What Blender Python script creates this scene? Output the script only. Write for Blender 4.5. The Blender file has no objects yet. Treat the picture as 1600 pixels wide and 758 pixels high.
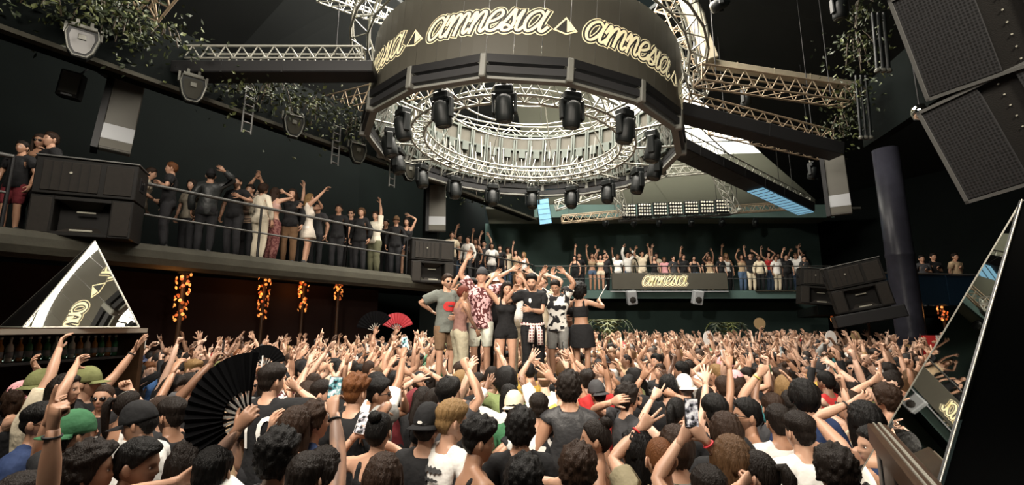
import bpy, bmesh, math, random
import numpy as np
from mathutils import Vector, Matrix, Euler, Quaternion
from mathutils.bvhtree import BVHTree

# ---------------------------------------------------------------- camera, world, light, exposure
SC = bpy.context.scene
COL = SC.collection
PITCH = math.radians(9.9)
FOC = 750.0                       # focal length in pixels of the 1600x758 frame
CAMZ = 2.3
cam_data = bpy.data.cameras.new('camera')
cam_data.sensor_width = 36.0
cam_data.lens = FOC / 1600.0 * 36.0
cam_data.clip_start = 0.05
cam_data.clip_end = 200
cam = bpy.data.objects.new('camera', cam_data)
COL.objects.link(cam)
cam.location = (0, 0, CAMZ)
cam.rotation_euler = (math.pi / 2 + PITCH, 0, 0)
SC.camera = cam

SC.view_settings.view_transform = 'Standard'
SC.view_settings.look = 'None'
SC.view_settings.gamma = 1.0
SC.view_settings.use_curve_mapping = False
SC.view_settings.exposure = 0.0

world = bpy.data.worlds.new('world')
SC.world = world
world.use_nodes = True
bgn = world.node_tree.nodes['Background']
bgn.inputs['Color'].default_value = (0.55, 0.72, 0.68, 1)
bgn.inputs['Strength'].default_value = 0.035


def area_light(name, loc, target, sx, sy, power, color):
    d = bpy.data.lights.new(name, 'AREA')
    d.shape = 'RECTANGLE'
    d.size = sx
    d.size_y = sy
    d.energy = power
    d.color = color
    o = bpy.data.objects.new(name, d)
    COL.objects.link(o)
    o.location = loc
    v = Vector(target) - Vector(loc)
    o.rotation_euler = v.to_track_quat('-Z', 'Y').to_euler()
    o['kind'] = 'helper'
    return o


# daylight through the roof openings
area_light('roof_daylight_main', (0.6, 11.5, 13.4), (0.6, 10.6, 0), 8.5, 8.5, 9200, (1.0, 0.93, 0.82))
area_light('roof_daylight_rear', (6.0, 22.5, 14.5), (5.6, 19.0, 10.5), 12.0, 8.0, 9000, (1.0, 0.97, 0.90))
area_light('roof_daylight_front', (-2.6, 0.5, 9.6), (0.3, 5.0, 1.2), 7.0, 3.5, 1700, (1.0, 0.91, 0.79))

# ---------------------------------------------------------------- pixel helpers (used once, to find real positions)
_c, _s = math.cos(PITCH), math.sin(PITCH)


def ray(px, py):
    u = (px - 800.0) / FOC
    v = (379.0 - py) / FOC
    return np.array([u, _c - v * _s, _s + v * _c])


def at_y(px, py, Y):
    r = ray(px, py)
    return Vector((0, 0, CAMZ)) + Vector(r * (Y / r[1]))


def at_z(px, py, Z):
    r = ray(px, py)
    return Vector((0, 0, CAMZ)) + Vector(r * ((Z - CAMZ) / r[2]))


# ---------------------------------------------------------------- materials
MATS = {}


def new_mat(name):
    m = bpy.data.materials.new(name)
    m.use_nodes = True
    nt = m.node_tree
    b = nt.nodes['Principled BSDF']
    MATS[name] = m
    return m, nt, b


def N(nt, kind, **kw):
    n = nt.nodes.new(kind)
    for k, v in kw.items():
        setattr(n, k, v)
    return n


def plain(name, col, rough=0.6, metal=0.0, noise=0.0, nscale=6.0, bump=0.0, bscale=40.0, emit=0.0, spec=0.5):
    m, nt, b = new_mat(name)
    b.inputs['Roughness'].default_value = rough
    b.inputs['Metallic'].default_value = metal
    b.inputs['Specular IOR Level'].default_value = spec
    b.inputs['Base Color'].default_value = (*col, 1)
    if noise > 0:
        tc = N(nt, 'ShaderNodeTexCoord')
        nz = N(nt, 'ShaderNodeTexNoise')
        nz.inputs['Scale'].default_value = nscale
        nz.inputs['Detail'].default_value = 6
        nt.links.new(tc.outputs['Object'], nz.inputs['Vector'])
        mx = N(nt, 'ShaderNodeMix', data_type='RGBA')
        mx.inputs['A'].default_value = (*[x * (1 - noise) for x in col], 1)
        mx.inputs['B'].default_value = (*[min(1, x * (1 + noise)) for x in col], 1)
        nt.links.new(nz.outputs['Fac'], mx.inputs['Factor'])
        nt.links.new(mx.outputs['Result'], b.inputs['Base Color'])
    if bump > 0:
        tc = N(nt, 'ShaderNodeTexCoord')
        nz = N(nt, 'ShaderNodeTexNoise')
        nz.inputs['Scale'].default_value = bscale
        nz.inputs['Detail'].default_value = 4
        nt.links.new(tc.outputs['Object'], nz.inputs['Vector'])
        bp = N(nt, 'ShaderNodeBump')
        bp.inputs['Strength'].default_value = bump
        bp.inputs['Distance'].default_value = 0.02
        nt.links.new(nz.outputs['Fac'], bp.inputs['Height'])
        nt.links.new(bp.outputs['Normal'], b.inputs['Normal'])
    if emit > 0:
        b.inputs['Emission Color'].default_value = (*col, 1)
        b.inputs['Emission Strength'].default_value = emit
    return m


def skin_mat():
    m, nt, b = new_mat('skin')
    oi = N(nt, 'ShaderNodeObjectInfo')
    at = N(nt, 'ShaderNodeAttribute', attribute_name='paint')
    tc = N(nt, 'ShaderNodeTexCoord')
    nz = N(nt, 'ShaderNodeTexNoise')
    nz.inputs['Scale'].default_value = 18
    nt.links.new(tc.outputs['Object'], nz.inputs['Vector'])
    hs = N(nt, 'ShaderNodeMix', data_type='RGBA')
    hs.blend_type = 'MULTIPLY'
    hs.inputs['B'].default_value = (0.86, 0.74, 0.70, 1)
    nt.links.new(nz.outputs['Fac'], hs.inputs['Factor'])
    nt.links.new(oi.outputs['Color'], hs.inputs['A'])
    mx = N(nt, 'ShaderNodeMix', data_type='RGBA')
    nt.links.new(at.outputs['Alpha'], mx.inputs['Factor'])
    nt.links.new(hs.outputs['Result'], mx.inputs['A'])
    nt.links.new(at.outputs['Color'], mx.inputs['B'])
    nt.links.new(mx.outputs['Result'], b.inputs['Base Color'])
    b.inputs['Roughness'].default_value = 0.45
    b.inputs['Specular IOR Level'].default_value = 0.45
    return m


def objcol_mat(name, rough, bump=0.0, bscale=10.0, vary=0.0, pattern=None, stretch=None, spec=0.3):
    m, nt, b = new_mat(name)
    oi = N(nt, 'ShaderNodeObjectInfo')
    tc = N(nt, 'ShaderNodeTexCoord')
    src = oi.outputs['Color']
    vec = tc.outputs['Object']
    if stretch:
        mp = N(nt, 'ShaderNodeMapping')
        mp.inputs['Scale'].default_value = stretch
        nt.links.new(vec, mp.inputs['Vector'])
        vec = mp.outputs['Vector']
    if pattern == 'stripe':
        w = N(nt, 'ShaderNodeTexWave', bands_direction='Z')
        w.inputs['Scale'].default_value = 9
        w.inputs['Distortion'].default_value = 0.6
        nt.links.new(vec, w.inputs['Vector'])
        r = N(nt, 'ShaderNodeValToRGB')
        r.color_ramp.interpolation = 'CONSTANT'
        r.color_ramp.elements[1].position = 0.5
        nt.links.new(w.outputs['Fac'], r.inputs['Fac'])
        mx = N(nt, 'ShaderNodeMix', data_type='RGBA')
        mx.inputs['B'].default_value = (0.03, 0.03, 0.035, 1)
        nt.links.new(r.outputs['Color'], mx.inputs['Factor'])
        nt.links.new(src, mx.inputs['A'])
        src = mx.outputs['Result']
    elif pattern in ('print', 'tattoo', 'floral', 'plaid'):
        w = N(nt, 'ShaderNodeTexNoise')
        w.inputs['Scale'].default_value = {'print': 9, 'tattoo': 26, 'floral': 22, 'plaid': 7}[pattern]
        w.inputs['Detail'].default_value = 1.5
        nt.links.new(vec, w.inputs['Vector'])
        r = N(nt, 'ShaderNodeValToRGB')
        r.color_ramp.elements[0].position = 0.49 if pattern != 'tattoo' else 0.50
        r.color_ramp.elements[1].position = 0.51 if pattern != 'tattoo' else 0.54
        nt.links.new(w.outputs['Fac'], r.inputs['Fac'])
        mx = N(nt, 'ShaderNodeMix', data_type='RGBA')
        mx.inputs['B'].default_value = {'print': (0.02, 0.02, 0.022, 1), 'tattoo': (0.06, 0.05, 0.05, 1),
                                        'floral': (0.10, 0.03, 0.03, 1), 'plaid': (0.02, 0.02, 0.03, 1)}[pattern]
        nt.links.new(r.outputs['Color'], mx.inputs['Factor'])
        nt.links.new(src, mx.inputs['A'])
        src = mx.outputs['Result']
    if vary > 0:
        nz = N(nt, 'ShaderNodeTexNoise')
        nz.inputs['Scale'].default_value = bscale
        nz.inputs['Detail'].default_value = 5
        nt.links.new(vec, nz.inputs['Vector'])
        mx = N(nt, 'ShaderNodeMix', data_type='RGBA')
        mx.blend_type = 'MULTIPLY'
        mx.inputs['B'].default_value = (1 - vary, 1 - vary, 1 - vary, 1)
        nt.links.new(nz.outputs['Fac'], mx.inputs['Factor'])
        nt.links.new(src, mx.inputs['A'])
        src = mx.outputs['Result']
    nt.links.new(src, b.inputs['Base Color'])
    b.inputs['Roughness'].default_value = rough
    b.inputs['Specular IOR Level'].default_value = spec
    if bump > 0:
        nz = N(nt, 'ShaderNodeTexNoise')
        nz.inputs['Scale'].default_value = bscale
        nz.inputs['Detail'].default_value = 3
        nt.links.new(vec, nz.inputs['Vector'])
        bp = N(nt, 'ShaderNodeBump')
        bp.inputs['Strength'].default_value = bump
        bp.inputs['Distance'].default_value = 0.03
        nt.links.new(nz.outputs['Fac'], bp.inputs['Height'])
        nt.links.new(bp.outputs['Normal'], b.inputs['Normal'])
    return m


skin_mat()
objcol_mat('cloth', 0.85, bump=0.7, bscale=9, spec=0.2)
objcol_mat('cloth_stripe', 0.85, bump=0.5, bscale=9, pattern='stripe', spec=0.2)
objcol_mat('cloth_print', 0.85, bump=0.5, bscale=9, pattern='print', spec=0.2)
objcol_mat('cloth_floral', 0.85, bump=0.5, bscale=9, pattern='floral', spec=0.2)
objcol_mat('leather', 0.45, bump=0.5, bscale=12, spec=0.3)
objcol_mat('hair', 0.55, bump=0.45, bscale=150, vary=0.7, stretch=(1, 1, .16), spec=0.18)
objcol_mat('paint_flat', 0.6)
plain('plastic_black', (0.012, 0.012, 0.013), 0.35)
plain('lens_black', (0.006, 0.006, 0.007), 0.08)
plain('shoe_black', (0.015, 0.015, 0.016), 0.5)


def m_attr(name):
    m, nt, b = new_mat(name)
    at = N(nt, 'ShaderNodeAttribute', attribute_name='paint')
    nt.links.new(at.outputs['Color'], b.inputs['Base Color'])
    b.inputs['Roughness'].default_value = 0.7
    return m


m_attr('vertex_paint')


# ---------------------------------------------------------------- mesh helpers
def mesh_arrays(name, V, F, mats=(), smooth=False, fmat=None, paint=None):
    """V (n,3) array, F list of index tuples or (m,3|4) array -> Mesh"""
    me = bpy.data.meshes.new(name)
    V = np.asarray(V, np.float32)
    if isinstance(F, np.ndarray):
        k = F.shape[1]
        me.vertices.add(len(V))
        me.vertices.foreach_set('co', V.ravel())
        me.loops.add(F.size)
        me.loops.foreach_set('vertex_index', F.astype(np.int32).ravel())
        me.polygons.add(len(F))
        me.polygons.foreach_set('loop_start', np.arange(0, F.size, k, dtype=np.int32))
        me.update(calc_edges=True)
    else:
        me.from_pydata([tuple(map(float, v)) for v in V], [], F)
        me.update()
    for m in mats:
        me.materials.append(MATS[m] if isinstance(m, str) else m)
    if smooth:
        me.polygons.foreach_set('use_smooth', np.ones(len(me.polygons), bool))
    if fmat is not None:
        me.polygons.foreach_set('material_index', np.asarray(fmat, np.int32))
    if paint is not None:
        a = me.attributes.new('paint', 'FLOAT_COLOR', 'POINT')
        a.data.foreach_set('color', np.asarray(paint, np.float32).ravel())
    return me


def link(name, data, parent=None, loc=None, rot=None, color=None):
    o = bpy.data.objects.new(name, data)
    COL.objects.link(o)
    if parent is not None:
        o.parent = parent
    if loc is not None:
        o.location = loc
    if rot is not None:
        o.rotation_euler = rot
    if color is not None:
        o.color = (*color[:3], 1)
    return o


def tag(o, label, cat, group=None, kind=None):
    o['label'] = label
    if cat:
        o['category'] = cat
    if group:
        o['group'] = group
    if kind:
        o['kind'] = kind
    return o


def structure(o, label=None, cat=None):
    o['kind'] = 'structure'
    if label:
        o['label'] = label
    if cat:
        o['category'] = cat
    return o


class MB:
    """collects boxes, bars, prisms into one mesh"""

    def __init__(self):
        self.V = []
        self.F = []

    def add(self, V, F):
        n = len(self.V)
        self.V += [tuple(v) for v in V]
        self.F += [tuple(i + n for i in f) for f in F]
        return self

    def box(self, c, s, M=None):
        x, y, z = s[0] / 2, s[1] / 2, s[2] / 2
        vs = [Vector((a * x, b * y, d * z)) for a in (-1, 1) for b in (-1, 1) for d in (-1, 1)]
        if M is not None:
            vs = [M @ v for v in vs]
        vs = [v + Vector(c) for v in vs]
        return self.add(vs, [(0, 1, 3, 2), (4, 6, 7, 5), (0, 4, 5, 1), (2, 3, 7, 6), (0, 2, 6, 4), (1, 5, 7, 3)])

    def bevbox(self, c, s, b, M=None):
        """box with chamfered edges"""
        x, y, z = s[0] / 2, s[1] / 2, s[2] / 2
        bm = bmesh.new()
        bmesh.ops.create_cube(bm, size=1)
        for v in bm.verts:
            v.co = Vector((v.co.x * s[0], v.co.y * s[1], v.co.z * s[2]))
        bmesh.ops.bevel(bm, geom=list(bm.edges), offset=b, segments=1, affect='EDGES')
        bm.verts.index_update()
        vs = [(M @ v.co if M is not None else v.co.copy()) + Vector(c) for v in bm.verts]
        fs = [[v.index for v in f.verts] for f in bm.faces]
        bm.free()
        return self.add(vs, fs)

    def bar(self, p, q, r, n=6, r2=None):
        p, q = Vector(p), Vector(q)
        d = q - p
        if d.length < 1e-6:
            return self
        z = d.normalized()
        x = z.orthogonal().normalized()
        y = z.cross(x)
        r2 = r if r2 is None else r2
        vs = []
        for (o, rr) in ((p, r), (q, r2)):
            for i in range(n):
                a = 2 * math.pi * i / n
                vs.append(o + x * (rr * math.cos(a)) + y * (rr * math.sin(a)))
        fs = [(i, (i + 1) % n, n + (i + 1) % n, n + i) for i in range(n)]
        fs += [tuple(range(n - 1, -1, -1)), tuple(range(n, 2 * n))]
        return self.add(vs, fs)

    def poly_tube(self, pts, r, n=6, closed=False):
        pts = [Vector(p) for p in pts]
        k = len(pts)
        rings = []
        ref = None
        for i, p in enumerate(pts):
            if closed:
                t = pts[(i + 1) % k] - pts[i - 1]
            else:
                t = pts[min(i + 1, k - 1)] - pts[max(i - 1, 0)]
            t.normalize()
            if ref is None:
                ref = t.orthogonal().normalized()
            x = (ref - t * ref.dot(t)).normalized()
            ref = x
            y = t.cross(x)
            rr = r[i] if isinstance(r, (list, tuple)) else r
            rings.append([p + x * (rr * math.cos(2 * math.pi * j / n)) + y * (rr * math.sin(2 * math.pi * j / n)) for j in range(n)])
        vs = [v for rg in rings for v in rg]
        fs = []
        for i in range(k if closed else k - 1):
            a, b = i * n, ((i + 1) % k) * n
            for j in range(n):
                fs.append((a + j, a + (j + 1) % n, b + (j + 1) % n, b + j))
        if not closed:
            fs += [tuple(range(n - 1, -1, -1)), tuple(range((k - 1) * n, k * n))]
        return self.add(vs, fs)

    def prism(self, poly, h, M):
        """poly: list of (x,y); extruded along local z from 0 to h, then M"""
        n = len(poly)
        vs = [M @ Vector((p[0], p[1], 0)) for p in poly] + [M @ Vector((p[0], p[1], h)) for p in poly]
        fs = [tuple(range(n - 1, -1, -1)), tuple(range(n, 2 * n))]
        fs += [(i, (i + 1) % n, n + (i + 1) % n, n + i) for i in range(n)]
        return self.add(vs, fs)

    def lathe(self, prof, n=16, M=None):
        """prof: list of (r,z)"""
        vs = []
        for (r, z) in prof:
            for i in range(n):
                a = 2 * math.pi * i / n
                v = Vector((r * math.cos(a), r * math.sin(a), z))
                vs.append(M @ v if M is not None else v)
        fs = []
        for k in range(len(prof) - 1):
            for i in range(n):
                fs.append((k * n + i, k * n + (i + 1) % n, (k + 1) * n + (i + 1) % n, (k + 1) * n + i))
        fs += [tuple(range(n - 1, -1, -1)), tuple(range((len(prof) - 1) * n, len(prof) * n))]
        return self.add(vs, fs)

    def mesh(self, name, mat, smooth=False):
        return mesh_arrays(name, np.array([tuple(v) for v in self.V]), self.F, [mat], smooth)

    def build(self, name, mat, parent=None, smooth=False, **kw):
        return link(name, self.mesh(name, mat, smooth), parent, **kw)


def empty(name, loc=(0, 0, 0), rot=(0, 0, 0)):
    o = bpy.data.objects.new(name, None)
    COL.objects.link(o)
    o.location = loc
    o.rotation_euler = rot
    o.empty_display_size = 0.2
    return o

# ================================================================ SETTING
plain('floor_dark', (0.02, 0.02, 0.02), 0.5, noise=.4, nscale=3, spec=.06)
plain('wall_dark', (0.0018, 0.0032, 0.0029), 0.75, noise=.35, nscale=1.5, spec=.06)
plain('wall_teal_haze', (0.075, 0.12, 0.11), 0.8, noise=.25, nscale=1.0, spec=.06)  # dark teal wall, colour raised to carry the haze at the rear
plain('wall_brown', (0.014, 0.008, 0.007), 0.8, noise=.4, nscale=1.2, spec=.06)
plain('roof_dark', (0.020, 0.022, 0.022), 0.85, noise=.2, nscale=.7, spec=.06)


def translucent(name, col, rough=.8):
    m, nt, b = new_mat(name)
    b.inputs['Base Color'].default_value = (*[c * .8 for c in col], 1)
    b.inputs['Roughness'].default_value = rough
    t = N(nt, 'ShaderNodeBsdfTranslucent')
    t.inputs['Color'].default_value = (*col, 1)
    mx = N(nt, 'ShaderNodeMixShader')
    mx.inputs[0].default_value = .6
    nt.links.new(b.outputs[0], mx.inputs[1])
    nt.links.new(t.outputs[0], mx.inputs[2])
    nt.links.new(mx.outputs[0], nt.nodes['Material Output'].inputs['Surface'])


translucent('roof_grey', (.20, .20, .17))
translucent('skylight', (.9, .9, .86))
plain('concrete', (0.036, 0.034, 0.025), 0.8, noise=.5, nscale=2.5, bump=.3, bscale=14, spec=.2)
plain('steel_black', (0.008, 0.008, 0.0085), 0.45, spec=.25)
plain('rail_steel', (0.10, 0.10, 0.095), 0.4, metal=.4)
plain('aluminium', (0.36, 0.355, 0.31), 0.38, metal=.35)
plain('aluminium_warm_lit', (0.30, 0.23, 0.155), 0.42, metal=.3)  # aluminium with the warm brown light on the trusses painted into its colour
plain('beam_black', (0.020, 0.020, 0.021), 0.5, spec=.2)
plain('beam_cream', (0.42, 0.37, 0.27), 0.6, noise=.2)
plain('column_dark', (0.022, 0.022, 0.03), 0.35, noise=.4, nscale=5, bump=.2, bscale=8, spec=.2)
plain('wood_dark', (0.035, 0.018, 0.009), 0.4, noise=.5, nscale=8, spec=.2)
plain('glass_blue', (0.012, 0.03, 0.055), 0.15)
plain('led_face', (0.062, 0.058, 0.046), 0.45, noise=.12, nscale=2, spec=.2)
plain('led_off', (0.075, 0.072, 0.062), 0.35, spec=.2)
plain('led_light', (0.26, 0.27, 0.28), 0.3)
plain('blue_lit', (0.22, 0.46, 0.62), 0.4, emit=.75)
plain('cream_lit', (0.80, 0.70, 0.44), 0.5, emit=.42)
plain('ink', (0.025, 0.024, 0.02), 0.6)
plain('amber_lit', (1.0, 0.36, 0.08), 0.4, emit=.9)
plain('amber_dim', (0.50, 0.11, 0.025), 0.4, emit=.4)
plain('bulb_lit', (0.8, 0.74, 0.6), 0.4, emit=.45)
plain('lamp_black', (0.006, 0.0075, 0.0075), 0.45, spec=.25)
plain('lamp_lens', (0.022, 0.021, 0.016), 0.25, spec=.3)
plain('lamp_rim', (0.09, 0.09, 0.075), 0.4, metal=.3)
plain('cable_grey', (0.12, 0.12, 0.105), 0.5)
plain('panel_back', (0.045, 0.055, 0.045), 0.6, noise=.4, nscale=5)
plain('mirror', (0.88, 0.88, 0.83), 0.015, metal=1.0)
plain('pyramid_black', (0.006, 0.006, 0.006), 0.25)
plain('edge_silver', (0.40, 0.38, 0.33), 0.3, metal=.6)
plain('speaker_box', (0.0075, 0.0068, 0.006), 0.55, bump=.15, bscale=120, spec=.2)
plain('speaker_panel', (0.017, 0.0145, 0.012), 0.7, noise=.3, nscale=14, spec=.2)
plain('horn_metal', (0.35, 0.34, 0.28), 0.4, metal=.3)
plain('leaf', (0.020, 0.030, 0.010), 0.55, noise=.5, nscale=9)
plain('leaf_pale', (0.075, 0.09, 0.025), 0.55, noise=.4, nscale=9)
plain('stem_brown', (0.05, 0.035, 0.02), 0.7)
plain('bottle_green', (0.03, 0.12, 0.05), 0.08)
plain('bottle_clear', (0.45, 0.45, 0.40), 0.08)
plain('bottle_amber', (0.25, 0.10, 0.02), 0.08)
plain('shelf_lit', (0.75, 0.95, 0.75), 0.5, emit=.5)


def grille_mat():
    m, nt, b = new_mat('grille')
    tc = N(nt, 'ShaderNodeTexCoord')
    mp = N(nt, 'ShaderNodeMapping')
    mp.inputs['Scale'].default_value = (46, 46, 46)
    v = N(nt, 'ShaderNodeTexVoronoi')
    v.inputs['Scale'].default_value = 1
    v.inputs['Randomness'].default_value = 0.15
    r = N(nt, 'ShaderNodeValToRGB')
    r.color_ramp.elements[0].position = .25
    r.color_ramp.elements[0].color = (.003, .003, .003, 1)
    r.color_ramp.elements[1].position = .55
    r.color_ramp.elements[1].color = (.022, .022, .023, 1)
    nt.links.new(tc.outputs['Object'], mp.inputs['Vector'])
    nt.links.new(mp.outputs['Vector'], v.inputs['Vector'])
    nt.links.new(v.outputs['Distance'], r.inputs['Fac'])
    nt.links.new(r.outputs['Color'], b.inputs['Base Color'])
    b.inputs['Roughness'].default_value = .45
    b.inputs['Metallic'].default_value = .2


grille_mat()

UNIT_BAR = MB().bar((0, 0, 0), (0, 0, 1), 1.0, 6)
_barmesh = {}


def rod(name, p, q, r, mat, parent):
    """one strut as its own object sharing a unit bar mesh"""
    if mat not in _barmesh:
        _barmesh[mat] = UNIT_BAR.mesh('unit_strut', mat, True)
    o = link(name, _barmesh[mat], parent)
    p, q = Vector(p), Vector(q)
    d = q - p
    o.location = p
    o.rotation_mode = 'QUATERNION'
    o.rotation_quaternion = d.to_track_quat('Z', 'Y')
    o.scale = (r, r, d.length)
    return o


def slab(name, poly, z0, z1, mat, parent=None):
    mb = MB()
    mb.prism(poly, z1 - z0, Matrix.Translation((0, 0, z0)))
    return mb.build(name, mat, parent)


# floor and walls
structure(slab('floor', [(-16, -3), (22, -3), (22, 29), (-16, 29)], -.2, 0, 'floor_dark'))

BL0, BL1 = Vector((-9.6, 4.95, 0)), Vector((-3.1, 14.4, 0))      # front edge of the gallery on this side
bl_d = (BL1 - BL0).normalized()
bl_n = Vector((-bl_d.y, bl_d.x, 0))                               # away from the dance floor
BM1 = Vector((1.0, 20.9, 0))                                      # corner with the rear gallery
bm_d = (BM1 - BL1).normalized()
bm_n = Vector((-bm_d.y, bm_d.x, 0))


def xy(v):
    return (v.x, v.y)


def wall_between(name, a, b, z0, z1, mat, th=.2):
    d = (b - a).normalized()
    n = Vector((-d.y, d.x, 0)) * th
    return structure(slab(name, [xy(a), xy(b), xy(b + n), xy(a + n)], z0, z1, mat))


wall_between('wall_left', BL0 + bl_n * 3.4 - bl_d * 4, BL1 + bl_n * 3.4 + bl_d * .6, 3.8, 9.2, 'wall_dark')
wall_between('wall_left_lower', BL0 + bl_n * 1.7 - bl_d * 4, BL1 + bl_n * 1.7 + bl_d * .3, 0, 3.45, 'wall_brown')
wall_between('wall_corner', BL1 + bl_n * 3.4 + bl_d * .6, Vector((-1.4, 24.6, 0)), 0, 9.4, 'wall_dark')
wall_between('wall_back', Vector((-1.4, 24.6, 0)), Vector((16.5, 24.6, 0)), 0, 7.6, 'wall_teal_haze')
wall_between('wall_right', Vector((16.0, 24.6, 0)), Vector((21, 14, 0)), 0, 9.4, 'wall_dark')
wall_between('wall_right_front', Vector((21, 14, 0)), Vector((14, -2, 0)), 0, 9.4, 'wall_dark')
# bulkhead over the side gallery
wall_between('wall_bulkhead_left', BL0 + bl_n * .05 - bl_d * 4, BL1 + bl_n * .05, 6.95, 8.3, 'wall_dark', .25)
wall_between('wall_bulkhead_corner', BL1 + bm_n * .05, BM1 + bm_n * .05, 6.95, 8.3, 'wall_dark', .25)
wall_between('wall_bulkhead_back', Vector((1.0, 21.2, 0)), Vector((14.6, 21.2, 0)), 7.15, 7.75, 'wall_teal_haze', .25)
wall_between('wall_bulkhead_right', Vector((9.4, 12.2, 0)), Vector((8.2, 5.0, 0)), 7.0, 8.6, 'wall_dark', .25)
# ledge strip along the bulkhead
for i, (a, b, n) in enumerate(((BL0 - bl_d * 4, BL1, bl_n), (BL1, BM1, bm_n))):
    structure(slab('trim_%d' % (i + 1), [xy(a - n * .12), xy(b - n * .12), xy(b + n * .05), xy(a + n * .05)], 6.95, 7.03, 'concrete'))

# roof: folded panels rising to the central opening
eave = [(-13.5, 3.5), (-9.2, 13), (-4.6, 21.5), (1.2, 25.0), (8.5, 25.0), (16.6, 25.0), (21.2, 14.5), (14, -3), (3, -5), (-9, -5)]
ocu = []
CEIL = []
for i in range(10):
    a = math.radians([200, 165, 128, 100, 75, 45, 10, -40, -80, -125][i])
    ocu.append((0.6 + 4.6 * math.cos(a), 12 + 4.6 * math.sin(a)))
for i in range(10):
    j = (i + 1) % 10
    ze, zo = 8.7, 12.4
    mt = 'roof_grey' if i in (3, 4) else 'roof_dark'
    lerp = lambda k, t: (eave[k][0] + (ocu[k][0] - eave[k][0]) * t, eave[k][1] + (ocu[k][1] - eave[k][1]) * t, ze + (zo - ze) * t)
    pieces = [(0, 1, mt)] if i != 4 else [(0, .40, 'roof_grey'), (.40, 1, 'skylight')]
    for (t0, t1, m2) in pieces:
        V = [lerp(i, t0), lerp(j, t0), lerp(j, t1), lerp(i, t1)]
        th = .12 if m2 == 'roof_dark' else .02
        V += [(x, y, z + th) for x, y, z in V]
        F = [(0, 1, 2, 3), (7, 6, 5, 4), (0, 4, 5, 1), (1, 5, 6, 2), (2, 6, 7, 3), (3, 7, 4, 0)]
        oc = structure(link('window_1' if m2 == 'skylight' else 'ceiling', mesh_arrays('ceiling', V, F, [m2])), 'bright translucent roof skylight' if m2 == 'skylight' else 'sloped fabric roof panel', None)
        CEIL.append(oc)
        if m2 == 'skylight':
            for q in range(1, 7):
                a_, b_ = Vector(lerp(i, t0 + (t1 - t0) * q / 7)), Vector(lerp(j, t0 + (t1 - t0) * q / 7))
                rod('glazing_bar', a_ - Vector((0, 0, .04)), b_ - Vector((0, 0, .04)), .03, 'cable_grey', oc)
            for q in (.25, .5, .75):
                a_, b_ = Vector(lerp(i, t0)).lerp(Vector(lerp(j, t0)), q), Vector(lerp(i, t1)).lerp(Vector(lerp(j, t1)), q)
                rod('glazing_bar', a_ - Vector((0, 0, .06)), b_ - Vector((0, 0, .06)), .035, 'cable_grey', oc)
# grey tent wall between rear bulkhead and roof
structure(slab('ceiling_soffit', [(-1.2, 21.4), (16, 21.4), (16, 24.8), (-1.2, 24.8)], 7.6, 7.7, 'roof_grey'))


# ---------------------------------------------------------------- galleries
def railing(parent, pts, z0, h, mids=(.5,), post_gap=1.9, r=.028, mat='rail_steel'):
    for a, b in zip(pts[:-1], pts[1:]):
        a, b = Vector(a), Vector(b)
        d = b - a
        n = max(1, round(d.length / post_gap))
        rod('rail', a + Vector((0, 0, z0 + h)), b + Vector((0, 0, z0 + h)), r * 1.25, mat, parent)
        for m in mids:
            rod('rail', a + Vector((0, 0, z0 + h * m)), b + Vector((0, 0, z0 + h * m)), r * .8, mat, parent)
        for i in range(n + 1):
            p = a + d * (i / n)
            rod('post', p + Vector((0, 0, z0 - .3)), p + Vector((0, 0, z0 + h)), r, 'steel_black', parent)


GZ = 3.8
g1 = empty('gallery', (0, 0, 0))
tag(g1, 'raised side gallery with concrete edge and black steel railing above the amber lights', 'balcony')
a, b = BL0 - bl_d * 4, BL1
slab('deck', [xy(a), xy(b), xy(b + bl_n * 3.6), xy(a + bl_n * 3.6)], GZ - .3, GZ, 'wall_dark', g1)
# rounded concrete nosing
nose = MB()
prof = [(0, .03), (-.10, .0), (-.16, -.10), (-.17, -.24), (-.12, -.36), (0, -.42), (.12, -.42), (.12, .03)]


def nosing(mb, a, b, n, z):
    vs, k = [], len(prof)
    for p in (a, b):
        for (o, h) in prof:
            q = p + n * o
            vs.append((q.x, q.y, z + h))
    fs = [(i, (i + 1) % k, k + (i + 1) % k, k + i) for i in range(k)] + [tuple(range(k - 1, -1, -1)), tuple(range(k, 2 * k))]
    mb.add(vs, fs)


nosing(nose, a, b, bl_n, GZ)
nose.build('concrete_edge', 'concrete', g1)
inset = bl_n * .12
railing(g1, [a + inset, BL0 + bl_d * 2.9 + inset], GZ, 1.2)
railing(g1, [BL0 + bl_d * 4.6 + inset, BL0 + bl_d * 9.3 + inset], GZ, 1.2)
railing(g1, [BL0 + bl_d * 9.3 + inset, BL1 + inset], GZ, 1.2)

g2 = empty('gallery', (0, 0, 0))
tag(g2, 'short corner gallery with railing behind the podium dancers', 'balcony')
slab('deck', [xy(BL1), xy(BM1), xy(BM1 + bm_n * 3.2), xy(BL1 + bm_n * 3.2)], GZ - .3, GZ, 'wall_dark', g2)
nose = MB()
nosing(nose, BL1, BM1, bm_n, GZ)
nose.build('concrete_edge', 'concrete', g2)
railing(g2, [BL1 + bm_n * .12 + bm_d * 1.4, BM1 + bm_n * .12], GZ, 1.15)

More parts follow.
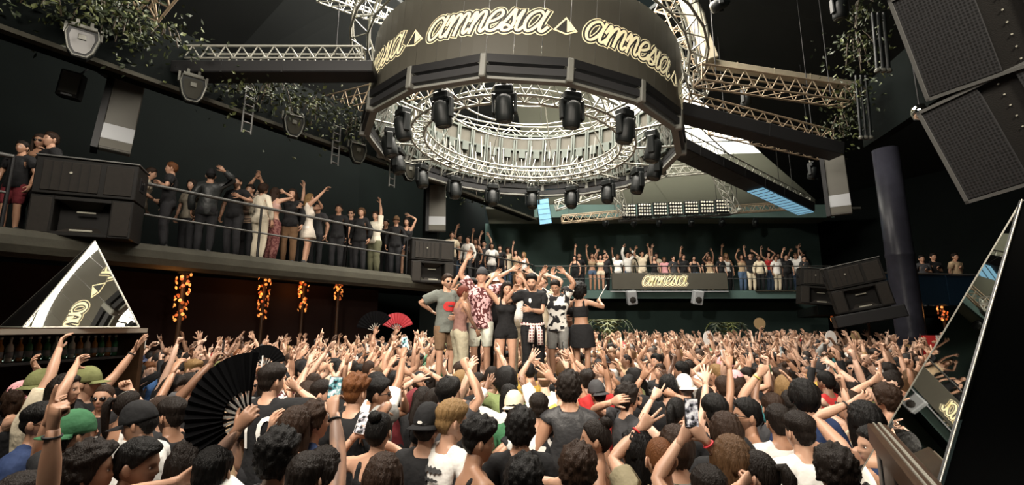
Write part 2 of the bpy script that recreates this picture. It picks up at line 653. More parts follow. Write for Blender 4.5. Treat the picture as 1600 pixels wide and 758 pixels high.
g3 = empty('gallery', (0, 0, 0))
tag(g3, 'rear gallery carrying the small lettered sign on its railing', 'balcony')
slab('deck', [(1.0, 20.9), (14.0, 20.9), (14.0, 24.5), (1.0, 24.5)], GZ - .3, GZ, 'wall_dark', g3)
slab('edge_beam', [(1.0, 20.8), (14.0, 20.8), (14.0, 20.9), (1.0, 20.9)], GZ - .32, GZ + .02, 'wall_teal_haze', g3)
railing(g3, [(1.0, 20.95, 0), (14.0, 20.95, 0)], GZ, 1.1, mids=(.5,), post_gap=2.2, r=.022)
slab('light_strip', [(4.2, 20.55), (9.25, 20.55), (9.25, 20.6), (4.2, 20.6)], GZ - .05, GZ - .01, 'led_light', g3)
slab('light_strip', [(10.5, 20.7), (13.6, 20.7), (13.6, 20.78), (10.5, 20.78)], GZ - .02, GZ + .03, 'concrete', g3)

RZ = 2.95
g4 = empty('gallery', (0, 0, 0))
tag(g4, 'low right gallery with dark blue glass balustrade behind the round column', 'balcony')
slab('deck', [(9.6, 15.2), (19.8, 16.6), (18.6, 20.4), (12, 20.4)], RZ - .3, RZ, 'wall_dark', g4)
for i in range(5):
    a = Vector((11.6 + 1.55 * i, 15.55 + .214 * 1.55 * i, 0))
    b = a + Vector((1.5, .32, 0))
    n = Vector((-.02, .06, 0))
    slab('glass_panel', [xy(a), xy(b), xy(b + n), xy(a + n)], RZ + .05, RZ + 1.05, 'glass_blue', g4)
rod('rail', (11.5, 15.53, RZ + 1.08), (19.5, 17.2, RZ + 1.08), .03, 'rail_steel', g4)

# round column
col = MB()
cp = at_y(1420, 500, 13.4)
prof_c = [(.34, 0), (.34, 1.9), (.355, 1.95), (.355, 2.05), (.34, 2.1), (.33, 4.2), (.345, 4.25), (.345, 4.3), (.33, 4.35), (.32, 7.4)]
structure(col.lathe(prof_c, 24).build('column', 'column_dark', loc=(cp.x, cp.y, 0), smooth=True), 'dark round column beside the tilted speaker stack')
structure(slab('column_square', [(BL1.x + .1, BL1.y + 1.35), (BL1.x + .6, BL1.y + 1.35), (BL1.x + .6, BL1.y + 1.85), (BL1.x + .1, BL1.y + 1.85)], 0, 8.3, 'wall_dark'))

# ================================================================ RIG, TRUSSES, LAMPS, SPEAKERS
def catmull(pts, n=6):
    out = []
    P = [np.array(p, float) for p in pts]
    P = [2 * P[0] - P[1]] + P + [2 * P[-1] - P[-2]]
    for i in range(1, len(P) - 2):
        for k in range(n):
            t = k / n
            a, b, c, d = P[i - 1], P[i], P[i + 1], P[i + 2]
            out.append(.5 * ((2 * b) + (-a + c) * t + (2 * a - 5 * b + 4 * c - d) * t * t + (-a + 3 * b - 3 * c + d) * t ** 3))
    out.append(P[-2])
    return out


GLYPHS = {
    'a': ([[(.62, .82), (.42, 1.0), (.16, .82), (.06, .42), (.18, .06), (.38, .06), (.58, .40), (.66, .80)],
           [(.70, 1.0), (.64, .50), (.66, .10), (.80, .04), (.92, .25)]], .80),
    'm': ([[(.0, .55), (.10, .95), (.17, .80), (.15, .0)], [(.15, .35), (.30, .85), (.42, .97), (.50, .78), (.48, .0)],
           [(.48, .35), (.62, .85), (.74, .97), (.82, .78), (.80, .18), (.88, .02), (1.0, .2)]], .95),
    'n': ([[(.0, .55), (.10, .95), (.17, .80), (.15, .0)], [(.15, .35), (.32, .85), (.45, .97), (.53, .78), (.51, .18), (.60, .02), (.72, .2)]], .66),
    'e': ([[(.06, .42), (.30, .52), (.50, .74), (.42, .97), (.22, .92), (.07, .55), (.12, .14), (.32, .02), (.52, .16), (.62, .4)]], .56),
    's': ([[(.0, .12), (.20, .60), (.34, 1.02), (.40, .72), (.48, .36), (.40, .06), (.18, .02), (.12, .20), (.26, .28), (.5, .12)]], .50),
    'i': ([[(.06, .55), (.16, 1.0), (.12, .50), (.14, .12), (.26, .02), (.38, .2)]], .32),
}


def word_strokes(slant=.30):
    x = 0
    out = []
    for ch in 'amnesia':
        st, w = GLYPHS[ch]
        for s in st:
            out.append([(px + x + slant * py, py) for px, py in catmull(s, 5)])
        x += w
    return out, x + slant


def pyramid_icon(mb_out, mb_ink, mb_fill, fn):
    """small pyramid mark: outlined, one face filled"""
    A, B, C, D = (0, .0), (.42, -.16), (.78, .08), (.40, .72)

    def poly(pts, h):
        return [fn(u, v, h) for u, v in pts]

    def face(mb, pts, h):
        n = len(pts)
        mb.add(poly(pts, h) + poly(pts, h - .02), [tuple(range(n))] + [(i, (i + 1) % n, n + (i + 1) % n, n + i) for i in range(n)])

    def grow(pts, k):
        cx = sum(p[0] for p in pts) / len(pts)
        cy = sum(p[1] for p in pts) / len(pts)
        return [(cx + (p[0] - cx) * k, cy + (p[1] - cy) * k) for p in pts]
    face(mb_out, grow([A, B, C, D], 1.18), .012)
    face(mb_ink, grow([A, B, C, D], .92), .018)
    face(mb_fill, grow([B, C, D], .80), .024)


def ribbon(mb, pts, w, h, fn):
    P = [np.array(p) for p in pts]
    k = len(P)
    L, R = [], []
    for i in range(k):
        t = P[min(i + 1, k - 1)] - P[max(i - 1, 0)]
        t = t / (np.linalg.norm(t) + 1e-9)
        e = 0.5 * w if i in (0, k - 1) else 0
        n = np.array([-t[1], t[0]])
        c = P[i] + t * (e * (1 if i else -1)) * .7
        L.append(c + n * w / 2)
        R.append(c - n * w / 2)
    vs = [fn(p[0], p[1], h) for p in L] + [fn(p[0], p[1], h) for p in R]
    fs = [(i, k + i, k + i + 1, i + 1) for i in range(k - 1)]
    mb.add(vs, fs)


def lettering(parent, fn, icon=None, name='lettering'):
    """word built of three raised layers: cream outline, dark gap, cream stroke"""
    st, W = word_strokes()
    for nm, mt, w, h in (('letter_outline', 'cream_lit', .345, .012), ('letter_gap', 'ink', .265, .018), ('letter_stroke', 'cream_lit', .12, .024)):
        mb = MB()
        for s in st:
            ribbon(mb, s, w, h, fn)
        mb.build(nm, mt, parent)
    return W


# ---------------------------------------------------------------- ring
RC = Vector((0.28, 12.0, 7.15))
RR = 3.95
rig = empty('circular_light_rig', RC, (0, math.radians(3.6), 0))
tag(rig, 'huge round hanging rig with a dark screen band lettered amnesia over the crowd', 'stage rig')
BH = 1.75
NP = 48
st = 2 * math.pi / NP


def cyl_panel():
    mb = MB()
    a0, a1 = -st / 2 * .985, st / 2 * .985
    vs = []
    for r in (RR, RR - .05):
        for a in (a0, 0, a1):
            for z in (0, BH):
                vs.append((r * math.sin(a), -r * math.cos(a), z))
    # outer 0..5, inner 6..11
    mb.add(vs, [(0, 2, 3, 1), (2, 4, 5, 3), (7, 9, 8, 6), (9, 11, 10, 8), (0, 1, 7, 6), (4, 10, 11, 5), (1, 3, 9, 7), (3, 5, 11, 9), (0, 6, 8, 2), (2, 8, 10, 4)])
    return mb


pm = cyl_panel().mesh('led_panel', 'led_face')
for i in range(NP):
    o = link('led_panel', pm, rig, rot=(0, 0, i * st))
    # frame on the back of each panel
bk = MB()
for a in (-st * .42, st * .42):
    p = Vector((math.sin(a) * (RR - .09), -math.cos(a) * (RR - .09), 0))
    bk.box((p.x, p.y, BH / 2), (.05, .06, BH))
for z in (.06, BH * .33, BH * .66, BH - .06):
    bk.box((0, -(RR - .09), z), (.47, .07, .06))
bk.box((0, -(RR - .12), BH * .25), (.22, .08, .30))
bk.box((0, -(RR - .12), BH * .58), (.22, .08, .30))
bkm = bk.mesh('panel_back_frame', 'panel_back')
for i in range(NP):
    link('panel_back_frame', bkm, rig, rot=(0, 0, i * st))

for k in range(8):
    a0 = math.radians(-30.5 + 45 * k)
    SCL = .455

    def fn(u, v, h, a0=a0):
        a = a0 + u * SCL * 1.12 / RR
        r = RR + h
        return (r * math.sin(a), -r * math.cos(a), .50 + v * SCL * .95)
    W = lettering(rig, fn)

    def fi(u, v, h, a0=a0, W=W):
        return fn(u * 1.0 - 1.02, v * .80 + .22, h)
    a_, b_, c_ = MB(), MB(), MB()
    pyramid_icon(a_, b_, c_, fi)
    a_.build('icon_outline', 'cream_lit', rig)
    b_.build('icon_gap', 'ink', rig)
    c_.build('icon_face', 'cream_lit', rig)

# sixteen-sided frame below the band
NG = 16


def gon(i, r, z):
    a = 2 * math.pi * (i + .5) / NG
    return Vector((r * math.sin(a), -r * math.cos(a), z))


for i in range(NG):
    for (r, z, hh, mt) in ((4.03, -.10, .16, 'steel_black'), (4.0, -.30, .14, 'beam_black'), (3.93, -.43, .05, 'cable_grey')):
        a, b = gon(i, r, z), gon(i + 1, r, z)
        d = b - a
        mb = MB()
        mb.box((0, 0, 0), (d.length * .99, .14, hh))
        mb.build('frame_beam', mt, rig, loc=(a + b) / 2, rot=(0, 0, math.atan2(d.y, d.x)))
    a = gon(i, 4.02, 0)
    mb = MB()
    mb.bevbox((0, 0, -.24), (.13, .17, .46), .02)
    mb.box((0, 0, -.16), (.2, .1, .06))
    mb.build('corner_bracket', 'cable_grey', rig, loc=a, rot=(0, 0, 2 * math.pi * (i + .5) / NG))
    # hanging cable loops inside the frame
    mb = MB()
    rs = random.Random(i)
    for k in range(9):
        t = (k + .5) / 9
        p = gon(i, 3.72, 0) * (1 - t) + gon(i + 1, 3.72, 0) * t
        q = p + Vector((rs.uniform(-.08, .08), rs.uniform(-.08, .08), 0))
        z0, z1 = rs.uniform(-.35, -.05), rs.uniform(.5, 1.4)
        mid = (p + q) / 2 * rs.uniform(.93, .98)
        mb.poly_tube([p + Vector((0, 0, z1)), mid + Vector((0, 0, (z0 + z1) / 2)), q + Vector((0, 0, z0)), p * .97 + Vector((0, 0, z0 + .2))], .016, 4)
    cb = mb.build('cable_bundle', 'cable_grey', rig)

# inner circular truss
def ring_truss(parent, r0, r1, z0, z1, n, tube=.030, brace=.017, mat='aluminium', step=1):
    for r in (r0, r1):
        for z in (z0, z1):
            mb = MB()
            mb.poly_tube([(r * math.sin(2 * math.pi * i / n), -r * math.cos(2 * math.pi * i / n), z) for i in range(n)], tube, 6, True)
            mb.build('truss_chord', mat, parent, smooth=True)
    for i in range(0, n, step):
        a = 2 * math.pi * i / n
        b = 2 * math.pi * (i + step / 2) / n
        c = 2 * math.pi * (i + step) / n
        P = lambda r, w, z: Vector((r * math.sin(w), -r * math.cos(w), z))
        for (p, q) in ((P(r0, a, z0), P(r1, b, z0)), (P(r1, b, z0), P(r0, c, z0)), (P(r0, a, z0), P(r0, b, z1)), (P(r0, b, z1), P(r0, c, z0)),
                       (P(r1, a, z0), P(r1, b, z1)), (P(r1, b, z1), P(r1, c, z0))):
            rod('truss_brace', p, q, brace, mat, parent)


ring_truss(rig, 2.55, 2.90, -.22, .10, 48, step=1)
ring_truss(rig, 4.15, 4.55, BH + .05, BH + .40, 32, step=1)
# radial struts from the band to the inner truss and rings of pipe above
for i in range(NG):
    a = 2 * math.pi * (i + .69) / NG
    s_, c_ = math.sin(a), -math.cos(a)
    rod('radial_strut', (2.9 * s_, 2.9 * c_, -.2), (3.95 * s_, 3.95 * c_, -.12), .03, 'aluminium', rig)
    rod('radial_strut', (2.9 * s_, 2.9 * c_, .1), (3.9 * s_, 3.9 * c_, .9), .02, 'aluminium', rig)
for r, z in ((2.2, .9), (2.0, 1.3), (1.6, 1.7)):
    mb = MB()
    mb.poly_tube([(r * math.sin(2 * math.pi * i / 48), -r * math.cos(2 * math.pi * i / 48), z) for i in range(48)], .028, 5, True)
    mb.build('pipe_ring', 'aluminium', rig, smooth=True)
for i in range(8):
    a = 2 * math.pi * (i + .5) / 8
    s_, c_ = math.sin(a), -math.cos(a)
    rod('hanger', (2.55 * s_, 2.55 * c_, .1), (1.6 * s_, 1.6 * c_, 1.7), .02, 'aluminium', rig)
    rod('hanger', (4.3 * s_, 4.3 * c_, 2.1), (4.3 * s_, 4.3 * c_, 3.6), .012, 'steel_black', rig)


# ---------------------------------------------------------------- moving head lamps
def lamp_meshes():
    D = {}
    b = MB()
    b.bevbox((0, 0, -.09), (.36, .26, .18), .03)
    b.box((0, 0, .02), (.10, .22, .05))
    D['base'] = b.mesh('base', 'lamp_black')
    y = MB()
    for s in (-1, 1):
        y.bevbox((s * .215, 0, -.36), (.055, .15, .42), .02)
    y.bevbox((0, 0, -.20), (.46, .16, .06), .02)
    D['yoke'] = y.mesh('yoke', 'lamp_black')
    h = MB()
    h.lathe([(.05, -.17), (.12, -.20), (.165, -.26), (.175, -.40), (.185, -.56), (.17, -.68), (.155, -.70)], 18)
    D['head'] = h.mesh('head', 'lamp_black', True)
    l = MB()
    l.lathe([(.148, -.69), (.145, -.715), (.10, -.735), (.02, -.745)], 18)
    D['lens'] = l.mesh('lens', 'lamp_lens', True)
    c = MB()
    c.poly_tube([(-.05, .05, .05), (-.05, .05, .12), (.05, .05, .12), (.05, .05, .05)], .015, 5)
    D['clamp'] = c.mesh('clamp', 'aluminium')
    return D


LM = lamp_meshes()


def moving_head(loc, rotz, tilt, label, group, s=1.0):
    o = empty('moving_head_spotlight', loc, (0, 0, rotz))
    o.scale = (s, s, s)
    tag(o, label, 'stage light', group)
    for k in ('base', 'clamp'):
        link(k, LM[k], o)
    yk = link('yoke', LM['yoke'], o)
    h = link('head', LM['head'], o)
    ln = link('lens', LM['lens'], h)
    # head tilts about the yoke pivot
    piv = Vector((0, 0, -.42))
    R = Matrix.Rotation(tilt, 4, 'X')
    h.matrix_local = Matrix.Translation(piv) @ R @ Matrix.Translation(-piv)
    return o


ringM = Matrix.Translation(RC) @ Euler((0, math.radians(3.6), 0)).to_matrix().to_4x4()
NLAMP = 16
clock = ['nearest the camera, under the word', 'just right of the nearest one', 'on the near right curve', 'on the right curve before the beam joint', 'at the right end of the ring',
         'on the far right curve', 'above the small rear sign', 'far side right of centre', 'far side directly opposite the camera', 'far side left of centre', 'on the far left above the corner gallery',
         'on the left rear curve', 'at the left end of the ring', 'on the left curve beside the cable bundles', 'on the near left curve', 'just left of the nearest one']
for i in range(NLAMP):
    a = 2 * math.pi * (i + .69) / NLAMP
    p = ringM @ Vector((3.38 * math.sin(a), -3.38 * math.cos(a), -.30))
    moving_head(p, a, .25, 'black moving head spotlight under the ring, ' + clock[(i + 1) % 16], 'moving head spotlights on the ring', 1.0)


# ---------------------------------------------------------------- straight trusses
def truss(p, q, w, h, bay, label, mat='aluminium', tube=.026, up=(0, 0, 1), group='ceiling trusses', name='lighting_truss'):
    p, q = Vector(p), Vector(q)
    d = (q - p)
    L = d.length
    t = d.normalized()
    u = Vector(up)
    sd = t.cross(u).normalized()
    u = sd.cross(t).normalized()
    o = empty(name, p)
    tag(o, label, 'truss', group)
    cs = []
    for a in (-.5, .5):
        for b in (-.5, .5):
            off = sd * (w * a) + u * (h * b)
            rod('chord', off, d + off, tube, mat, o)
    n = max(2, round(L / bay))
    for i in range(n):
        x0, x1, xm = t * (L * i / n), t * (L * (i + 1) / n), t * (L * (i + .5) / n)
        for a in (-.5, .5):
            s_ = sd * (w * a)
            rod('brace', x0 + s_ - u * h / 2, xm + s_ + u * h / 2, tube * .6, mat, o)
            rod('brace', xm + s_ + u * h / 2, x1 + s_ - u * h / 2, tube * .6, mat, o)
        rod('brace', x0 - sd * w / 2 - u * h / 2, x1 + sd * w / 2 - u * h / 2, tube * .6, mat, o)
    for e in (Vector((0, 0, 0)), d):
        mb = MB()
        for a, b in (((-.5, -.5), (.5, -.5)), ((.5, -.5), (.5, .5)), ((.5, .5), (-.5, .5)), ((-.5, .5), (-.5, -.5))):
            mb.bar(e + sd * (w * a[0]) + u * (h * a[1]), e + sd * (w * b[0]) + u * (h * b[1]), tube * .8, 5)
        mb.build('end_frame', mat, o)
    hang(o, [d * .12, d * .88])
    return o


_cb = [None]


def hang(o, pts, r=.012, name='hanger'):
    """thin cables from points of a hung thing (its own space) straight up to the roof"""
    if _cb[0] is None:
        vs, fs = [], []
        for c in CEIL:
            k = len(vs)
            vs += [v.co.copy() for v in c.data.vertices]
            fs += [tuple(k + i for i in f.vertices) for f in c.data.polygons]
        _cb[0] = BVHTree.FromPolygons(vs, fs)
    bpy.context.view_layer.update()
    inv = o.matrix_world.inverted()
    for p in pts:
        w = o.matrix_world @ Vector(p)
        h = _cb[0].ray_cast(w, Vector((0, 0, 1)))[0]
        if h is not None:
            rod(name, p, inv @ h, r, 'steel_black', o)


def beam(name, p, q, w, h, mat, label, cat='beam'):
    p, q = Vector(p), Vector(q)
    d = q - p
    mb = MB()
    mb.bevbox((d.length / 2, 0, 0), (d.length, w, h), .02)
    for k in range(1, int(d.length / 1.2)):
        mb.box((k * 1.2, 0, 0), (.03, w + .012, h + .012))
    o = mb.build(name, mat, loc=p)
    o.rotation_mode = 'QUATERNION'
    o.rotation_quaternion = d.to_track_quat('X', 'Z')
    tag(o, label, cat)
    o['kind'] = 'structure'
    return o


tl0, tl1 = at_y(190, 88, 9.2), at_y(568, 88, 9.6)
truss(tl0, tl1, .32, .28, .34, 'long silver truss reaching from the left wall to the ring')
beam('trim_beam', tl0 + Vector((-.2, -.1, -.42)), tl1 + Vector((.3, -.1, -.42)), .5, .26, 'beam_black', 'black beam slung under the long left truss')
truss(at_y(640, 40, 13.5), at_y(500, -12, 11.0), .35, .35, .4, 'silver truss at the upper left touching the band top')
truss(at_y(225, 15, 8.4), at_y(262, -30, 8.2), .35, .5, .5, 'short warm truss fragment at the top left corner', 'aluminium_warm_lit')
truss(at_y(690, 125, 12.5), at_y(500, 170, 15.5), .4, .6, .6, 'warm truss behind the left plants reaching the ring', 'aluminium_warm_lit', .022)
t1a, t1b = at_y(1090, 118, 11.0), at_y(1325, 152, 11.6)
truss(t1a, t1b, .38, .42, .46, 'uppermost warm truss right of the ring ending at the plants', 'aluminium_warm_lit')
truss(at_y(1072, 158, 11.6), at_y(1295, 215, 12.4), .3, .30, .4, 'second warm truss right of the ring on top of the black beam', 'aluminium_warm_lit')
beam('trim_beam', at_y(1060, 175, 11.5), at_y(1308, 237, 12.2), .5, .36, 'beam_black', 'black beam under the second truss right of the ring')
truss(at_y(1112, 198, 14.5), at_y(1285, 238, 15.2), .36, .40, .5, 'third warm truss below the black beam', 'aluminium_warm_lit')
truss(at_y(1068, 60, 10.8), at_y(1095, 150, 11.6), .35, .35, .35, 'steep silver truss hugging the right edge of the ring')
truss(at_y(1040, 5, 12.2), at_y(1078, 100, 12.2), .5, .5, .5, 'steep warm truss behind the right edge of the band', 'aluminium_warm_lit')
beam('trim_beam', at_y(1068, -20, 12.8), at_y(1112, 95, 12.8), .35, .3, 'beam_cream', 'pale cream roof strut right of the ring')
beam('trim_beam', at_y(1090, 97, 13.0), at_y(1335, 135, 13.8), .25, .22, 'beam_cream', 'thin cream roof strut above the warm trusses')
b4a, b4b = at_y(1040, 222, 14.2), at_y(1258, 326, 18.5)
beam('trim_beam', b4a, b4b, .75, .35, 'beam_black', 'black beam running from the ring down to the rear right corner')
truss(b4a + Vector((.3, .2, .40)), b4b + Vector((.2, .2, .34)), .3, .3, .45, 'silver truss lying on the long black beam at the rear right')
bl = MB()
dd = (b4b - b4a)
bl.box((0, 0, 0), (dd.length * .42, .6, .02))
ob = bl.build('light_panel', 'blue_lit', loc=b4a + dd * .79 + Vector((0, 0, -.20)))
ob.rotation_mode = 'QUATERNION'
ob.rotation_quaternion = dd.to_track_quat('X', 'Z')
tag(ob, 'long pale blue lit panel under the black beam at right', 'light panel')
for i in range(12):
    s_ = MB().box((dd.length * .42 * (i - 5.5) / 12, 0, -.012), (.03, .6, .012)).build('slat', 'steel_black', ob)
# hanging pale blue screen at left of the rear roof
lp = at_y(850, 331, 17.5)
mb = MB()
mb.bevbox((0, 0, 0), (.48, .08, 1.0), .01)
ob = mb.build('hanging_screen', 'steel_black', loc=lp, rot=(0, -.13, 0))
tag(ob, 'small pale blue hanging screen left of the rear roof truss', 'screen')
hang(ob, [(0, 0, .5)])
MB().box((0, -.045, 0), (.44, .01, .94)).build('screen_face', 'blue_lit', ob)
for i in range(4):
    MB().box((0, -.053, -.3 + .2 * i), (.44, .008, .008)).build('slat', 'steel_black', ob)

# rear roof trusses (pitched) and blinder row
pk = at_y(1062, 262, 19.5)
truss(at_y(868, 322, 18.6), at_y(1040, 268, 18.8), .35, .35, .5, 'pale pitched truss rising under the rear roof, first half')
truss(at_y(1040, 268, 18.8), at_y(1115, 262, 18.8), .35, .35, .5, 'short level truss at the top of the rear roof')
truss(at_y(1115, 262, 18.8), at_y(1150, 330, 19.4), .3, .3, .45, 'pale truss dropping to the right end of the blinder row')
truss(at_y(960, 290, 19.2), at_y(975, 335, 19.6), .3, .3, .4, 'short pale truss above the first blinder lamp')
truss(at_y(878, 343, 20.2), at_y(972, 335, 20.2), .3, .3, .4, 'short warm truss left of the blinder row', 'aluminium_warm_lit')
truss(at_y(1142, 328, 20.2), at_y(1232, 322, 20.2), .3, .3, .4, 'short warm truss right of the blinder row', 'aluminium_warm_lit')
truss(at_y(968, 343, 20.3), at_y(1142, 333, 20.3), .26, .16, .4, 'thin dark truss carrying the blinder lamps', 'rail_steel')
bcell = MB().lathe([(.040, 0), (.038, .03), (.015, .045)], 8).mesh('bulb', 'bulb_lit', True)
ords = ['first', 'second', 'third', 'fourth', 'fifth', 'sixth', 'seventh']
for i in range(7):
    px = 983 + i * 24.4
    p = at_y(px, 329 - i * 1.2, 20.0)
    o = empty('blinder_light', p)
    tag(o, 'square blinder lamp of small round bulbs, %s from the left in the rear row' % ords[i], 'stage light', 'blinder lamps in the rear row')
    MB().bevbox((0, .06, 0), (.60, .12, .60), .02).build('housing', 'lamp_black', o)
    MB().box((0, .25, -.27), (.08, .36, .08)).build('clamp', 'aluminium', o)
    for a in range(5):
        for b in range(4):
            link('bulb', bcell, o, loc=(-.225 + .1125 * a, -.002, -.21 + .14 * b), rot=(math.pi / 2, 0, 0))
# small lamps hanging under the rear bulkhead
for i, px in enumerate((946, 990, 1030, 1080, 1128, 1180)):
    p = at_y(px, 345, 21.3)
    p.z = 7.13
    moving_head(p, 0, .7, 'tiny dark spotlight under the rear bulkhead, %s from the left' % ords[i], 'small spotlights under the rear bulkhead', .55)


# ---------------------------------------------------------------- shield-shaped wash lamps along the side bulkhead
def wash_lamp(loc, rotz, label, s=1.0):
    o = empty('wash_spotlight', loc, (0, 0, rotz))
    o.scale = (s, s, s)
    tag(o, label, 'stage light', 'shield shaped wash lamps on the side bulkhead')
    M = Matrix.Rotation(math.pi / 2, 4, 'X')
    out = [(-.26, .30), (.26, .30), (.30, .10), (.22, -.25), (.12, -.40), (-.12, -.40), (-.22, -.25), (-.30, .10)]
    MB().prism(out, .16, M).build('housing', 'lamp_black', o)
    rim = MB()
    pts = [M @ Vector((x * .93, y * .93, .17)) for x, y in out]
    rim.poly_tube(pts, .022, 5, True)
    rim.build('rim', 'lamp_rim', o)
    MB().prism([(x * .72, y * .72 - .02) for x, y in out], .02, Matrix.Translation((0, -.16, 0)) @ M).build('lens', 'lamp_lens', o)
    MB().bevbox((0, -.19, .06), (.14, .03, .12), .01).build('lamp_core', 'lamp_rim', o)
    y = MB()
    y.box((0, 0.02, .40), (.44, .1, .06))
    for s_ in (-1, 1):
        y.box((s_ * .30, .02, .28), (.05, .08, .26))
        y.box((s_ * .12, .02, .48), (.06, .06, .12))
    y.build('bracket', 'lamp_rim', o)
    return o


yaw_bl = math.atan2(bl_d.y, bl_d.x)
for i, (px, py, lab) in enumerate(((128, 68, 'nearest, below the top left plants'), (300, 140, 'second, under the left truss'), (457, 197, 'third, below the hanging plants'),
                                   (557, 239, 'fourth, left of the ring'), (638, 268, 'fifth, half behind the ring'))):
    # on the bulkhead line
    r = ray(px, py)
    o2 = Vector((0, 0, CAMZ))
    n = bl_n
    tt = ((BL0 - bl_n * .35) - o2).dot(n) / Vector(r).dot(n)
    p = o2 + Vector(r) * tt
    wash_lamp(p, yaw_bl - .25, 'shield shaped wash lamp on the side bulkhead, ' + lab, .78)


def ladder_bracket(loc, rotz, label):
    o = empty('ladder_bracket', loc, (0, 0, rotz))
    tag(o, label, 'bracket', 'ladder brackets on the bulkhead')
    for s_ in (-1, 1):
        rod('upright', (s_ * .10, 0, -.55), (s_ * .10, 0, .55), .022, 'rail_steel', o)
    for k in range(6):
        rod('rung', (-.10, 0, -.5 + .2 * k), (.10, 0, -.5 + .2 * k), .02, 'rail_steel', o)


for i, (px, py) in enumerate(((388, 172), (525, 226), (613, 264))):
    r = Vector(ray(px, py))
    o2 = Vector((0, 0, CAMZ))
    tt = ((BL0 - bl_n * .15) - o2).dot(bl_n) / r.dot(bl_n)
    ladder_bracket(o2 + r * tt, yaw_bl, 'small metal ladder bracket on the side bulkhead, %s from the left' % ords[i])


# ---------------------------------------------------------------- tall hanging LED columns
def led_column(top, bot, w, label, lean):
    top, bot = Vector(top), Vector(bot)
    d = bot - top
    o = MB().bevbox((0, 0, 0), (w, .14, d.length), .015).build('hanging_led_column', 'led_off', loc=(top + bot) / 2)
    zz = -d.normalized()
    yy = Vector(((top + bot) / 2).xy.to_3d())
    yy = (yy - zz * yy.dot(zz)).normalized()
    xx = yy.cross(zz)
    o.rotation_mode = 'QUATERNION'
    o.rotation_quaternion = Matrix((xx, yy, zz)).transposed().to_quaternion()
    tag(o, label, 'screen')
    MB().box((0, -.073, -d.length * .30), (w * .98, .012, d.length * .17)).build('lit_band', 'led_light', o)
    MB().box((0, -.073, -d.length * .43), (w * .98, .012, d.length * .10)).build('lower_band', 'led_face', o)
    MB().box((-w / 2 - .05, .05, 0), (.1, .3, d.length * 1.02)).build('side_frame', 'steel_black', o)
    return o


led_column(at_y(207, 112, 8.9), at_y(178, 238, 8.6), .48, 'grey leaning screen column beside the left speaker stack', 0)
led_column(at_y(684, 285, 15.6), at_y(683, 362, 15.4), .55, 'grey upright screen column left of the podium behind the ring', 0)
led_column(at_y(1301, 232, 13.2), at_y(1315, 336, 13.0), .50, 'grey upright screen column above the tilted right speakers', 0)


# ---------------------------------------------------------------- speakers
def speaker_stack(loc, rot, s, label):
    o = empty('speaker_stack', loc, rot)
    o.scale = (s, s, s)
    tag(o, label, 'speaker')
    # lower horn bass cabinet: frame of panels around an open mouth
    W, D, H = 1.9, .9, .92
    lo = MB()
    lo.box((0, D / 2 + .18, H / 2), (W, D - .36, H))
    for sx in (-1, 1):
        lo.bevbox((sx * W * .385, .2, H / 2), (W * .23, .4, H), .02)
    lo.bevbox((0, .2, H - .05), (W * .56, .4, .10), .015)
    lo.bevbox((0, .2, .05), (W * .56, .4, .10), .015)
    lo.build('bass_cabinet', 'speaker_box', o)
    for sx in (-1, 1):
        MB().bevbox((sx * W * .385, -.01, H / 2), (W * .19, .03, H * .88), .01).build('front_panel', 'speaker_panel', o)
    hn = MB()
    hn2 = MB()
    hn.add([(-.42, .02, .1), (.42, .02, .1), (.24, .34, .26), (-.24, .34, .26)], [(0, 1, 2, 3)])
    hn2.add([(-.42, .02, .82), (.42, .02, .82), (.24, .34, .66), (-.24, .34, .66)], [(3, 2, 1, 0)])
    hn.build('horn_flare', 'speaker_panel', o)
    hn2.build('horn_flare', 'speaker_panel', o)
    MB().bevbox((.02, .05, .14), (.42, .06, .05), .01).build('horn_lip', 'horn_metal', o)
    MB().bevbox((.02, .22, .60), (.36, .05, .04), .01).build('horn_slot', 'horn_metal', o)
    up = MB()
    up.bevbox((0, D / 2, H + .02 + .44), (W, D, .86), .02)
    up.build('top_cabinet', 'speaker_box', o)
    MB().bevbox((-W * .15, -.012, H + .46), (W * .55, .03, .70), .01).build('front_panel', 'speaker_panel', o)
    MB().bevbox((W * .32, -.012, H + .46), (W * .28, .03, .70), .01).build('front_panel', 'speaker_panel', o)
    for k in range(5):
        MB().box((-W * .15 - .35 + .17 * k, -.028, H + .46), (.02, .012, .68)).build('groove_strip', 'speaker_box', o)
    MB().lathe([(.03, 0), (.03, .02)], 10, Matrix.Translation((-W * .15, -.03, H + .55)) @ Matrix.Rotation(math.pi / 2, 4, 'X')).build('badge', 'horn_metal', o)
    for sx in (-1, 1):
        hd = MB()
        hd.bevbox((sx * (W / 2 + .006), D * .45, H + .5), (.02, .30, .34), .005)
        hp = hd.build('handle_plate', 'steel_black', o)
        for k in (-1, 1):
            MB().box((sx * (W / 2 + .02), D * .45 + k * .07, H + .5), (.02, .09, .2)).build('handle_recess', 'horn_metal' if k > 2 else 'lens_black', hp)
    MB().bevbox((0, D / 2, H + .93), (W * 1.02, D * 1.02, .04), .01).build('lid', 'rail_steel', o)
    return o


spL = BL0 + bl_d * 3.75 - bl_n * .25
speaker_stack((spL.x, spL.y, GZ - .02), (0, 0, yaw_bl - .55), .73, 'large two box speaker stack at the side gallery beside the white pyramid')
spM = at_y(676, 442, 14.6)
speaker_stack((spM.x, spM.y, spM.z), (0, 0, .5), .72, 'two box speaker stack on the corner gallery behind the man in grey')
spR = at_y(1348, 484, 12.2)
speaker_stack((spR.x + .1, spR.y, spR.z), (.08, -.20, -.50), .66, 'tilted two box speaker stack on the right before the round column')
spB = at_y(1284, 476, 15.2)
speaker_stack((spB.x, spB.y, spB.z), (.0, .1, -.3), .62, 'smaller speaker stack half hidden behind the tilted right stack')
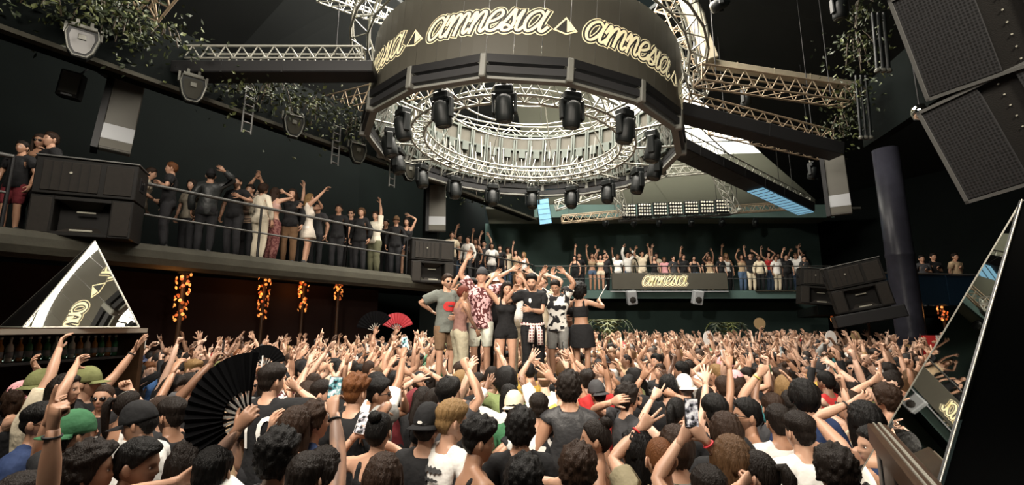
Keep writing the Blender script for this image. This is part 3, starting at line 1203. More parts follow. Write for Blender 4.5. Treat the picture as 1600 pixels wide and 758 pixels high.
# platforms below the right stacks
slab_r = MB()
slab_r.bevbox((0, .35, 0), (1.5, 1.0, .30), .02)
o = slab_r.build('speaker_platform', 'steel_black', loc=(spR.x + .15, spR.y, spR.z - .17), rot=(0, -.20, -.5))
tag(o, 'black platform under the tilted right speaker stack', 'platform')


def big_cabinet(c, M, w, h, d, label, split):
    """flown cabinet seen from below; local -Y is the grille front"""
    o = empty('flown_speaker')
    o.matrix_world = Matrix.Translation(c) @ M
    tag(o, label, 'speaker', 'flown speakers at the top right')
    MB().bevbox((0, d / 2, 0), (w, d, h), .015).build('cabinet', 'speaker_box', o)
    g1_, g2_ = w * split, w * (1 - split)
    for (x0, x1) in ((-w / 2, -w / 2 + g1_), (-w / 2 + g1_ + .16, w / 2)):
        MB().box(((x0 + x1) / 2, -.012, 0), (x1 - x0 - .05, .024, h - .06)).build('grille_panel', 'grille', o)
    for (cx_, cz, sx, sz) in ((0, h / 2 - .012, w, .024), (0, -h / 2 + .012, w, .024), (-w / 2 + .012, 0, .024, h), (w / 2 - .012, 0, .024, h)):
        MB().box((cx_, -.02, cz), (sx, .03, sz)).build('frame_strip', 'rail_steel', o)
    rs = MB()
    for k in range(9):
        rs.lathe([(.006, 0), (.006, .006)], 6, Matrix.Translation((-w / 2 + g1_ + .08, -.005, -h * .42 + k * h * .105)) @ Matrix.Rotation(math.pi / 2, 4, 'X'))
    rs.build('screw_row', 'horn_metal', o)
    return o


def frame_from(A, B, C):
    """matrix with local x along A->B, local z along A->C (orthogonalised), y = z cross x"""
    x = (B - A).normalized()
    z = (C - A)
    z = (z - x * z.dot(x)).normalized()
    y = z.cross(x)
    return Matrix((x, y, z)).transposed().to_4x4()


A_, B_, C_ = at_y(1450, 158, 3.5), at_y(1640, 92, 2.9), at_y(1398, 14, 3.35)
Mx = frame_from(A_, B_, C_)
hh = (C_ - A_).length
big_cabinet((A_ + Mx.to_3x3() @ Vector((.78, 0, .42))), Mx, 1.56, .84, .8, 'upper flown black speaker with mesh grille at the top right corner', .30)
A_, B_, C_ = at_y(1512, 318, 3.6), at_y(1700, 262, 3.0), at_y(1456, 162, 3.5)
Mx = frame_from(A_, B_, C_)
big_cabinet((A_ + Mx.to_3x3() @ Vector((.78, 0, .40))), Mx, 1.56, .80, .8, 'lower flown black speaker with mesh grille above the mirrored pyramid', .26)


# ---------------------------------------------------------------- mirrored pyramids
def pyramid(A, B, C, T, label, mats, edge=.012):
    """triangular pyramid: base A,B,C, apex T; B-C-T is the mirrored face"""
    o = empty('mirrored_pyramid', (A + B + C) / 3)
    tag(o, label, 'pyramid', 'mirrored pyramids')
    cen = (A + B + C + T) / 4
    o0 = (A + B + C) / 3

    def facep(name, tri, mat):
        n = (tri[1] - tri[0]).cross(tri[2] - tri[0]).normalized()
        if n.dot(sum(tri, Vector()) / 3 - cen) < 0:
            tri = [tri[0], tri[2], tri[1]]
            n = -n
        vs = [v - o0 for v in tri] + [v - o0 - n * .012 for v in tri]
        MB().add(vs, [(0, 1, 2), (5, 4, 3), (0, 3, 4, 1), (1, 4, 5, 2), (2, 5, 3, 0)]).build(name, mat, o)
    facep('mirror_face', [B, C, T], mats[0])
    facep('side_face', [A, B, T], mats[1])
    facep('rear_face', [A, C, T], mats[1])
    for p, q in ((A, T), (B, T), (C, T), (A, B), (B, C), (A, C)):
        rod('edge_strip', p - o0, q - o0, edge, 'edge_silver', o)
    return o


pB = at_z(48, 513, 2.275)
pB = Vector((-5.62, 5.6, 2.285))
pC = Vector((-5.20, 6.80, 2.285))
pT = at_y(148, 377, 6.73)
pA = Vector((-7.62, 7.25, 2.285))
pyramid(pA, pB, pC, pT, 'bright mirrored pyramid standing on the bar at left reflecting the ring', ('mirror', 'pyramid_black'))

qT = at_y(1597, 312, 2.5)
qB = at_y(1463, 775, 1.95)
qC = at_y(1330, 762, 3.05)
qA = at_y(1900, 800, 3.0)
zb_ = min(qB.z, qC.z)
pyramid(qA, qB, qC, qT, 'tall dark mirrored pyramid at the right edge of the frame', ('mirror', 'pyramid_black'), .0035)

# booth rail in front of it
rl = empty('booth_rail', at_y(1372, 672, 2.6))
tag(rl, 'dark wooden booth rail with metal strips before the right pyramid', 'rail')
ra, rb_ = at_y(1372, 678, 2.6), at_y(1462, 790, 1.7)
d = rb_ - ra
def rail_piece(nm, mat, w, h, off, L=1.0):
    o = MB().bevbox((d.length / 2, 0, 0), (d.length * L, w, h), .006).build(nm, mat, rl)
    o.rotation_mode = 'QUATERNION'
    o.rotation_quaternion = d.to_track_quat('X', 'Z')
    o.location = (ra - rl.location) + Vector(off)
rail_piece('rail_body', 'wood_dark', .085, .10, (0, 0, 0))
rail_piece('metal_strip', 'edge_silver', .012, .006, (.012, .0, .054))
rail_piece('metal_strip', 'edge_silver', .008, .006, (-.018, .0, .054))
rail_piece('lower_board', 'wood_dark', .04, .5, (0, .0, -.32))
for k in (.15, .5, .85):
    rod('support_post', (ra - rl.location) + d * k + Vector((0, 0, -.05)), (ra - rl.location) + d * k + Vector((0, 0, -ra.z - d.z * k)), .03, 'steel_black', rl)


# ---------------------------------------------------------------- bar with bottles under the left pyramid
bar = empty('bar_cabinet', (-6.3, 6.2, 0))
tag(bar, 'dark bar cabinet with lit bottle shelf under the left pyramid', 'bar')
bo = Vector((-6.3, 6.2, 0))
bu = Vector((.089, .996, 0)).normalized()
bv = Vector((-bu.y, bu.x, 0))
bx0 = Vector((-5.60, 5.55, 0))


def bar_box(nm, mat, u0, u1, v0, v1, z0, z1):
    c = bx0 + bu * ((u0 + u1) / 2) + bv * ((v0 + v1) / 2) - bo
    return MB().box((0, 0, 0), (u1 - u0, v1 - v0, z1 - z0)).build(nm, mat, bar, loc=(c.x, c.y, (z0 + z1) / 2), rot=(0, 0, math.atan2(bu.y, bu.x)))


bar_box('top_board', 'wood_dark', -.35, 1.62, -.10, 2.2, 2.20, 2.275)
bar_box('metal_lip', 'edge_silver', -.35, 1.62, -.115, -.10, 2.21, 2.27)
bar_box('back_board', 'wall_brown', -.3, 1.6, .45, .5, 0, 2.20)
bar_box('shelf', 'steel_black', -.3, 1.6, .02, .45, 1.86, 1.89)
bar_box('shelf_light', 'shelf_lit', -.3, 1.6, .42, .45, 1.89, 1.90)
bar_box('counter', 'steel_black', -.3, 1.6, -.05, .5, 0, 1.45)
bar_box('end_post', 'wood_dark', -.35, -.28, -.10, 2.1, 0, 2.2)
bar_box('end_post', 'wood_dark', 1.55, 1.62, -.10, .5, 0, 2.2)
bsh = MB().lathe([(.034, 0), (.036, .01), (.036, .16), (.030, .19), (.013, .215), (.012, .26), (.015, .262), (.015, .275)], 10)
bmesh_ = [bsh.mesh('bottle', m, True) for m in ('bottle_green', 'bottle_clear', 'bottle_amber')]
bcap = MB().lathe([(.016, .26), (.016, .285), (.010, .288)], 8).mesh('bottle_cap', 'edge_silver', True)
blab = MB().lathe([(.0368, .05), (.0368, .12)], 10).mesh('bottle_label', 'led_light', True)
bname = ['green', 'clear', 'amber']
for i in range(17):
    k = (i * 7 + i // 3) % 3
    p = bx0 + bu * (-.20 + .104 * i) + bv * .22
    o = link('bottle', bmesh_[k], loc=(p.x, p.y, 1.89))
    tag(o, '%s glass bottle on the lit bar shelf under the left pyramid, number %s along' % (bname[k], ['one', 'two', 'three', 'four', 'five', 'six', 'seven', 'eight', 'nine', 'ten', 'eleven', 'twelve', 'thirteen', 'fourteen', 'fifteen', 'sixteen', 'seventeen'][i]), 'bottle', 'bottles on the lit bar shelf')
    link('cap', bcap, o)
    link('paper_label', blab, o)


# ---------------------------------------------------------------- amber sequin lanterns under the galleries
seq = MB()
seq.lathe([(.004, -.010), (.034, -.004), (.034, .004), (.004, .010)], 8)
seqA, seqB = seq.mesh('sequin', 'amber_lit'), seq.mesh('sequin', 'amber_dim')


def lantern(px, y0, y1, Y, label):
    a, b = at_y(px, y0, Y), at_y(px - 3, y1, Y)
    o = empty('amber_lantern', (b.x, b.y, 0))
    zl = b.z
    tag(o, label, 'lamp', 'amber lanterns under the galleries')
    h = (a.z - b.z)
    rod('core_pole', (0, 0, 0), (0, 0, zl + h), .04, 'wood_dark', o)
    MB().lathe([(.12, 0), (.13, .03), (.05, .08)], 10).build('crown', 'steel_black', o, loc=(0, 0, zl + h))
    rs = random.Random(int(px))
    n = max(12, int(h / .022))
    for i in range(n):
        t = i / n
        rr = .10 + .04 * t
        w = rs.uniform(0, 6.28)
        q = link('sequin', seqA if rs.random() < .45 else seqB, o, loc=(rr * math.cos(w), rr * math.sin(w), zl + h * t), rot=(rs.uniform(1.0, 2.0), 0, w + 1.57))
        q.scale = (1, 1, 1)
    bpy_l = bpy.data.lights.new('amber_glow', 'POINT')
    bpy_l.energy = 9
    bpy_l.color = (1, .38, .10)
    bpy_l.shadow_soft_size = .15
    lo_ = bpy.data.objects.new('amber_glow', bpy_l)
    COL.objects.link(lo_)
    lo_.parent = o
    lo_.location = (0.0, -.3, zl + h * .7)


for (px, y0, y1, Y, lab) in ((283, 428, 500, 9.6, 'tallest amber sequin lantern under the side gallery, nearest the pyramid'),
                             (412, 434, 498, 12.0, 'amber sequin lantern under the side gallery, second from the pyramid'),
                             (475, 440, 486, 13.2, 'amber sequin lantern under the side gallery, third from the pyramid'),
                             (531, 432, 468, 13.6, 'short amber sequin lantern under the side gallery, farthest from the pyramid'),
                             (1307, 482, 502, 16.5, 'amber lantern under the small right speaker stack'),
                             (1359, 480, 500, 16.0, 'amber lantern under the tilted right speaker stack'),
                             (1478, 478, 500, 15.0, 'amber lantern right of the round column')):
    lantern(px, y0, y1, Y, lab)


# ---------------------------------------------------------------- small rear sign
sg = empty('lettered_sign', (6.75, 20.5, GZ + .4))
tag(sg, 'dark sign board reading amnesia on the rear gallery railing', 'sign')
MB().bevbox((0, .04, .0), (4.95, .08, .72), .015).build('board', 'led_face', sg)
SW = .40


def fs_(u, v, h):
    return ((u - 2.55) * SW - .18, -h * .6, -.19 + v * SW)


lettering(sg, fs_)
# pale loudspeakers hanging below it
for i, px in enumerate((987, 1090)):
    p = at_y(px, 465, 20.4)
    o = MB().bevbox((0, 0, 0), (.42, .34, .60), .04).build('hanging_speaker', 'led_light', loc=p, rot=(.2, .12 if i else -.12, 0))
    tag(o, 'small pale box speaker hung below the %s end of the rear sign' % ('right' if i else 'left'), 'speaker')
    MB().lathe([(.14, 0), (.12, .03), (.05, .05)], 12, Matrix.Translation((0, -.165, -.08)) @ Matrix.Rotation(math.pi / 2, 4, 'X')).build('woofer', 'speaker_panel', o)


# ---------------------------------------------------------------- plants
def leaf_mass(n, spread, seed, size=.11):
    rs = np.random.RandomState(seed)
    V, F = [], []
    for i in range(n):
        c = rs.normal(size=3) * np.array(spread)
        c[2] = -abs(c[2]) * 1.0 + spread[2] * .8
        u = rs.normal(size=3)
        u /= np.linalg.norm(u)
        w = np.cross(u, rs.normal(size=3))
        w /= np.linalg.norm(w)
        L = size * rs.uniform(.6, 1.3)
        k = len(V)
        nn = np.cross(u, w)
        V += [c, c + u * L * .5 + w * L * .28 + nn * .01, c + u * L, c + u * L * .5 - w * L * .28 + nn * .01, c + u * L * .5 - nn * L * .08]
        F += [(k, k + 1, k + 4), (k + 1, k + 2, k + 4), (k + 2, k + 3, k + 4), (k + 3, k, k + 4)]
    return np.array(V), F


def plant(loc, n, spread, seed, label, size=.11, mat='leaf'):
    o = empty('hanging_plant', loc)
    tag(o, label, 'plant', 'hanging plants')
    V, F = leaf_mass(n, spread, seed, size)
    f = link('foliage', mesh_arrays('foliage', V, F, [mat, 'leaf_pale'], fmat=[(i // 4) % 3 == 0 for i in range(len(F))]), o)
    f['kind'] = 'stuff'
    st_ = MB()
    rs = random.Random(seed)
    for k in range(8):
        q = Vector((rs.uniform(-1, 1) * spread[0], rs.uniform(-1, 1) * spread[1], rs.uniform(-.8, .4) * spread[2]))
        st_.poly_tube([(q.x * .5, q.y * .5, spread[2]), (q.x * .8, q.y * .8, spread[2] * .5 + q.z * .5), tuple(q)], .012, 4)
    st_.build('stem', 'stem_brown', o)


def on_bulk(px, py, off=.3):
    r = Vector(ray(px, py))
    o2 = Vector((0, 0, CAMZ))
    tt = ((BL0 - bl_n * off) - o2).dot(bl_n) / r.dot(bl_n)
    return o2 + r * tt


for i, (px, py, n, sp, lab) in enumerate(((70, 5, 330, (.7, .4, .28), 'leafy plants trailing over the top left ledge'),
                                         (150, 20, 420, (.55, .4, .42), 'dense leafy plant above the nearest wash lamp'),
                                         (195, 45, 260, (.22, .3, .45), 'narrow trailing plant at the left truss end'),
                                         (255, 62, 160, (.5, .3, .25), 'dark thin plant behind the left truss'),
                                         (365, 138, 260, (.5, .35, .30), 'leafy plant trailing below the left truss'),
                                         (425, 150, 420, (.7, .4, .42), 'full hanging plant in the middle of the side bulkhead'),
                                         (490, 178, 360, (.6, .4, .40), 'dark hanging plant left of the warm truss'),
                                         (556, 205, 260, (.45, .3, .45), 'hanging plant touching the ring edge'))):
    plant(on_bulk(px, py), n, sp, 11 + i, lab, .12)
for i, (px, py, Y, n, sp, lab) in enumerate(((1350, 20, 9.5, 160, (.25, .3, .3), 'small plant at the very top right of the trusses'),
                                            (1340, 85, 9.8, 300, (.28, .3, .5), 'tall hanging plant right of the uppermost truss'),
                                            (1330, 155, 11.4, 260, (.28, .3, .4), 'hanging plant at the end of the warm trusses'),
                                            (1318, 200, 11.8, 200, (.25, .3, .35), 'small hanging plant above the right screen column'),
                                            (740, 300, 17.5, 200, (.6, .3, .25), 'dim plants below the far left of the ring'))):
    plant(at_y(px, py, Y), n, sp, 40 + i, lab, .11)


def palm(loc, label, seed, h=1.6):
    rs = random.Random(seed)
    o = empty('palm_plant', loc)
    tag(o, label, 'plant', 'palms in the crowd')
    rod('stem', (0, 0, 0), (0, 0, h * .55), .05, 'stem_brown', o)
    for k in range(7):
        az = k * .9 + rs.uniform(-.2, .2)
        mb = MB()
        pts = []
        for i in range(9):
            t = i / 8
            r = t * .75
            pts.append(Vector((r * math.cos(az), r * math.sin(az), h * .55 + .65 * math.sin(t * 2.4) * (h * .4))))
        mb.poly_tube(pts, .012, 4)
        sd = Vector((-math.sin(az), math.cos(az), 0))
        for i in range(1, 9):
            for s_ in (-1, 1):
                p = pts[i]
                L = .26 * math.sin(i / 9 * 3.0) + .06
                q = p + sd * (s_ * L) + (pts[i] - pts[i - 1]).normalized() * .12 + Vector((0, 0, -.08))
                w_ = (pts[i] - pts[i - 1]) * .28
                mb.add([p - w_, p + w_, q, (p + q) / 2 + Vector((0, 0, .02))], [(0, 1, 3), (1, 2, 3), (2, 0, 3)])
        mb.build('frond', 'leaf_pale' if k % 2 else 'leaf', o)


for (px, py, Y, lab, sd) in ((950, 500, 15, 'palm beside the dancer with big curly hair', 1), (1135, 505, 18.5, 'palm in the rear crowd under the right end of the sign', 2)):
    p = at_y(px, py, Y)
    palm((p.x, p.y, 0), lab, sd, p.z + .6)

# extra hardware at the right: lamp bars near the plants
for i, (px, y0, y1, Y) in enumerate(((1372, 20, 110, 9.2), (1345, 118, 215, 11.0))):
    a, b = at_y(px, y0, Y), at_y(px + 8, y1, Y)
    o = empty('lamp_bar', b)
    tag(o, ['upper', 'lower'][i] + ' black vertical lamp bar hanging beside the right plants', 'stage light', 'lamp bars at right')
    d = a - b
    for s_ in (-.12, 0, .12):
        rod('tube', Vector((s_, 0, 0)), d + Vector((s_, 0, 0)), .035, 'lamp_black', o)
        MB().lathe([(.05, -.04), (.06, 0), (.04, .04)], 8).build('end_cap', 'lamp_rim', o, loc=(s_, 0, 0))
moving_head(at_y(1310, -8, 9.5), 0, .2, 'black spotlight cut by the top edge near the right plants', 'top spotlights', .8)
moving_head(at_y(1125, -14, 10.5), 1.2, 1.2, 'black spotlight cut by the top edge right of the ring', 'top spotlights', .8)
moving_head(at_y(1165, 140, 12.0), .5, .3, 'dark spotlight hung between the two upper right trusses', 'top spotlights', .7)
moving_head(at_y(1268, 255, 14.2), .5, .3, 'dark spotlight at the end of the third right truss', 'top spotlights', .7)
# disco ball lamp near the flown speakers
gl = MB().lathe([(.02, -.12), (.09, -.09), (.12, 0), (.09, .09), (.02, .12)], 14).build('mirror_ball', 'mirror', loc=at_y(1438, 175, 6.5), smooth=True)
tag(gl, 'small shiny ball lamp left of the flown speakers', 'lamp')
hang(gl, [(0, 0, .1)])

# added behind the camera: unseen truss and two spotlights to light the dancers' faces
truss((-4.2, -.9, 6.75), (4.2, -.9, 6.75), .32, .32, .45, 'unseen front truss added behind the camera to carry the face lights')
for sx, nm in ((-1, 'left'), (1, 'right')):
    o = moving_head((sx * 2.9, -.9, 6.52), 0, .75, 'added unseen face spotlight on the %s half of the front truss' % nm, 'added front face spotlights', 1.0)
    L = bpy.data.lights.new('added_face_light', 'SPOT')
    L.energy = 1900
    L.color = (1.0, .90, .76)
    L.spot_size = math.radians(78)
    L.spot_blend = .8
    L.shadow_soft_size = .22
    lo_ = bpy.data.objects.new('added_face_light', L)
    COL.objects.link(lo_)
    lo_.parent = o
    src = Vector((0, .75, -.75))
    lo_.location = src
    dv = Vector((.4, 11.0, 2.3)) - (Vector(o.location) + src)
    lo_.rotation_euler = dv.to_track_quat('-Z', 'Y').to_euler()
# small wall speaker above the far left gallery
ws = at_y(112, 134, 8.6)
o = MB().bevbox((0, 0, 0), (.34, .26, .52), .02).build('mounted_speaker', 'speaker_box', loc=ws, rot=(.15, .12, .5))
tag(o, 'small box speaker mounted above the far left of the side gallery', 'speaker')
MB().bevbox((0, -.135, .02), (.28, .02, .40), .006).build('grille_panel', 'led_off', o)
MB().box((0, -.14, -.21), (.16, .012, .03)).build('badge', 'led_light', o)
MB().bar((0, .1, .2), (0, .5, .5), .02).build('mounting_arm', 'steel_black', o)

# ================================================================ PEOPLE
def g_tube(pts, rad, n=14, ref=(1, 0, 0)):
    """closed tube with elliptical sections; rad=(a along ref, b across)"""
    pts = [np.array(p, float) for p in pts]
    V, F = [], []
    k = len(pts)
    for i, p in enumerate(pts):
        t = pts[min(i + 1, k - 1)] - pts[max(i - 1, 0)]
        t /= np.linalg.norm(t)
        x = np.array(ref, float)
        x = x - t * x.dot(t)
        x /= np.linalg.norm(x)
        y = np.cross(t, x)
        a, b = rad[i] if isinstance(rad[i], (tuple, list)) else (rad[i], rad[i])
        for j in range(n):
            w = 2 * math.pi * j / n
            V.append(p + x * a * math.cos(w) + y * b * math.sin(w))
    for i in range(k - 1):
        for j in range(n):
            F.append((i * n + j, i * n + (j + 1) % n, (i + 1) * n + (j + 1) % n, (i + 1) * n + j))
    F.append(tuple(range(n - 1, -1, -1)))
    F.append(tuple(range((k - 1) * n, k * n)))
    return V, F


def g_ell(c, r, nu=14, nv=9):
    V, F = [], []
    for i in range(nv + 1):
        t = math.pi * i / nv
        for j in range(nu):
            a = 2 * math.pi * j / nu
            V.append((c[0] + r[0] * math.sin(t) * math.cos(a), c[1] + r[1] * math.sin(t) * math.sin(a), c[2] + r[2] * math.cos(t)))
    for i in range(nv):
        for j in range(nu):
            F.append((i * nu + j, (i + 1) * nu + j, (i + 1) * nu + (j + 1) % nu, i * nu + (j + 1) % nu))
    return V, F


def remesh(parts, voxel, smooth=5, sizes=(2000,)):
    """union of closed pieces as one continuous skin; returns one (V,F) per wanted triangle count"""
    mb = MB()
    for (V, F) in parts:
        mb.add(V, F)
    o = mb.build('remesh_tmp', 'skin')
    bm = bmesh.new()
    bm.from_mesh(o.data)
    bmesh.ops.recalc_face_normals(bm, faces=bm.faces)
    bm.to_mesh(o.data)
    bm.free()
    r = o.modifiers.new('r', 'REMESH')
    r.mode = 'VOXEL'
    r.voxel_size = voxel
    s = o.modifiers.new('s', 'SMOOTH')
    s.factor = 0.5
    s.iterations = smooth
    dg = bpy.context.evaluated_depsgraph_get()
    ev = o.evaluated_get(dg)
    me = bpy.data.meshes.new_from_object(ev)
    o.modifiers.clear()
    o.data = me
    me.calc_loop_triangles()
    full = len(me.loop_triangles)
    out = []
    for want in sizes:
        o.modifiers.clear()
        d = o.modifiers.new('d', 'DECIMATE')
        d.ratio = min(1.0, want / full)
        dg = bpy.context.evaluated_depsgraph_get()
        ev = o.evaluated_get(dg)
        m2 = ev.to_mesh()
        m2.calc_loop_triangles()
        V = np.empty(len(m2.vertices) * 3, np.float32)
        m2.vertices.foreach_get('co', V)
        F = np.empty(len(m2.loop_triangles) * 3, np.int32)
        m2.loop_triangles.foreach_get('vertices', F)
        out.append((V.reshape(-1, 3).astype(float), F.reshape(-1, 3)))
        ev.to_mesh_clear()
    bpy.data.objects.remove(o)
    return out


# ---- rest skeleton (T pose, facing +Y, right side = +X), 1.76 m tall
SH = np.array([0.175, 0.0, 1.425])      # shoulder
UA, FA = 0.285, 0.255                   # upper arm, forearm
HIP = np.array([0.092, 0.0, 0.93])
TH_, SN_ = 0.43, 0.415                  # thigh, shin
HEADC = np.array([0.0, 0.012, 1.635])
NECK = np.array([0.0, -0.01, 1.50])
SPINE = np.array([0.0, 0.0, 1.05])


def torso_parts(f, g=0.0, z0=None, z1=None):
    """f: 0 man, 1 woman; g: added cloth thickness"""
    lv = [(0.84, .105, .085), (0.90, .158 + .012 * f, .112), (0.97, .162 + .012 * f, .118), (1.05, .147 - .012 * f, .106),
          (1.12, .140 - .016 * f, .102), (1.20, .152 - .014 * f, .110), (1.29, .168 - .016 * f, .120 + .006 * f),
          (1.36, .172 - .016 * f, .112), (1.42, .160 - .014 * f, .092), (1.465, .110 - .008 * f, .070)]
    P, R = [], []
    for z, a, b in lv:
        if z0 is not None and z < z0 - 1e-6:
            continue
        if z1 is not None and z > z1 + 1e-6:
            continue
        P.append((0, -0.005 if z > 1.3 else 0, z))
        R.append((a + g, b + g))
    return P, R


def arm_tube(sx, f, g, x_end, start=0.10):
    k = 1 - 0.12 * f
    st = [(0.10, .060), (0.175, .064), (0.24, .057), (0.32, .052), (0.40, .046), (0.46, .041), (0.51, .043), (0.57, .041), (0.65, .032), (0.715, .0265)]
    P, R = [], []
    for x, r in st:
        if x > x_end + 1e-6:
            break
        P.append((sx * x, 0, 1.42 if x > .12 else 1.40))
        R.append((r * k + g, r * k * 0.95 + g))
    last = P[-1][0] * sx
    if x_end - last > 0.01:
        P.append((sx * x_end, 0, 1.42))
        R.append((R[-1][0], R[-1][1]))
    return g_tube(P, R, 12, (0, 0, 1))


def leg_tube(sx, f, g, z_end, flare=0.0):
    k = 1 + 0.03 * f
    st = [(0.93, .088), (0.84, .090), (0.74, .080), (0.62, .067), (0.52, .057), (0.46, .053), (0.38, .056), (0.30, .053), (0.20, .042), (0.09, .036)]
    P, R = [], []
    for z, r in st:
        if z < z_end - 1e-6:
            break
        P.append((sx * 0.095, 0.0 if z > .5 else -0.008, z))
        R.append(r * k + g + flare * (0.93 - z))
    if P[-1][2] - z_end > 0.01:
        P.append((sx * 0.095, -0.008, z_end))
        R.append(R[-1])
    return g_tube(P, R, 12, (1, 0, 0))


def foot_parts(sx, g):
    return [g_tube([(sx * .095, -.075, .045), (sx * .095, -.03, .055), (sx * .098, .05, .045), (sx * .102, .12, .032), (sx * .102, .175, .026)],
                   [(.030 + g, .042 + g * .6), (.036 + g, .05 + g * .6), (.040 + g, .042 + g * .6), (.045 + g, .03 + g * .6), (.030 + g, .022 + g * .6)], 12, (1, 0, 0))]


def body_template(f):
    P, R = torso_parts(f)
    parts = [g_tube(P, R, 20)]
    nk = .056 - .008 * f
    parts.append(g_tube([(0, -.012, 1.42), (0, -.012, 1.48), (0, 0.0, 1.54), (0, .004, 1.60)], [(nk + .03, nk + .008), (nk + .004, nk + .002), (nk, nk), (nk, nk)], 14))
    for s in (-1, 1):
        # trapezius
        parts.append(g_tube([(s * .02, -.018, 1.475), (s * .09, -.015, 1.455), (s * .165, -.004, 1.43)], [(.05, .045), (.045, .04), (.04, .045)], 10, (0, 0, 1)))
        parts.append(arm_tube(s, f, 0, .715))
        parts.append(leg_tube(s, f, 0, .09))
        parts += foot_parts(s, 0)
        # seat
        parts.append(g_ell((s * .075, -.055, .92), (.085, .075, .09)))
        if f:
            parts.append(g_ell((s * .07, .085, 1.275), (.062, .058, .06)))
        else:
            parts.append(g_ell((s * .075, .065, 1.315), (.078, .05, .055)))
    return remesh(parts, 0.0105, 4, (2300, 720, 320))


def top_template(kind, f):
    g = {'tee': .016, 'long': .016, 'tank': .010, 'crop': .008, 'jersey': .022, 'jacket': .028, 'dress': .010, 'vest': .014}[kind]
    parts = []
    if kind in ('tank', 'crop'):
        lo = 1.18 if kind == 'crop' else 0.90
        P, R = torso_parts(f, g, z0=lo, z1=1.36)
        if kind == 'crop':
            P = [(0, 0, 1.16)] + P
            R = [(R[0][0] - .004, R[0][1])] + R
        parts.append(g_tube(P, R, 20))
        for s in (-1, 1):
            parts.append(g_tube([(s * .095, .09, 1.33), (s * .092, .055, 1.425), (s * .085, -.01, 1.487), (s * .09, -.075, 1.425), (s * .095, -.095, 1.33)],
                                [(.026, .016)] * 5, 8, (1, 0, 0)))
    else:
        P, R = torso_parts(f, g, z0=.90 if kind != 'dress' else .97)
        if kind in ('tee', 'long', 'vest'):
            P = [(0, 0, .85)] + P
            R = [(R[0][0] + .016, R[0][1] + .016)] + R
            R[1] = (R[1][0] + .012, R[1][1] + .012)
            R[2] = (R[2][0] + .006, R[2][1] + .006)
        if kind == 'dress':
            P = [(0, 0, .66), (0, 0, .85)] + P
            R = [(.24, .20), (.205, .165)] + R
        elif kind in ('jersey', 'jacket'):
            P = [(0, 0, .82)] + P
            R = [(R[0][0] + .01, R[0][1] + .01)] + R
        if kind == 'vest' or kind == 'dress':
            P[-1] = (0, -.006, 1.478)
        parts.append(g_tube(P, R, 20))
        for s in (-1, 1):
            parts.append(g_tube([(s * .055, -.018, 1.468), (s * .10, -.015, 1.452), (s * .165, -.004, 1.428)],
                                [(.05 + g * .7, .045 + g * .6), (.045 + g * .7, .04 + g * .6), (.04 + g, .045 + g)], 10, (0, 0, 1)))
            if kind in ('vest', 'dress'):
                parts.append(arm_tube(s, f, g, .20))
            else:
                parts.append(arm_tube(s, f, g + (.012 if kind in ('tee', 'jersey') else .004), {'tee': .345, 'jersey': .38}.get(kind, .70)))
    for s in (-1, 1):
        if f:
            parts.append(g_ell((s * .07, .085, 1.275), (.062 + g, .058 + g, .06 + g)))
        elif kind not in ('crop',):
            parts.append(g_ell((s * .075, .065, 1.315), (.078 + g, .05 + g, .055 + g)))
    return remesh(parts, 0.0115, 3, (1500, 460, 200))


def bottom_template(kind, f):
    g = .014
    P, R = torso_parts(f, g * .8, z0=.84, z1=.97)
    P.append((0, 0, .985))
    R.append((.158 + g * .5, .115 + g * .5))
    parts = [g_tube(P, R, 18)]
    if kind == 'skirt':
        parts = [g_tube([(0, 0, .62), (0, 0, .78), (0, 0, .93), (0, 0, 1.03)], [(.250, .205), (.238, .19), (.222, .165), (.178, .135)], 20)]
    else:
        for s in (-1, 1):
            parts.append(leg_tube(s, f, g if kind != 'cargo' else .03, {'pants': .07, 'cargo': .06, 'shorts': .56, 'hotpants': .80}[kind], .01))
            parts.append(g_ell((s * .075, -.055, .92), (.085 + g, .075 + g, .09 + g)))
    return remesh(parts, 0.012, 3, (900, 300, 110))


def shoe_template():
    parts = foot_parts(-1, .012) + foot_parts(1, .012)
    for s in (-1, 1):
        parts.append(g_tube([(s * .095, -.02, .05), (s * .095, -.012, .14)], [.05, .047], 12))
        parts.append(g_tube([(s * .097, -.09, .012), (s * .10, .19, .012)], [(.044, .014)] * 2, 10, (1, 0, 0)))
    return remesh(parts, 0.009, 2, (500, 160, 60))


# ---- hands: wrist at origin, fingers +X, palm faces -Z, right hand (thumb +Y)
def finger(base, d0, lens, r0, r1, curls, axis):
    p = np.array(base, float)
    d = np.array(d0, float)
    d /= np.linalg.norm(d)
    ax = np.array(axis, float)
    pts, rad = [p - d * .018], [r0]
    pts.append(p.copy())
    rad.append(r0)
    for i, (L, c) in enumerate(zip(lens, curls)):
        q = Quaternion(Vector(ax), math.radians(c))
        d = np.array(q @ Vector(d))
        p = p + d * L
        pts.append(p.copy())
        rad.append(r0 + (r1 - r0) * (i + 1) / len(lens))
    pts.append(p + d * .006)
    rad.append(r1 * .6)
    return g_tube(pts, rad, 8, (0.05, 1, 0.02))


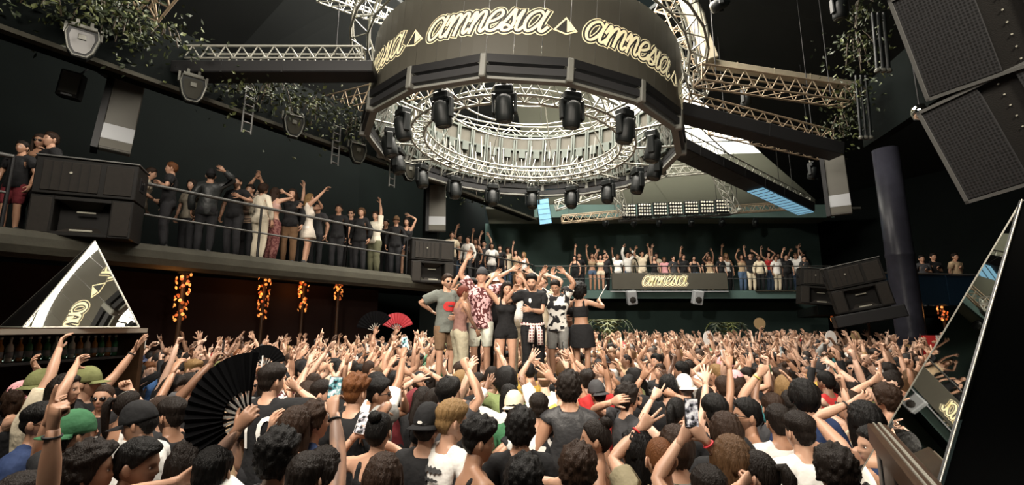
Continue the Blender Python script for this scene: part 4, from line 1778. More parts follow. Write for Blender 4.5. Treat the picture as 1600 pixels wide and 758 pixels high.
HAND_POSES = {
    'open': dict(c=[(4, 6, 5)] * 4, sp=11, th=(0.62, .80, -.10), tc=(0, 5, 5)),
    'relaxed': dict(c=[(18, 24, 15), (24, 28, 18), (28, 30, 20), (30, 34, 22)], sp=4, th=(.72, .62, -.35), tc=(0, 10, 12)),
    'fist': dict(c=[(78, 96, 62), (82, 98, 62), (84, 98, 62), (86, 96, 62)], sp=0, th=(.62, .45, -.55), tc=(10, 38, 40)),
    'point': dict(c=[(6, 6, 4), (80, 96, 60), (84, 98, 62), (84, 96, 62)], sp=0, th=(.66, .5, -.5), tc=(10, 38, 40)),
    'peace': dict(c=[(4, 5, 4), (4, 5, 4), (84, 98, 62), (84, 96, 62)], sp=13, th=(.62, .45, -.55), tc=(12, 40, 40)),
    'horns': dict(c=[(4, 6, 4), (82, 98, 60), (84, 98, 62), (6, 8, 4)], sp=6, th=(.62, .45, -.55), tc=(12, 40, 40)),
    'grip': dict(c=[(40, 48, 30), (44, 50, 30), (46, 50, 30), (48, 50, 30)], sp=2, th=(.60, .62, -.50), tc=(0, 22, 24)),
}


def hand_template(pose):
    q = HAND_POSES[pose]
    parts = [g_tube([(-.035, 0, 0), (0, 0, 0), (.03, .002, 0), (.06, 0, .001), (.092, 0, .001)],
                    [(.0265, .0245), (.0265, .0225), (.036, .0185), (.042, .016), (.041, .012)], 14, (0, 1, 0))]
    ys = (.031, .0105, -.0105, -.030)
    xs = (.088, .093, .090, .080)
    Ls = ((.042, .026, .020), (.046, .029, .021), (.043, .027, .020), (.034, .021, .018))
    for i in range(4):
        a = math.radians((1.5 - i) * q['sp'])
        d = (math.cos(a), math.sin(a), 0)
        ax = (-math.sin(a), math.cos(a), 0)
        parts.append(finger((xs[i], ys[i], 0), d, Ls[i], .0098 if i < 3 else .0088, .0076, q['c'][i], ax))
    th = np.array(q['th'])
    parts.append(finger((.022, .028, -.004), th, (.040, .032, .026), .0135, .0092, q['tc'], (0.35, -.45, -.85)))
    parts.append(g_ell((.03, .022, -.006), (.03, .018, .016), 10, 7))
    return remesh(parts, 0.0036, 3, (560, 170, 70))


# ---- heads
def head_shape(d, face=True, f=0.0):
    """d: unit directions (n,3), +Y front -> points of the head surface around its centre"""
    x = d[:, 0] * .0765
    y = d[:, 1] * np.where(d[:, 1] > 0, .092, .102)
    z = d[:, 2] * np.where(d[:, 2] > 0, .122, .120)
    # fuller skull, flatter sides
    x = np.sign(x) * np.abs(x / .0765) ** .88 * .0765
    k = np.clip((-.005 - z) / .105, 0, 1)
    k = k * k * (3 - 2 * k)
    front = np.clip(y / .05 + .35, 0, 1)
    x = x * (1 - k * (.30 + .05 * f) * front - k * .30 * (1 - front))
    y = np.where(y > 0, y * (1 - .02 * k), y * (1 - .42 * k))
    y = y + .012 * k
    fr = np.clip(y / .03, 0, 1)
    if face:
        ax = np.abs(x)

        def gs(v, c, w):
            return np.exp(-((v - c) / w) ** 2)
        pz = np.where(z > -.024, np.clip((.028 - z) / .052, 0, 1) ** 1.2, np.clip((z + .040) / .016, 0, 1))
        y = y + fr * (.021 - .003 * f) * gs(x, 0, .0105 + .006 * gs(z, -.024, .012)) * pz
        y = y - fr * .010 * gs(ax, .031, .016) * gs(z, .006, .012)
        y = y + fr * (.005 - .003 * f) * gs(ax, .028, .024) * gs(z, .027, .009)
        y = y + fr * .004 * gs(ax, .043, .016) * gs(z, -.016, .016)
        y = y + fr * .0065 * gs(x, 0, .023) * gs(z, -.058, .013)
        y = y - fr * .0045 * gs(x, 0, .022) * gs(z, -.058, .0035)
        y = y + fr * .009 * gs(x, 0, .022) * gs(z, -.100, .016)
        y = y - fr * .004 * gs(x, 0, .03) * gs(z, -.080, .008)
    return np.stack([x, y, z], 1)


def grid_dirs(nA, nT, warp):
    """azimuth from front, denser at the face when warp>0"""
    u = (np.arange(nA) / nA) * 2 - 1
    a = math.pi * (u * (1 - warp) + warp * np.sign(u) * np.abs(u) ** 2.2)
    t = math.pi * (np.arange(nT + 1) / nT)
    A, T = np.meshgrid(a, t)
    D = np.stack([np.sin(T) * np.sin(A), np.sin(T) * np.cos(A), np.cos(T)], -1)
    return D, A, T


def grid_faces(nA, nT):
    i, j = np.meshgrid(np.arange(nT), np.arange(nA), indexing='ij')
    a = i * nA + j
    b = i * nA + (j + 1) % nA
    c = (i + 1) * nA + (j + 1) % nA
    d = (i + 1) * nA + j
    q = np.stack([a, d, c, b], -1).reshape(-1, 4)
    return np.concatenate([q[:, [0, 1, 2]], q[:, [0, 2, 3]]])


def head_template(lod, f, beard, browc=(.03, .02, .015)):
    nA, nT = ((46, 36), (22, 17), (14, 11))[lod]
    D, A, T = grid_dirs(nA, nT, .55)
    d = D.reshape(-1, 3)
    V = head_shape(d, True, f)
    F = grid_faces(nA, nT)
    n = len(V)
    paint = np.zeros((n, 4))
    x, y, z = V.T
    ax = np.abs(x)

    def put(mask, col, al):
        w = np.clip(mask, 0, 1) * al
        take = w > paint[:, 3]
        paint[take, :3] = col
        paint[take, 3] = w[take]

    fr = (y > .03)
    put(fr * np.exp(-(x / .021) ** 4 - ((z + .058) / .008) ** 4), (.30, .085, .075), .8)
    put(fr * np.exp(-((ax - .031) / .018) ** 4 - ((z - .0255 + .1 * (ax - .031) ** 1) / .0048) ** 4), browc, .95)
    if lod:
        put(fr * np.exp(-((ax - .031) / .013) ** 4 - ((z - .006) / .0075) ** 4), (.05, .03, .025), .9)
    else:
        put(fr * np.exp(-((ax - .031) / .016) ** 4 - ((z - .006) / .009) ** 4), (.16, .08, .06), .55)
    if beard:
        m = (y > -.02) * np.clip((-.022 - z) / .02 + (ax > .045) * .6, 0, 1) * (1 - np.exp(-(x / .019) ** 4 - ((z + .058) / .007) ** 4))
        m = m * ((z < -.028) | (ax > .05)) * (z < .0)
        put(m, browc, .72 if beard == 1 else .45)
        # moustache
        put(fr * np.exp(-(x / .026) ** 4 - ((z + .044) / .006) ** 4), browc, .6 if beard == 1 else .35)
        if beard == 1:
            V[:, 1] += .006 * (m > .4) * (y > 0)
            V[:, 2] -= .007 * (m > .4) * (z < -.08)
    Vs, Fs, Ps = [V], [F], [paint]
    off = n

    def app(v, ff, p):
        nonlocal off
        v = np.array(v, float)
        tri = []
        for q in ff:
            for k in range(1, len(q) - 1):
                tri.append((q[0] + off, q[k] + off, q[k + 1] + off))
        Vs.append(v)
        Fs.append(np.array(tri))
        Ps.append(np.tile(np.array(p, float), (len(v), 1)) if np.ndim(p) == 1 else np.array(p))
        off += len(v)

    for s in (-1, 1):
        nu, nv = (10, 6) if lod == 0 else (6, 4)
        v, ff = g_ell((s * .078, -.006, -.004), (.011, .019, .032), nu, nv)
        v = np.array(v)
        v[:, 0] += s * .010 * np.clip((-v[:, 1] - .0) / .02, -.3, 1)
        v[:, 1] -= .25 * (v[:, 2] + .004) * .4
        app(v, ff, (0, 0, 0, 0))
        if lod == 0:
            v, ff = g_ell((s * .031, .0715, .006), (.0135, .0115, .0075), 10, 6)
            v = np.array(v)
            dist = np.hypot(v[:, 0] - s * .031, v[:, 2] - .006)
            p = np.zeros((len(v), 4))
            p[:] = (.75, .70, .66, 1)
            p[(dist < .0072) & (v[:, 1] > .073)] = (.03, .018, .012, 1)
            app(v, ff, p)
    return np.concatenate(Vs), np.concatenate(Fs), np.concatenate(Ps)


def smoothstep(x, a, b):
    t = np.clip((x - a) / (b - a), 0, 1)
    return t * t * (3 - 2 * t)


def hair_template(kind, lod, seed=0):
    rs = np.random.RandomState(seed)
    nA, nT = ((56, 44), (26, 20), (14, 11))[lod]
    if kind in ('buzz', 'bald'):
        nA, nT = ((36, 28), (20, 16), (14, 11))[lod]
    D, A, T = grid_dirs(nA, nT, 0)
    d = D.reshape(-1, 3)
    a = np.abs(A.reshape(-1))
    P = head_shape(d, False)
    z = P[:, 2]
    zb = np.interp(a, [0, .5, .85, 1.25, 1.5, 1.75, 2.1, 2.5, math.pi], [.070, .066, .050, .012, -.004, .022, -.035, -.072, -.082])
    par = {'buzz': (.005, .004, .0008, 0), 'short': (.024, .011, .007, 1), 'fade': (.030, .004, .006, 1), 'quiff': (.038, .008, .006, 1),
           'curly': (.042, .026, .016, 2), 'curlytop': (.050, .006, .018, 2), 'afro': (.085, .075, .016, 2), 'medium': (.030, .030, .011, 1),
           'bob': (.028, .034, .010, 1), 'long': (.022, .026, .009, 1), 'bun': (.014, .012, .003, 1), 'ponytail': (.014, .012, .003, 1),
           'braids': (.018, .016, .008, 3), 'bald': (.001, .001, 0, 0), 'undercap': (.004, .012, .003, 1)}[kind]
    top, side, amp, style = par
    w = smoothstep(z, .015, .075)
    t = side + (top - side) * w
    if kind in ('quiff', 'fade', 'curlytop'):
        t = t + .010 * w * np.clip(P[:, 1] / .08, 0, 1)
    if kind in ('fade', 'curlytop'):
        t = np.where(z < .03, np.minimum(t, .004), t)
    if kind in ('medium', 'bob', 'long', 'afro', 'curly'):
        zb = np.where(a > 1.0, zb - .045 * smoothstep(a, 1.0, 1.5), zb)
    m = smoothstep(z, zb - .004, zb + .012)
    if style == 2:
        K = 130 if lod == 0 else 60
        c = rs.normal(size=(K, 3))
        c /= np.linalg.norm(c, axis=1)[:, None]
        dt = d @ c.T
        bump = np.exp((dt.max(1) - 1) * (170 if lod == 0 else 90))
        t = t + amp * (bump - .45) * smoothstep(t, .004, .02)
    elif style == 1:
        az = A.reshape(-1)
        tt = T.reshape(-1)
        ridge = np.sin(az * 17 + 2.2 * np.sin(tt * 3 + seed)) * .5 + np.sin(az * 29 + 1.7 * np.sin(tt * 4.3 + seed * 2)) * .35 + np.sin(az * 7 + tt * 5) * .4
        t = t + amp * .6 * ridge * np.clip(tt * 1.6, 0, 1) + amp * .5 * np.sin(tt * 21 + az * 3) * w * .4
    elif style == 3:
        az = A.reshape(-1)
        t = t + amp * (np.abs(np.sin(az * 9)) - .4)
    t = np.maximum(t, .001)
    V = P + d * (t * m - .006 * (1 - m))[:, None]
    if kind == 'bald':
        V = P + d * (-.004)
    F = grid_faces(nA, nT)
    keep = (m[F] > .002).any(1)
    F = F[keep]
    used = np.unique(F)
    mp = -np.ones(len(V), int)
    mp[used] = np.arange(len(used))
    V, F = V[used], mp[F]
    Vs, Fs = [V], [F]
    off = len(V)

    def app(v, ff):
        nonlocal off
        v = np.array(v, float)
        tri = []
        for q in ff:
            for k in range(1, len(q) - 1):
                tri.append((q[0] + off, q[k] + off, q[k + 1] + off))
        Vs.append(v)
        Fs.append(np.array(tri))
        off += len(v)

    if kind in ('long', 'bob'):
        n = 22 if lod == 0 else 12
        L = .40 if kind == 'long' else .17
        rows = 12 if lod == 0 else 6
        ang = np.linspace(math.radians(68), math.radians(292), n)
        vs, ff = [], []
        for i in range(rows + 1):
            q = i / rows
            zz = .03 - q * L
            sp = 1 + .10 * math.sin(q * math.pi * .8) - .28 * q ** 2
            for side_ in (0, 1):
                seq = ang if side_ == 0 else ang[::-1]
                for k, w_ in enumerate(seq):
                    kk = k if side_ == 0 else n - 1 - k
                    rr = (1.0 if side_ == 0 else .70)
                    rid = (.009 * math.sin(kk * 2.3 + seed) + .007 * math.sin(kk * 5.1 + q * 6)) * (side_ == 0)
                    cut = .03 * math.sin(kk * 1.7 + seed) * (q ** 6)
                    vs.append((math.sin(w_) * (.100 * sp * rr + rid), math.cos(w_) * (.118 * sp * rr + rid) - .02 * q, zz + cut))
        m2 = 2 * n
        for i in range(rows):
            for k in range(m2):
                ff.append((i * m2 + k, i * m2 + (k + 1) % m2, (i + 1) * m2 + (k + 1) % m2, (i + 1) * m2 + k))
        ff.append(tuple(range(rows * m2, (rows + 1) * m2)))
        app(vs, ff)
    if kind == 'bun':
        v, ff = g_ell((0, -.075, .115), (.046, .046, .042), 12 if lod == 0 else 8, 8 if lod == 0 else 5)
        v = np.array(v)
        v += rs.normal(size=v.shape) * .0025
        app(v, ff)
    if kind == 'ponytail':
        pts = [(0, -.085, .06), (0, -.13, .07), (0, -.155, .02), (0, -.15, -.08), (0, -.135, -.20), (0, -.125, -.28)]
        app(*g_tube(pts, [.018, .028, .036, .034, .026, .008], 10 if lod == 0 else 6))
    return np.concatenate(Vs), np.concatenate(Fs)


def cap_template(lod, back=False, bucket=False):
    nA, nT = (30, 12) if lod == 0 else (18, 8)
    D, A, T = grid_dirs(nA, nT, 0)
    T = T / 2 * 1.04
    D = np.stack([np.sin(T) * np.sin(A), np.sin(T) * np.cos(A), np.cos(T)], -1)
    d = D.reshape(-1, 3)
    P = head_shape(d, False) + d * .016
    P[:, 2] = P[:, 2] * .98 + .030
    rows = [P.reshape(nT + 1, nA, 3)]
    # turn the rim inwards for thickness
    rim = rows[0][-1].copy()
    inner = rim * np.array([.93, .93, 1])
    inner[:, 2] -= .001
    V = np.concatenate([P, inner])
    F = list(map(tuple, grid_faces(nA, nT + 1)))
    V = list(map(tuple, V))
    off = len(V)
    n = 14 if lod == 0 else 8
    if bucket:
        ang = np.linspace(-math.pi, math.pi, 2 * n, endpoint=False)
    else:
        ang = np.linspace(-1.15, 1.15, n)
    pts = []
    for zoff in (0.0, -.004):
        for rr in (0, 1):
            for w in ang:
                L = (.050 if bucket else .078 * math.cos(w / 1.15 * math.pi / 2) ** .6) * rr
                x = math.sin(w) * (.090 + L)
                y = math.cos(w) * (.106 + L)
                pts.append((x, y, .032 + zoff - rr * (.028 if bucket else .012) - .05 * (abs(math.sin(w)) ** 2) * rr * (0 if bucket else .35)))
    k = len(ang)
    rng = range(k) if bucket else range(k - 1)
    for i in rng:
        j = (i + 1) % k
        F += [(off + i, off + j, off + k + j, off + k + i), (off + 2 * k + i, off + 3 * k + i, off + 3 * k + j, off + 2 * k + j),
              (off + k + i, off + k + j, off + 3 * k + j, off + 3 * k + i)]
    V += pts
    V = np.array(V)
    if back:
        V[:, 0] *= -1
        V[:, 1] = -V[:, 1] + .004
    tri = []
    for q in F:
        for i in range(1, len(q) - 1):
            tri.append((q[0], q[i], q[i + 1]))
    return V, np.array(tri)


def glasses_template():
    V, F = [], []

    def app(v, ff):
        n = len(V)
        V.extend([tuple(q) for q in v])
        for q in ff:
            for k in range(1, len(q) - 1):
                F.append((q[0] + n, q[k] + n, q[k + 1] + n))
    for s in (-1, 1):
        app(*g_tube([(s * .033, .0895, .005), (s * .034, .0945, .005)], [(.026, .019), (.026, .019)], 12, (1, 0, 0)))
        app(*g_tube([(s * .058, .088, .011), (s * .076, .06, .011), (s * .080, 0, .008)], [.0028] * 3, 5, (0, 0, 1)))
    app(*g_tube([(-.012, .094, .010), (.012, .094, .010)], [.003] * 2, 5, (0, 0, 1)))
    return np.array(V), np.array(F)


TPL = {}


def tpl(key, fn, *a):
    if key not in TPL:
        TPL[key] = fn(*a)
    return TPL[key]


# ---- skinning
def weights(V):
    x, y, z = V.T
    ax = np.abs(x)
    W = {}
    arm = smoothstep(ax, .115, .225) * smoothstep(z, 1.20, 1.30)
    el = SH[0] + UA
    fore = arm * smoothstep(ax, el - .045, el + .045)
    up = arm - fore
    rest = 1 - arm
    leg = rest * (1 - smoothstep(z, .80, .985))
    side = smoothstep(x, -.03, .03)
    shin = leg * (1 - smoothstep(z, .445, .555))
    thigh = leg - shin
    foot = shin * (1 - smoothstep(z, .06, .12))
    shin = shin - foot
    trunk = rest - leg
    chest = trunk * smoothstep(z, .98, 1.18)
    pelvis = trunk - chest
    head = chest * smoothstep(z, 1.485, 1.565) * (ax < .12)
    chest = chest - head
    r, l = (x >= 0), (x < 0)
    return dict(pelvis=pelvis, chest=chest, head=head, uaR=up * r, uaL=up * l, faR=fore * r, faL=fore * l,
                thR=thigh * side, thL=thigh * (1 - side), shR=shin * side, shL=shin * (1 - side), ftR=foot * side, ftL=foot * (1 - side))


def rotm(ax, ang):
    return np.array(Matrix.Rotation(ang, 3, Vector(ax)))


def minrot(a, b):
    a = a / np.linalg.norm(a)
    b = b / np.linalg.norm(b)
    q = Vector(a).rotation_difference(Vector(b))
    return np.array(q.to_matrix())


def ik(s, t, l1, l2, pole):
    d = t - s
    L = np.linalg.norm(d)
    if L < 1e-6:
        d = np.array([0, 0, -1.0])
        L = 1e-6
    u = d / L
    L = min(max(L, abs(l1 - l2) + .06), (l1 + l2) * .995)
    t = s + u * L
    ca = (l1 * l1 + L * L - l2 * l2) / (2 * l1 * L)
    ca = max(-1, min(1, ca))
    p = np.array(pole, float)
    p = p - u * p.dot(u)
    if np.linalg.norm(p) < 1e-4:
        p = np.array([1.0, 0, 0]) - u * u[0]
    p /= np.linalg.norm(p)
    e = s + u * (l1 * ca) + p * (l1 * math.sqrt(max(0, 1 - ca * ca)))
    return e, t


class Pose:
    """pose in the person's own space: facing +Y, right = +X, feet at z 0"""

    def __init__(self, lean=0.0, side=0.0, twist=0.0, head=(0, 0, 0), R=None, L=None, footR=None, footL=None, drop=0.0, ppR=None, ppL=None):
        Rc = rotm((0, 0, 1), twist) @ rotm((1, 0, 0), -lean) @ rotm((0, 1, 0), side)
        self.M = {}
        pd = np.array([0, 0, -drop])
        self.M['pelvis'] = (np.eye(3), pd)
        self.M['chest'] = (Rc, SPINE - Rc @ SPINE + pd)
        hy, hp, hr = head                       # yaw (to the left +), pitch (up +), roll
        Rh = Rc @ rotm((0, 0, 1), hy) @ rotm((1, 0, 0), hp) @ rotm((0, 1, 0), hr)
        nk = self.ap('chest', NECK)
        self.M['head'] = (Rh, nk - Rh @ NECK)
        self.hands = {}
        self.elbow = {}
        for sd, sx, tgt, pp in (('R', 1, R, ppR), ('L', -1, L, ppL)):
            rest_s = SH * np.array([sx, 1, 1])
            s = self.ap('chest', rest_s)
            if tgt is None:
                tgt = np.array([sx * .27, .06, .90 - drop])
            tgt = np.array(tgt, float)
            rise = (tgt[2] - s[2]) / .54
            s = s + Rc @ np.array([-sx * .02 * max(0, rise), 0, .045 * max(0, min(1, rise)) - .018 * max(0, min(1, -rise))])
            if pp is None:
                pp = np.array([sx * .9, -.5 if rise < .2 else .25, -.55])
            e, t = ik(s, tgt, UA, FA, pp)
            rd = np.array([sx, 0, 0.0])
            Ru = minrot(rd, e - s)
            Rf = minrot(Ru @ rd, t - e) @ Ru
            self.M['ua' + sd] = (Ru, s - Ru @ rest_s)
            rest_e = rest_s + rd * UA
            self.M['fa' + sd] = (Rf, e - Rf @ rest_e)
            self.hands[sd] = (t, (t - e) / np.linalg.norm(t - e))
            self.elbow[sd] = e
        for sd, sx, tgt in (('R', 1, footR), ('L', -1, footL)):
            h = HIP * np.array([sx, 1, 1]) + pd
            a0 = np.array([sx * .095, -.008, .085])
            tgt = a0 if tgt is None else np.array(tgt, float)
            k, t = ik(h, tgt, TH_, SN_, (sx * .15, 1, 0))
            d0 = np.array([0, 0, -1.0])
            Rt = minrot(d0, k - h)
            Rs = minrot(Rt @ d0, t - k) @ Rt
            h0 = HIP * np.array([sx, 1, 1])
            self.M['th' + sd] = (Rt, h - Rt @ h0)
            k0 = h0 + d0 * TH_
            self.M['sh' + sd] = (Rs, k - Rs @ k0)
            Rf = rotm((0, 0, 1), -sx * .18)
            a_ = h0 + d0 * (TH_ + SN_)
            self.M['ft' + sd] = (Rf, t - Rf @ a_)

    def ap(self, bone, p):
        R, T = self.M[bone]
        return R @ np.asarray(p, float) + T

    def skin(self, V, W=None):
        W = W or weights(V)
        out = np.zeros_like(V)
        for b, w in W.items():
            i = np.nonzero(w > 1e-5)[0]
            if len(i):
                R, T = self.M[b]
                out[i] += w[i, None] * (V[i] @ R.T + T)
        return out

    def head_pts(self, V):
        R, T = self.M['head']
        return (V + HEADC) @ R.T + T

    def hand_pts(self, V, sd, palm, bend=0.0):
        t, f = self.hands[sd]
        palm = np.array(palm, float)
        n = palm - f * palm.dot(f)
        if np.linalg.norm(n) < 1e-3:
            n = np.array([0.3, 1, 0.2]) - f * f.dot([0.3, 1, 0.2])
        n /= np.linalg.norm(n)
        x = f * math.cos(bend) + n * math.sin(bend)
        n2 = -f * math.sin(bend) + n * math.cos(bend)
        n2 = n2 if bend else n
        z = -n2
        y = np.cross(z, x)
        V = V.copy()
        if sd == 'L':
            V[:, 1] *= -1
        M = np.stack([x, y, z], 1)
        return V @ M.T + t


def wtpl(key, V):
    k = ('w',) + key
    if k not in TPL:
        TPL[k] = weights(V)
    return TPL[k]


FLIP = lambda F: F[:, ::-1]
TOP_MAT = {}
HAIR_KEYS = {}


def person_meshes(spec, lod):
    """spec -> list of (part name, mesh data, colour)"""
    f = 1 if spec.get('sex') == 'f' else 0
    ps = Pose(**spec.get('pose', {}))
    out = []
    # body
    V0, F0 = tpl(('body', f), body_template, f)[lod]
    V = V0.copy()
    topk = spec.get('top', 'tee')
    botk = spec.get('bottom', 'pants')
    V = ps.skin(V, wtpl(('body', f, lod), V0))
    n = len(V)
    Vs, Fs = [V], [F0]
    Ps = [np.zeros((n, 4))]
    if spec.get('tattoo'):
        rs = np.random.RandomState(7)
        c = rs.uniform(-1, 1, (60, 3)) * [.75, .06, .06] + [0, 0, 1.42]
        sd = spec['tattoo']
        d = np.linalg.norm(V0[:, None] - c[None], axis=2).min(1)
        w = (np.abs(V0[:, 0]) > .24) * (V0[:, 2] > 1.2) * (d < .038)
        if sd != 'B':
            w = w * ((V0[:, 0] > 0) if sd == 'R' else (V0[:, 0] < 0))
        Ps[0][:, :3] = (.07, .06, .06)
        Ps[0][:, 3] = w * .6
    hk = ('head', lod, f, spec.get('beard', 0))
    hv, hf, hp = tpl(hk, head_template, lod, f, spec.get('beard', 0))
    Vs.append(ps.head_pts(hv))
    Fs.append(hf + n)
    Ps.append(hp)
    n += len(hv)
    for sd in 'RL':
        pose = spec.get('hand' + sd, 'relaxed')
        v, ff = tpl(('hand', pose), hand_template, pose)[lod]
        palm = spec.get('palm' + sd)
        if palm is None:
            t, fd = ps.hands[sd]
            palm = (0, 1, 0) if fd[2] > .2 else ((-1 if sd == 'R' else 1), 0, 0)
        vv = ps.hand_pts(v, sd, palm, spec.get('bend' + sd, 0.0))
        Vs.append(vv)
        Fs.append((FLIP(ff) if sd == 'L' else ff) + n)
        Ps.append(np.zeros((len(vv), 4)))
        n += len(vv)
    me = mesh_arrays('person', np.concatenate(Vs), np.concatenate(Fs), ['skin'], True, paint=np.concatenate(Ps))
    out.append(('person', me, spec.get('skin', (.45, .27, .19))))
    # clothes
    if topk and topk != 'none':
        v, ff = tpl(('top', topk, f), top_template, topk, f)[lod]
        p = ps.skin(v, wtpl(('top', topk, f, lod), v))
        nm = {'tee': 'shirt', 'long': 'long_sleeve_shirt', 'tank': 'tank_top', 'crop': 'crop_top', 'jersey': 'jersey', 'jacket': 'jacket', 'dress': 'dress', 'vest': 'vest'}[topk]
        out.append((nm, mesh_arrays(nm, p, ff, [spec.get('topmat', 'cloth')], True), spec.get('topc', (.02, .02, .02))))
    if botk and botk != 'none':
        v, ff = tpl(('bot', botk, f), bottom_template, botk, f)[lod]
        p = ps.skin(v, wtpl(('bot', botk, f, lod), v))
        nm = {'pants': 'trousers', 'cargo': 'cargo_trousers', 'shorts': 'shorts', 'skirt': 'skirt', 'hotpants': 'shorts'}[botk]
        out.append((nm, mesh_arrays(nm, p, ff, [spec.get('botmat', 'cloth')], True), spec.get('botc', (.02, .02, .022))))
    if spec.get('shoes', True):
        v, ff = tpl(('shoe',), shoe_template)[lod]
        p = ps.skin(v, wtpl(('shoe', lod), v))
        out.append(('shoes', mesh_arrays('shoes', p, ff, ['paint_flat'], True), spec.get('shoec', (.03, .03, .03))))
    hair = spec.get('hair', 'short')
    if spec.get('cap') and hair not in ('long', 'bob', 'ponytail', 'buzz', 'bald', None):
        hair = 'undercap'
    if hair and hair != 'bald':
        sd_ = spec.get('hseed', 0) % 3
        v, ff = tpl(('hair', hair, lod, sd_), hair_template, hair, lod, sd_)
        out.append(('hair', mesh_arrays('hair', ps.head_pts(v), ff, ['hair'], True), spec.get('hairc', (.02, .012, .008))))
    cap = spec.get('cap')
    if cap:
        v, ff = tpl(('cap', lod, cap), cap_template, lod, cap == 'back', cap == 'bucket')
        nm = 'bucket_hat' if cap == 'bucket' else 'baseball_cap'
        out.append((nm, mesh_arrays(nm, ps.head_pts(v), ff, ['cloth'], True), spec.get('capc', (.015, .015, .015))))
    for sd in spec.get('band', ''):
        t, fd = ps.hands[sd]
        x_ = Vector(fd).orthogonal().normalized()
        y_ = Vector(fd).cross(x_)
        c_ = Vector(t) - Vector(fd) * .035
        mbb = MB()
        mbb.poly_tube([c_ + x_ * (.031 * math.cos(w)) + y_ * (.031 * math.sin(w)) for w in [2 * math.pi * i / 12 for i in range(12)]], .006, 5, True)
        out.append(('wristband', mbb.mesh('wristband', 'paint_flat', True), spec.get('bandc', (.02, .02, .02))))
    if spec.get('glasses'):
        v, ff = tpl(('glasses',), glasses_template)
        out.append(('sunglasses', mesh_arrays('sunglasses', ps.head_pts(v), ff, ['lens_black'], True), (0.01, 0.01, 0.01)))
    return out, ps


def place_person(parts, loc, yaw, scale, label, group=None, colors=None):
    root = None
    for i, (nm, me, col) in enumerate(parts):
        if colors and nm in colors:
            col = colors[nm]
        o = link(nm, me, root, color=col)
        if i == 0:
            root = o
            o.location = loc
            o.rotation_euler = (0, 0, yaw)
            o.scale = (scale,) * 3
            tag(o, label, 'person', group)
    return root

# ================================================================ PODIUM
pod = empty('podium', (.35, 8.15, 0))
tag(pod, 'black podium under the dancers in the middle of the crowd', 'podium')
PZ = 1.38
MB().bevbox((0, 0, PZ / 2 - .03), (3.3, 2.0, PZ - .06), .03).build('podium_body', 'steel_black', pod)
MB().bevbox((0, 0, PZ - .03), (3.4, 2.1, .06), .01).build('podium_top', 'beam_black', pod)

# ================================================================ THE PEOPLE OF THE PHOTOGRAPH
SK = {'pale': (.60, .41, .31), 'light': (.52, .32, .22), 'tan': (.38, .22, .14), 'brown': (.22, .125, .08), 'dark': (.10, .058, .04)}
HC = {'black': (.006, .005, .0045), 'dark': (.013, .008, .0055), 'brown': (.036, .018, .010), 'light': (.12, .062, .028), 'blond': (.30, .18, .075), 'ginger': (.17, .062, .020), 'grey': (.25, .24, .22), 'red': (.17, .035, .02)}
CC = {'black': (.013, .013, .014), 'charcoal': (.045, .045, .048), 'grey': (.22, .22, .21), 'white': (.78, .76, .72), 'cream': (.62, .54, .40), 'olive': (.16, .17, .07), 'green': (.04, .13, .06), 'navy': (.02, .035, .09),
      'blue': (.05, .12, .28), 'red': (.42, .03, .03), 'pink': (.66, .32, .34), 'tan': (.36, .26, .16), 'brown': (.13, .075, .04), 'khaki': (.33, .30, .21), 'maroon': (.13, .02, .025), 'teal': (.04, .17, .18), 'yellow': (.60, .40, .08), 'denim': (.07, .11, .18)}
PEOPLE_XY = []            # taken floor spots
CAMV = Vector((0, 0, CAMZ))


def rz(a):
    return np.array([[math.cos(a), -math.sin(a), 0], [math.sin(a), math.cos(a), 0], [0, 0, 1]])


def norm_spec(k):
    k = dict(k)
    for a, T in (('skin', SK), ('hairc', HC), ('topc', CC), ('botc', CC), ('capc', CC), ('shoec', CC)):
        if isinstance(k.get(a), str):
            k[a] = T[k[a]]
    return k


def figure(headw, z0, yaw, k, label, group, lod=None, hR=None, hL=None, dirs=False):
    """headw: world position of the head centre; z0: level the feet stand on; hR/hL: (px, py[, dy]) of a hand, or None"""
    k = norm_spec(k)
    ya = math.radians(yaw)
    pose = dict(k.get('pose', {}))
    base_pose = {a: b for a, b in pose.items() if a in ('lean', 'side', 'twist', 'head', 'drop')}
    hl = Pose(**base_pose).head_pts(np.zeros((1, 3)))[0]
    sc = (headw[2] - z0) / hl[2]
    base = np.array(headw) - rz(ya) @ (hl * sc)
    for sd, h in (('R', hR), ('L', hL)):
        if h is None:
            continue
        w = np.array(at_y(h[0], h[1], headw[1] + (h[2] if len(h) > 2 else 0)))
        loc = rz(-ya) @ (w - base) / sc
        s0 = SH * np.array([1 if sd == 'R' else -1, 1, 1])
        v = loc - s0
        n = np.linalg.norm(v)
        pose[sd] = loc - v / n * min(.075, n * .3)
    k['pose'] = pose
    if lod is None:
        lod = 0 if headw[1] < 5.2 else 1
    parts, ps = person_meshes(k, lod)
    o = place_person(parts, base, ya, sc, label, group)
    PEOPLE_XY.append((base[0], base[1], z0))
    o_info = (o, ps, base, ya, sc)
    return o_info


def world_pt(info, p):
    o, ps, base, ya, sc = info
    return Vector(rz(ya) @ (np.array(p) * sc) + base)


def world_dir(info, d):
    return Vector(rz(info[3]) @ np.array(d))


def crowd(px, py, yaw, k, label, hR=None, hL=None, zh=1.63, lod=None):
    return figure(np.array(at_z(px, py, zh)), 0.0, yaw, k, label, 'crowd on the dance floor', lod, hR, hL)


def crowd_y(px, py, Y, yaw, k, label, hR=None, hL=None, lod=None):
    p = np.array(at_y(px, py, Y))
    p[2] = min(max(p[2], 1.50), 1.74)
    return figure(p, 0.0, yaw, k, label, 'crowd on the dance floor', lod, hR, hL)


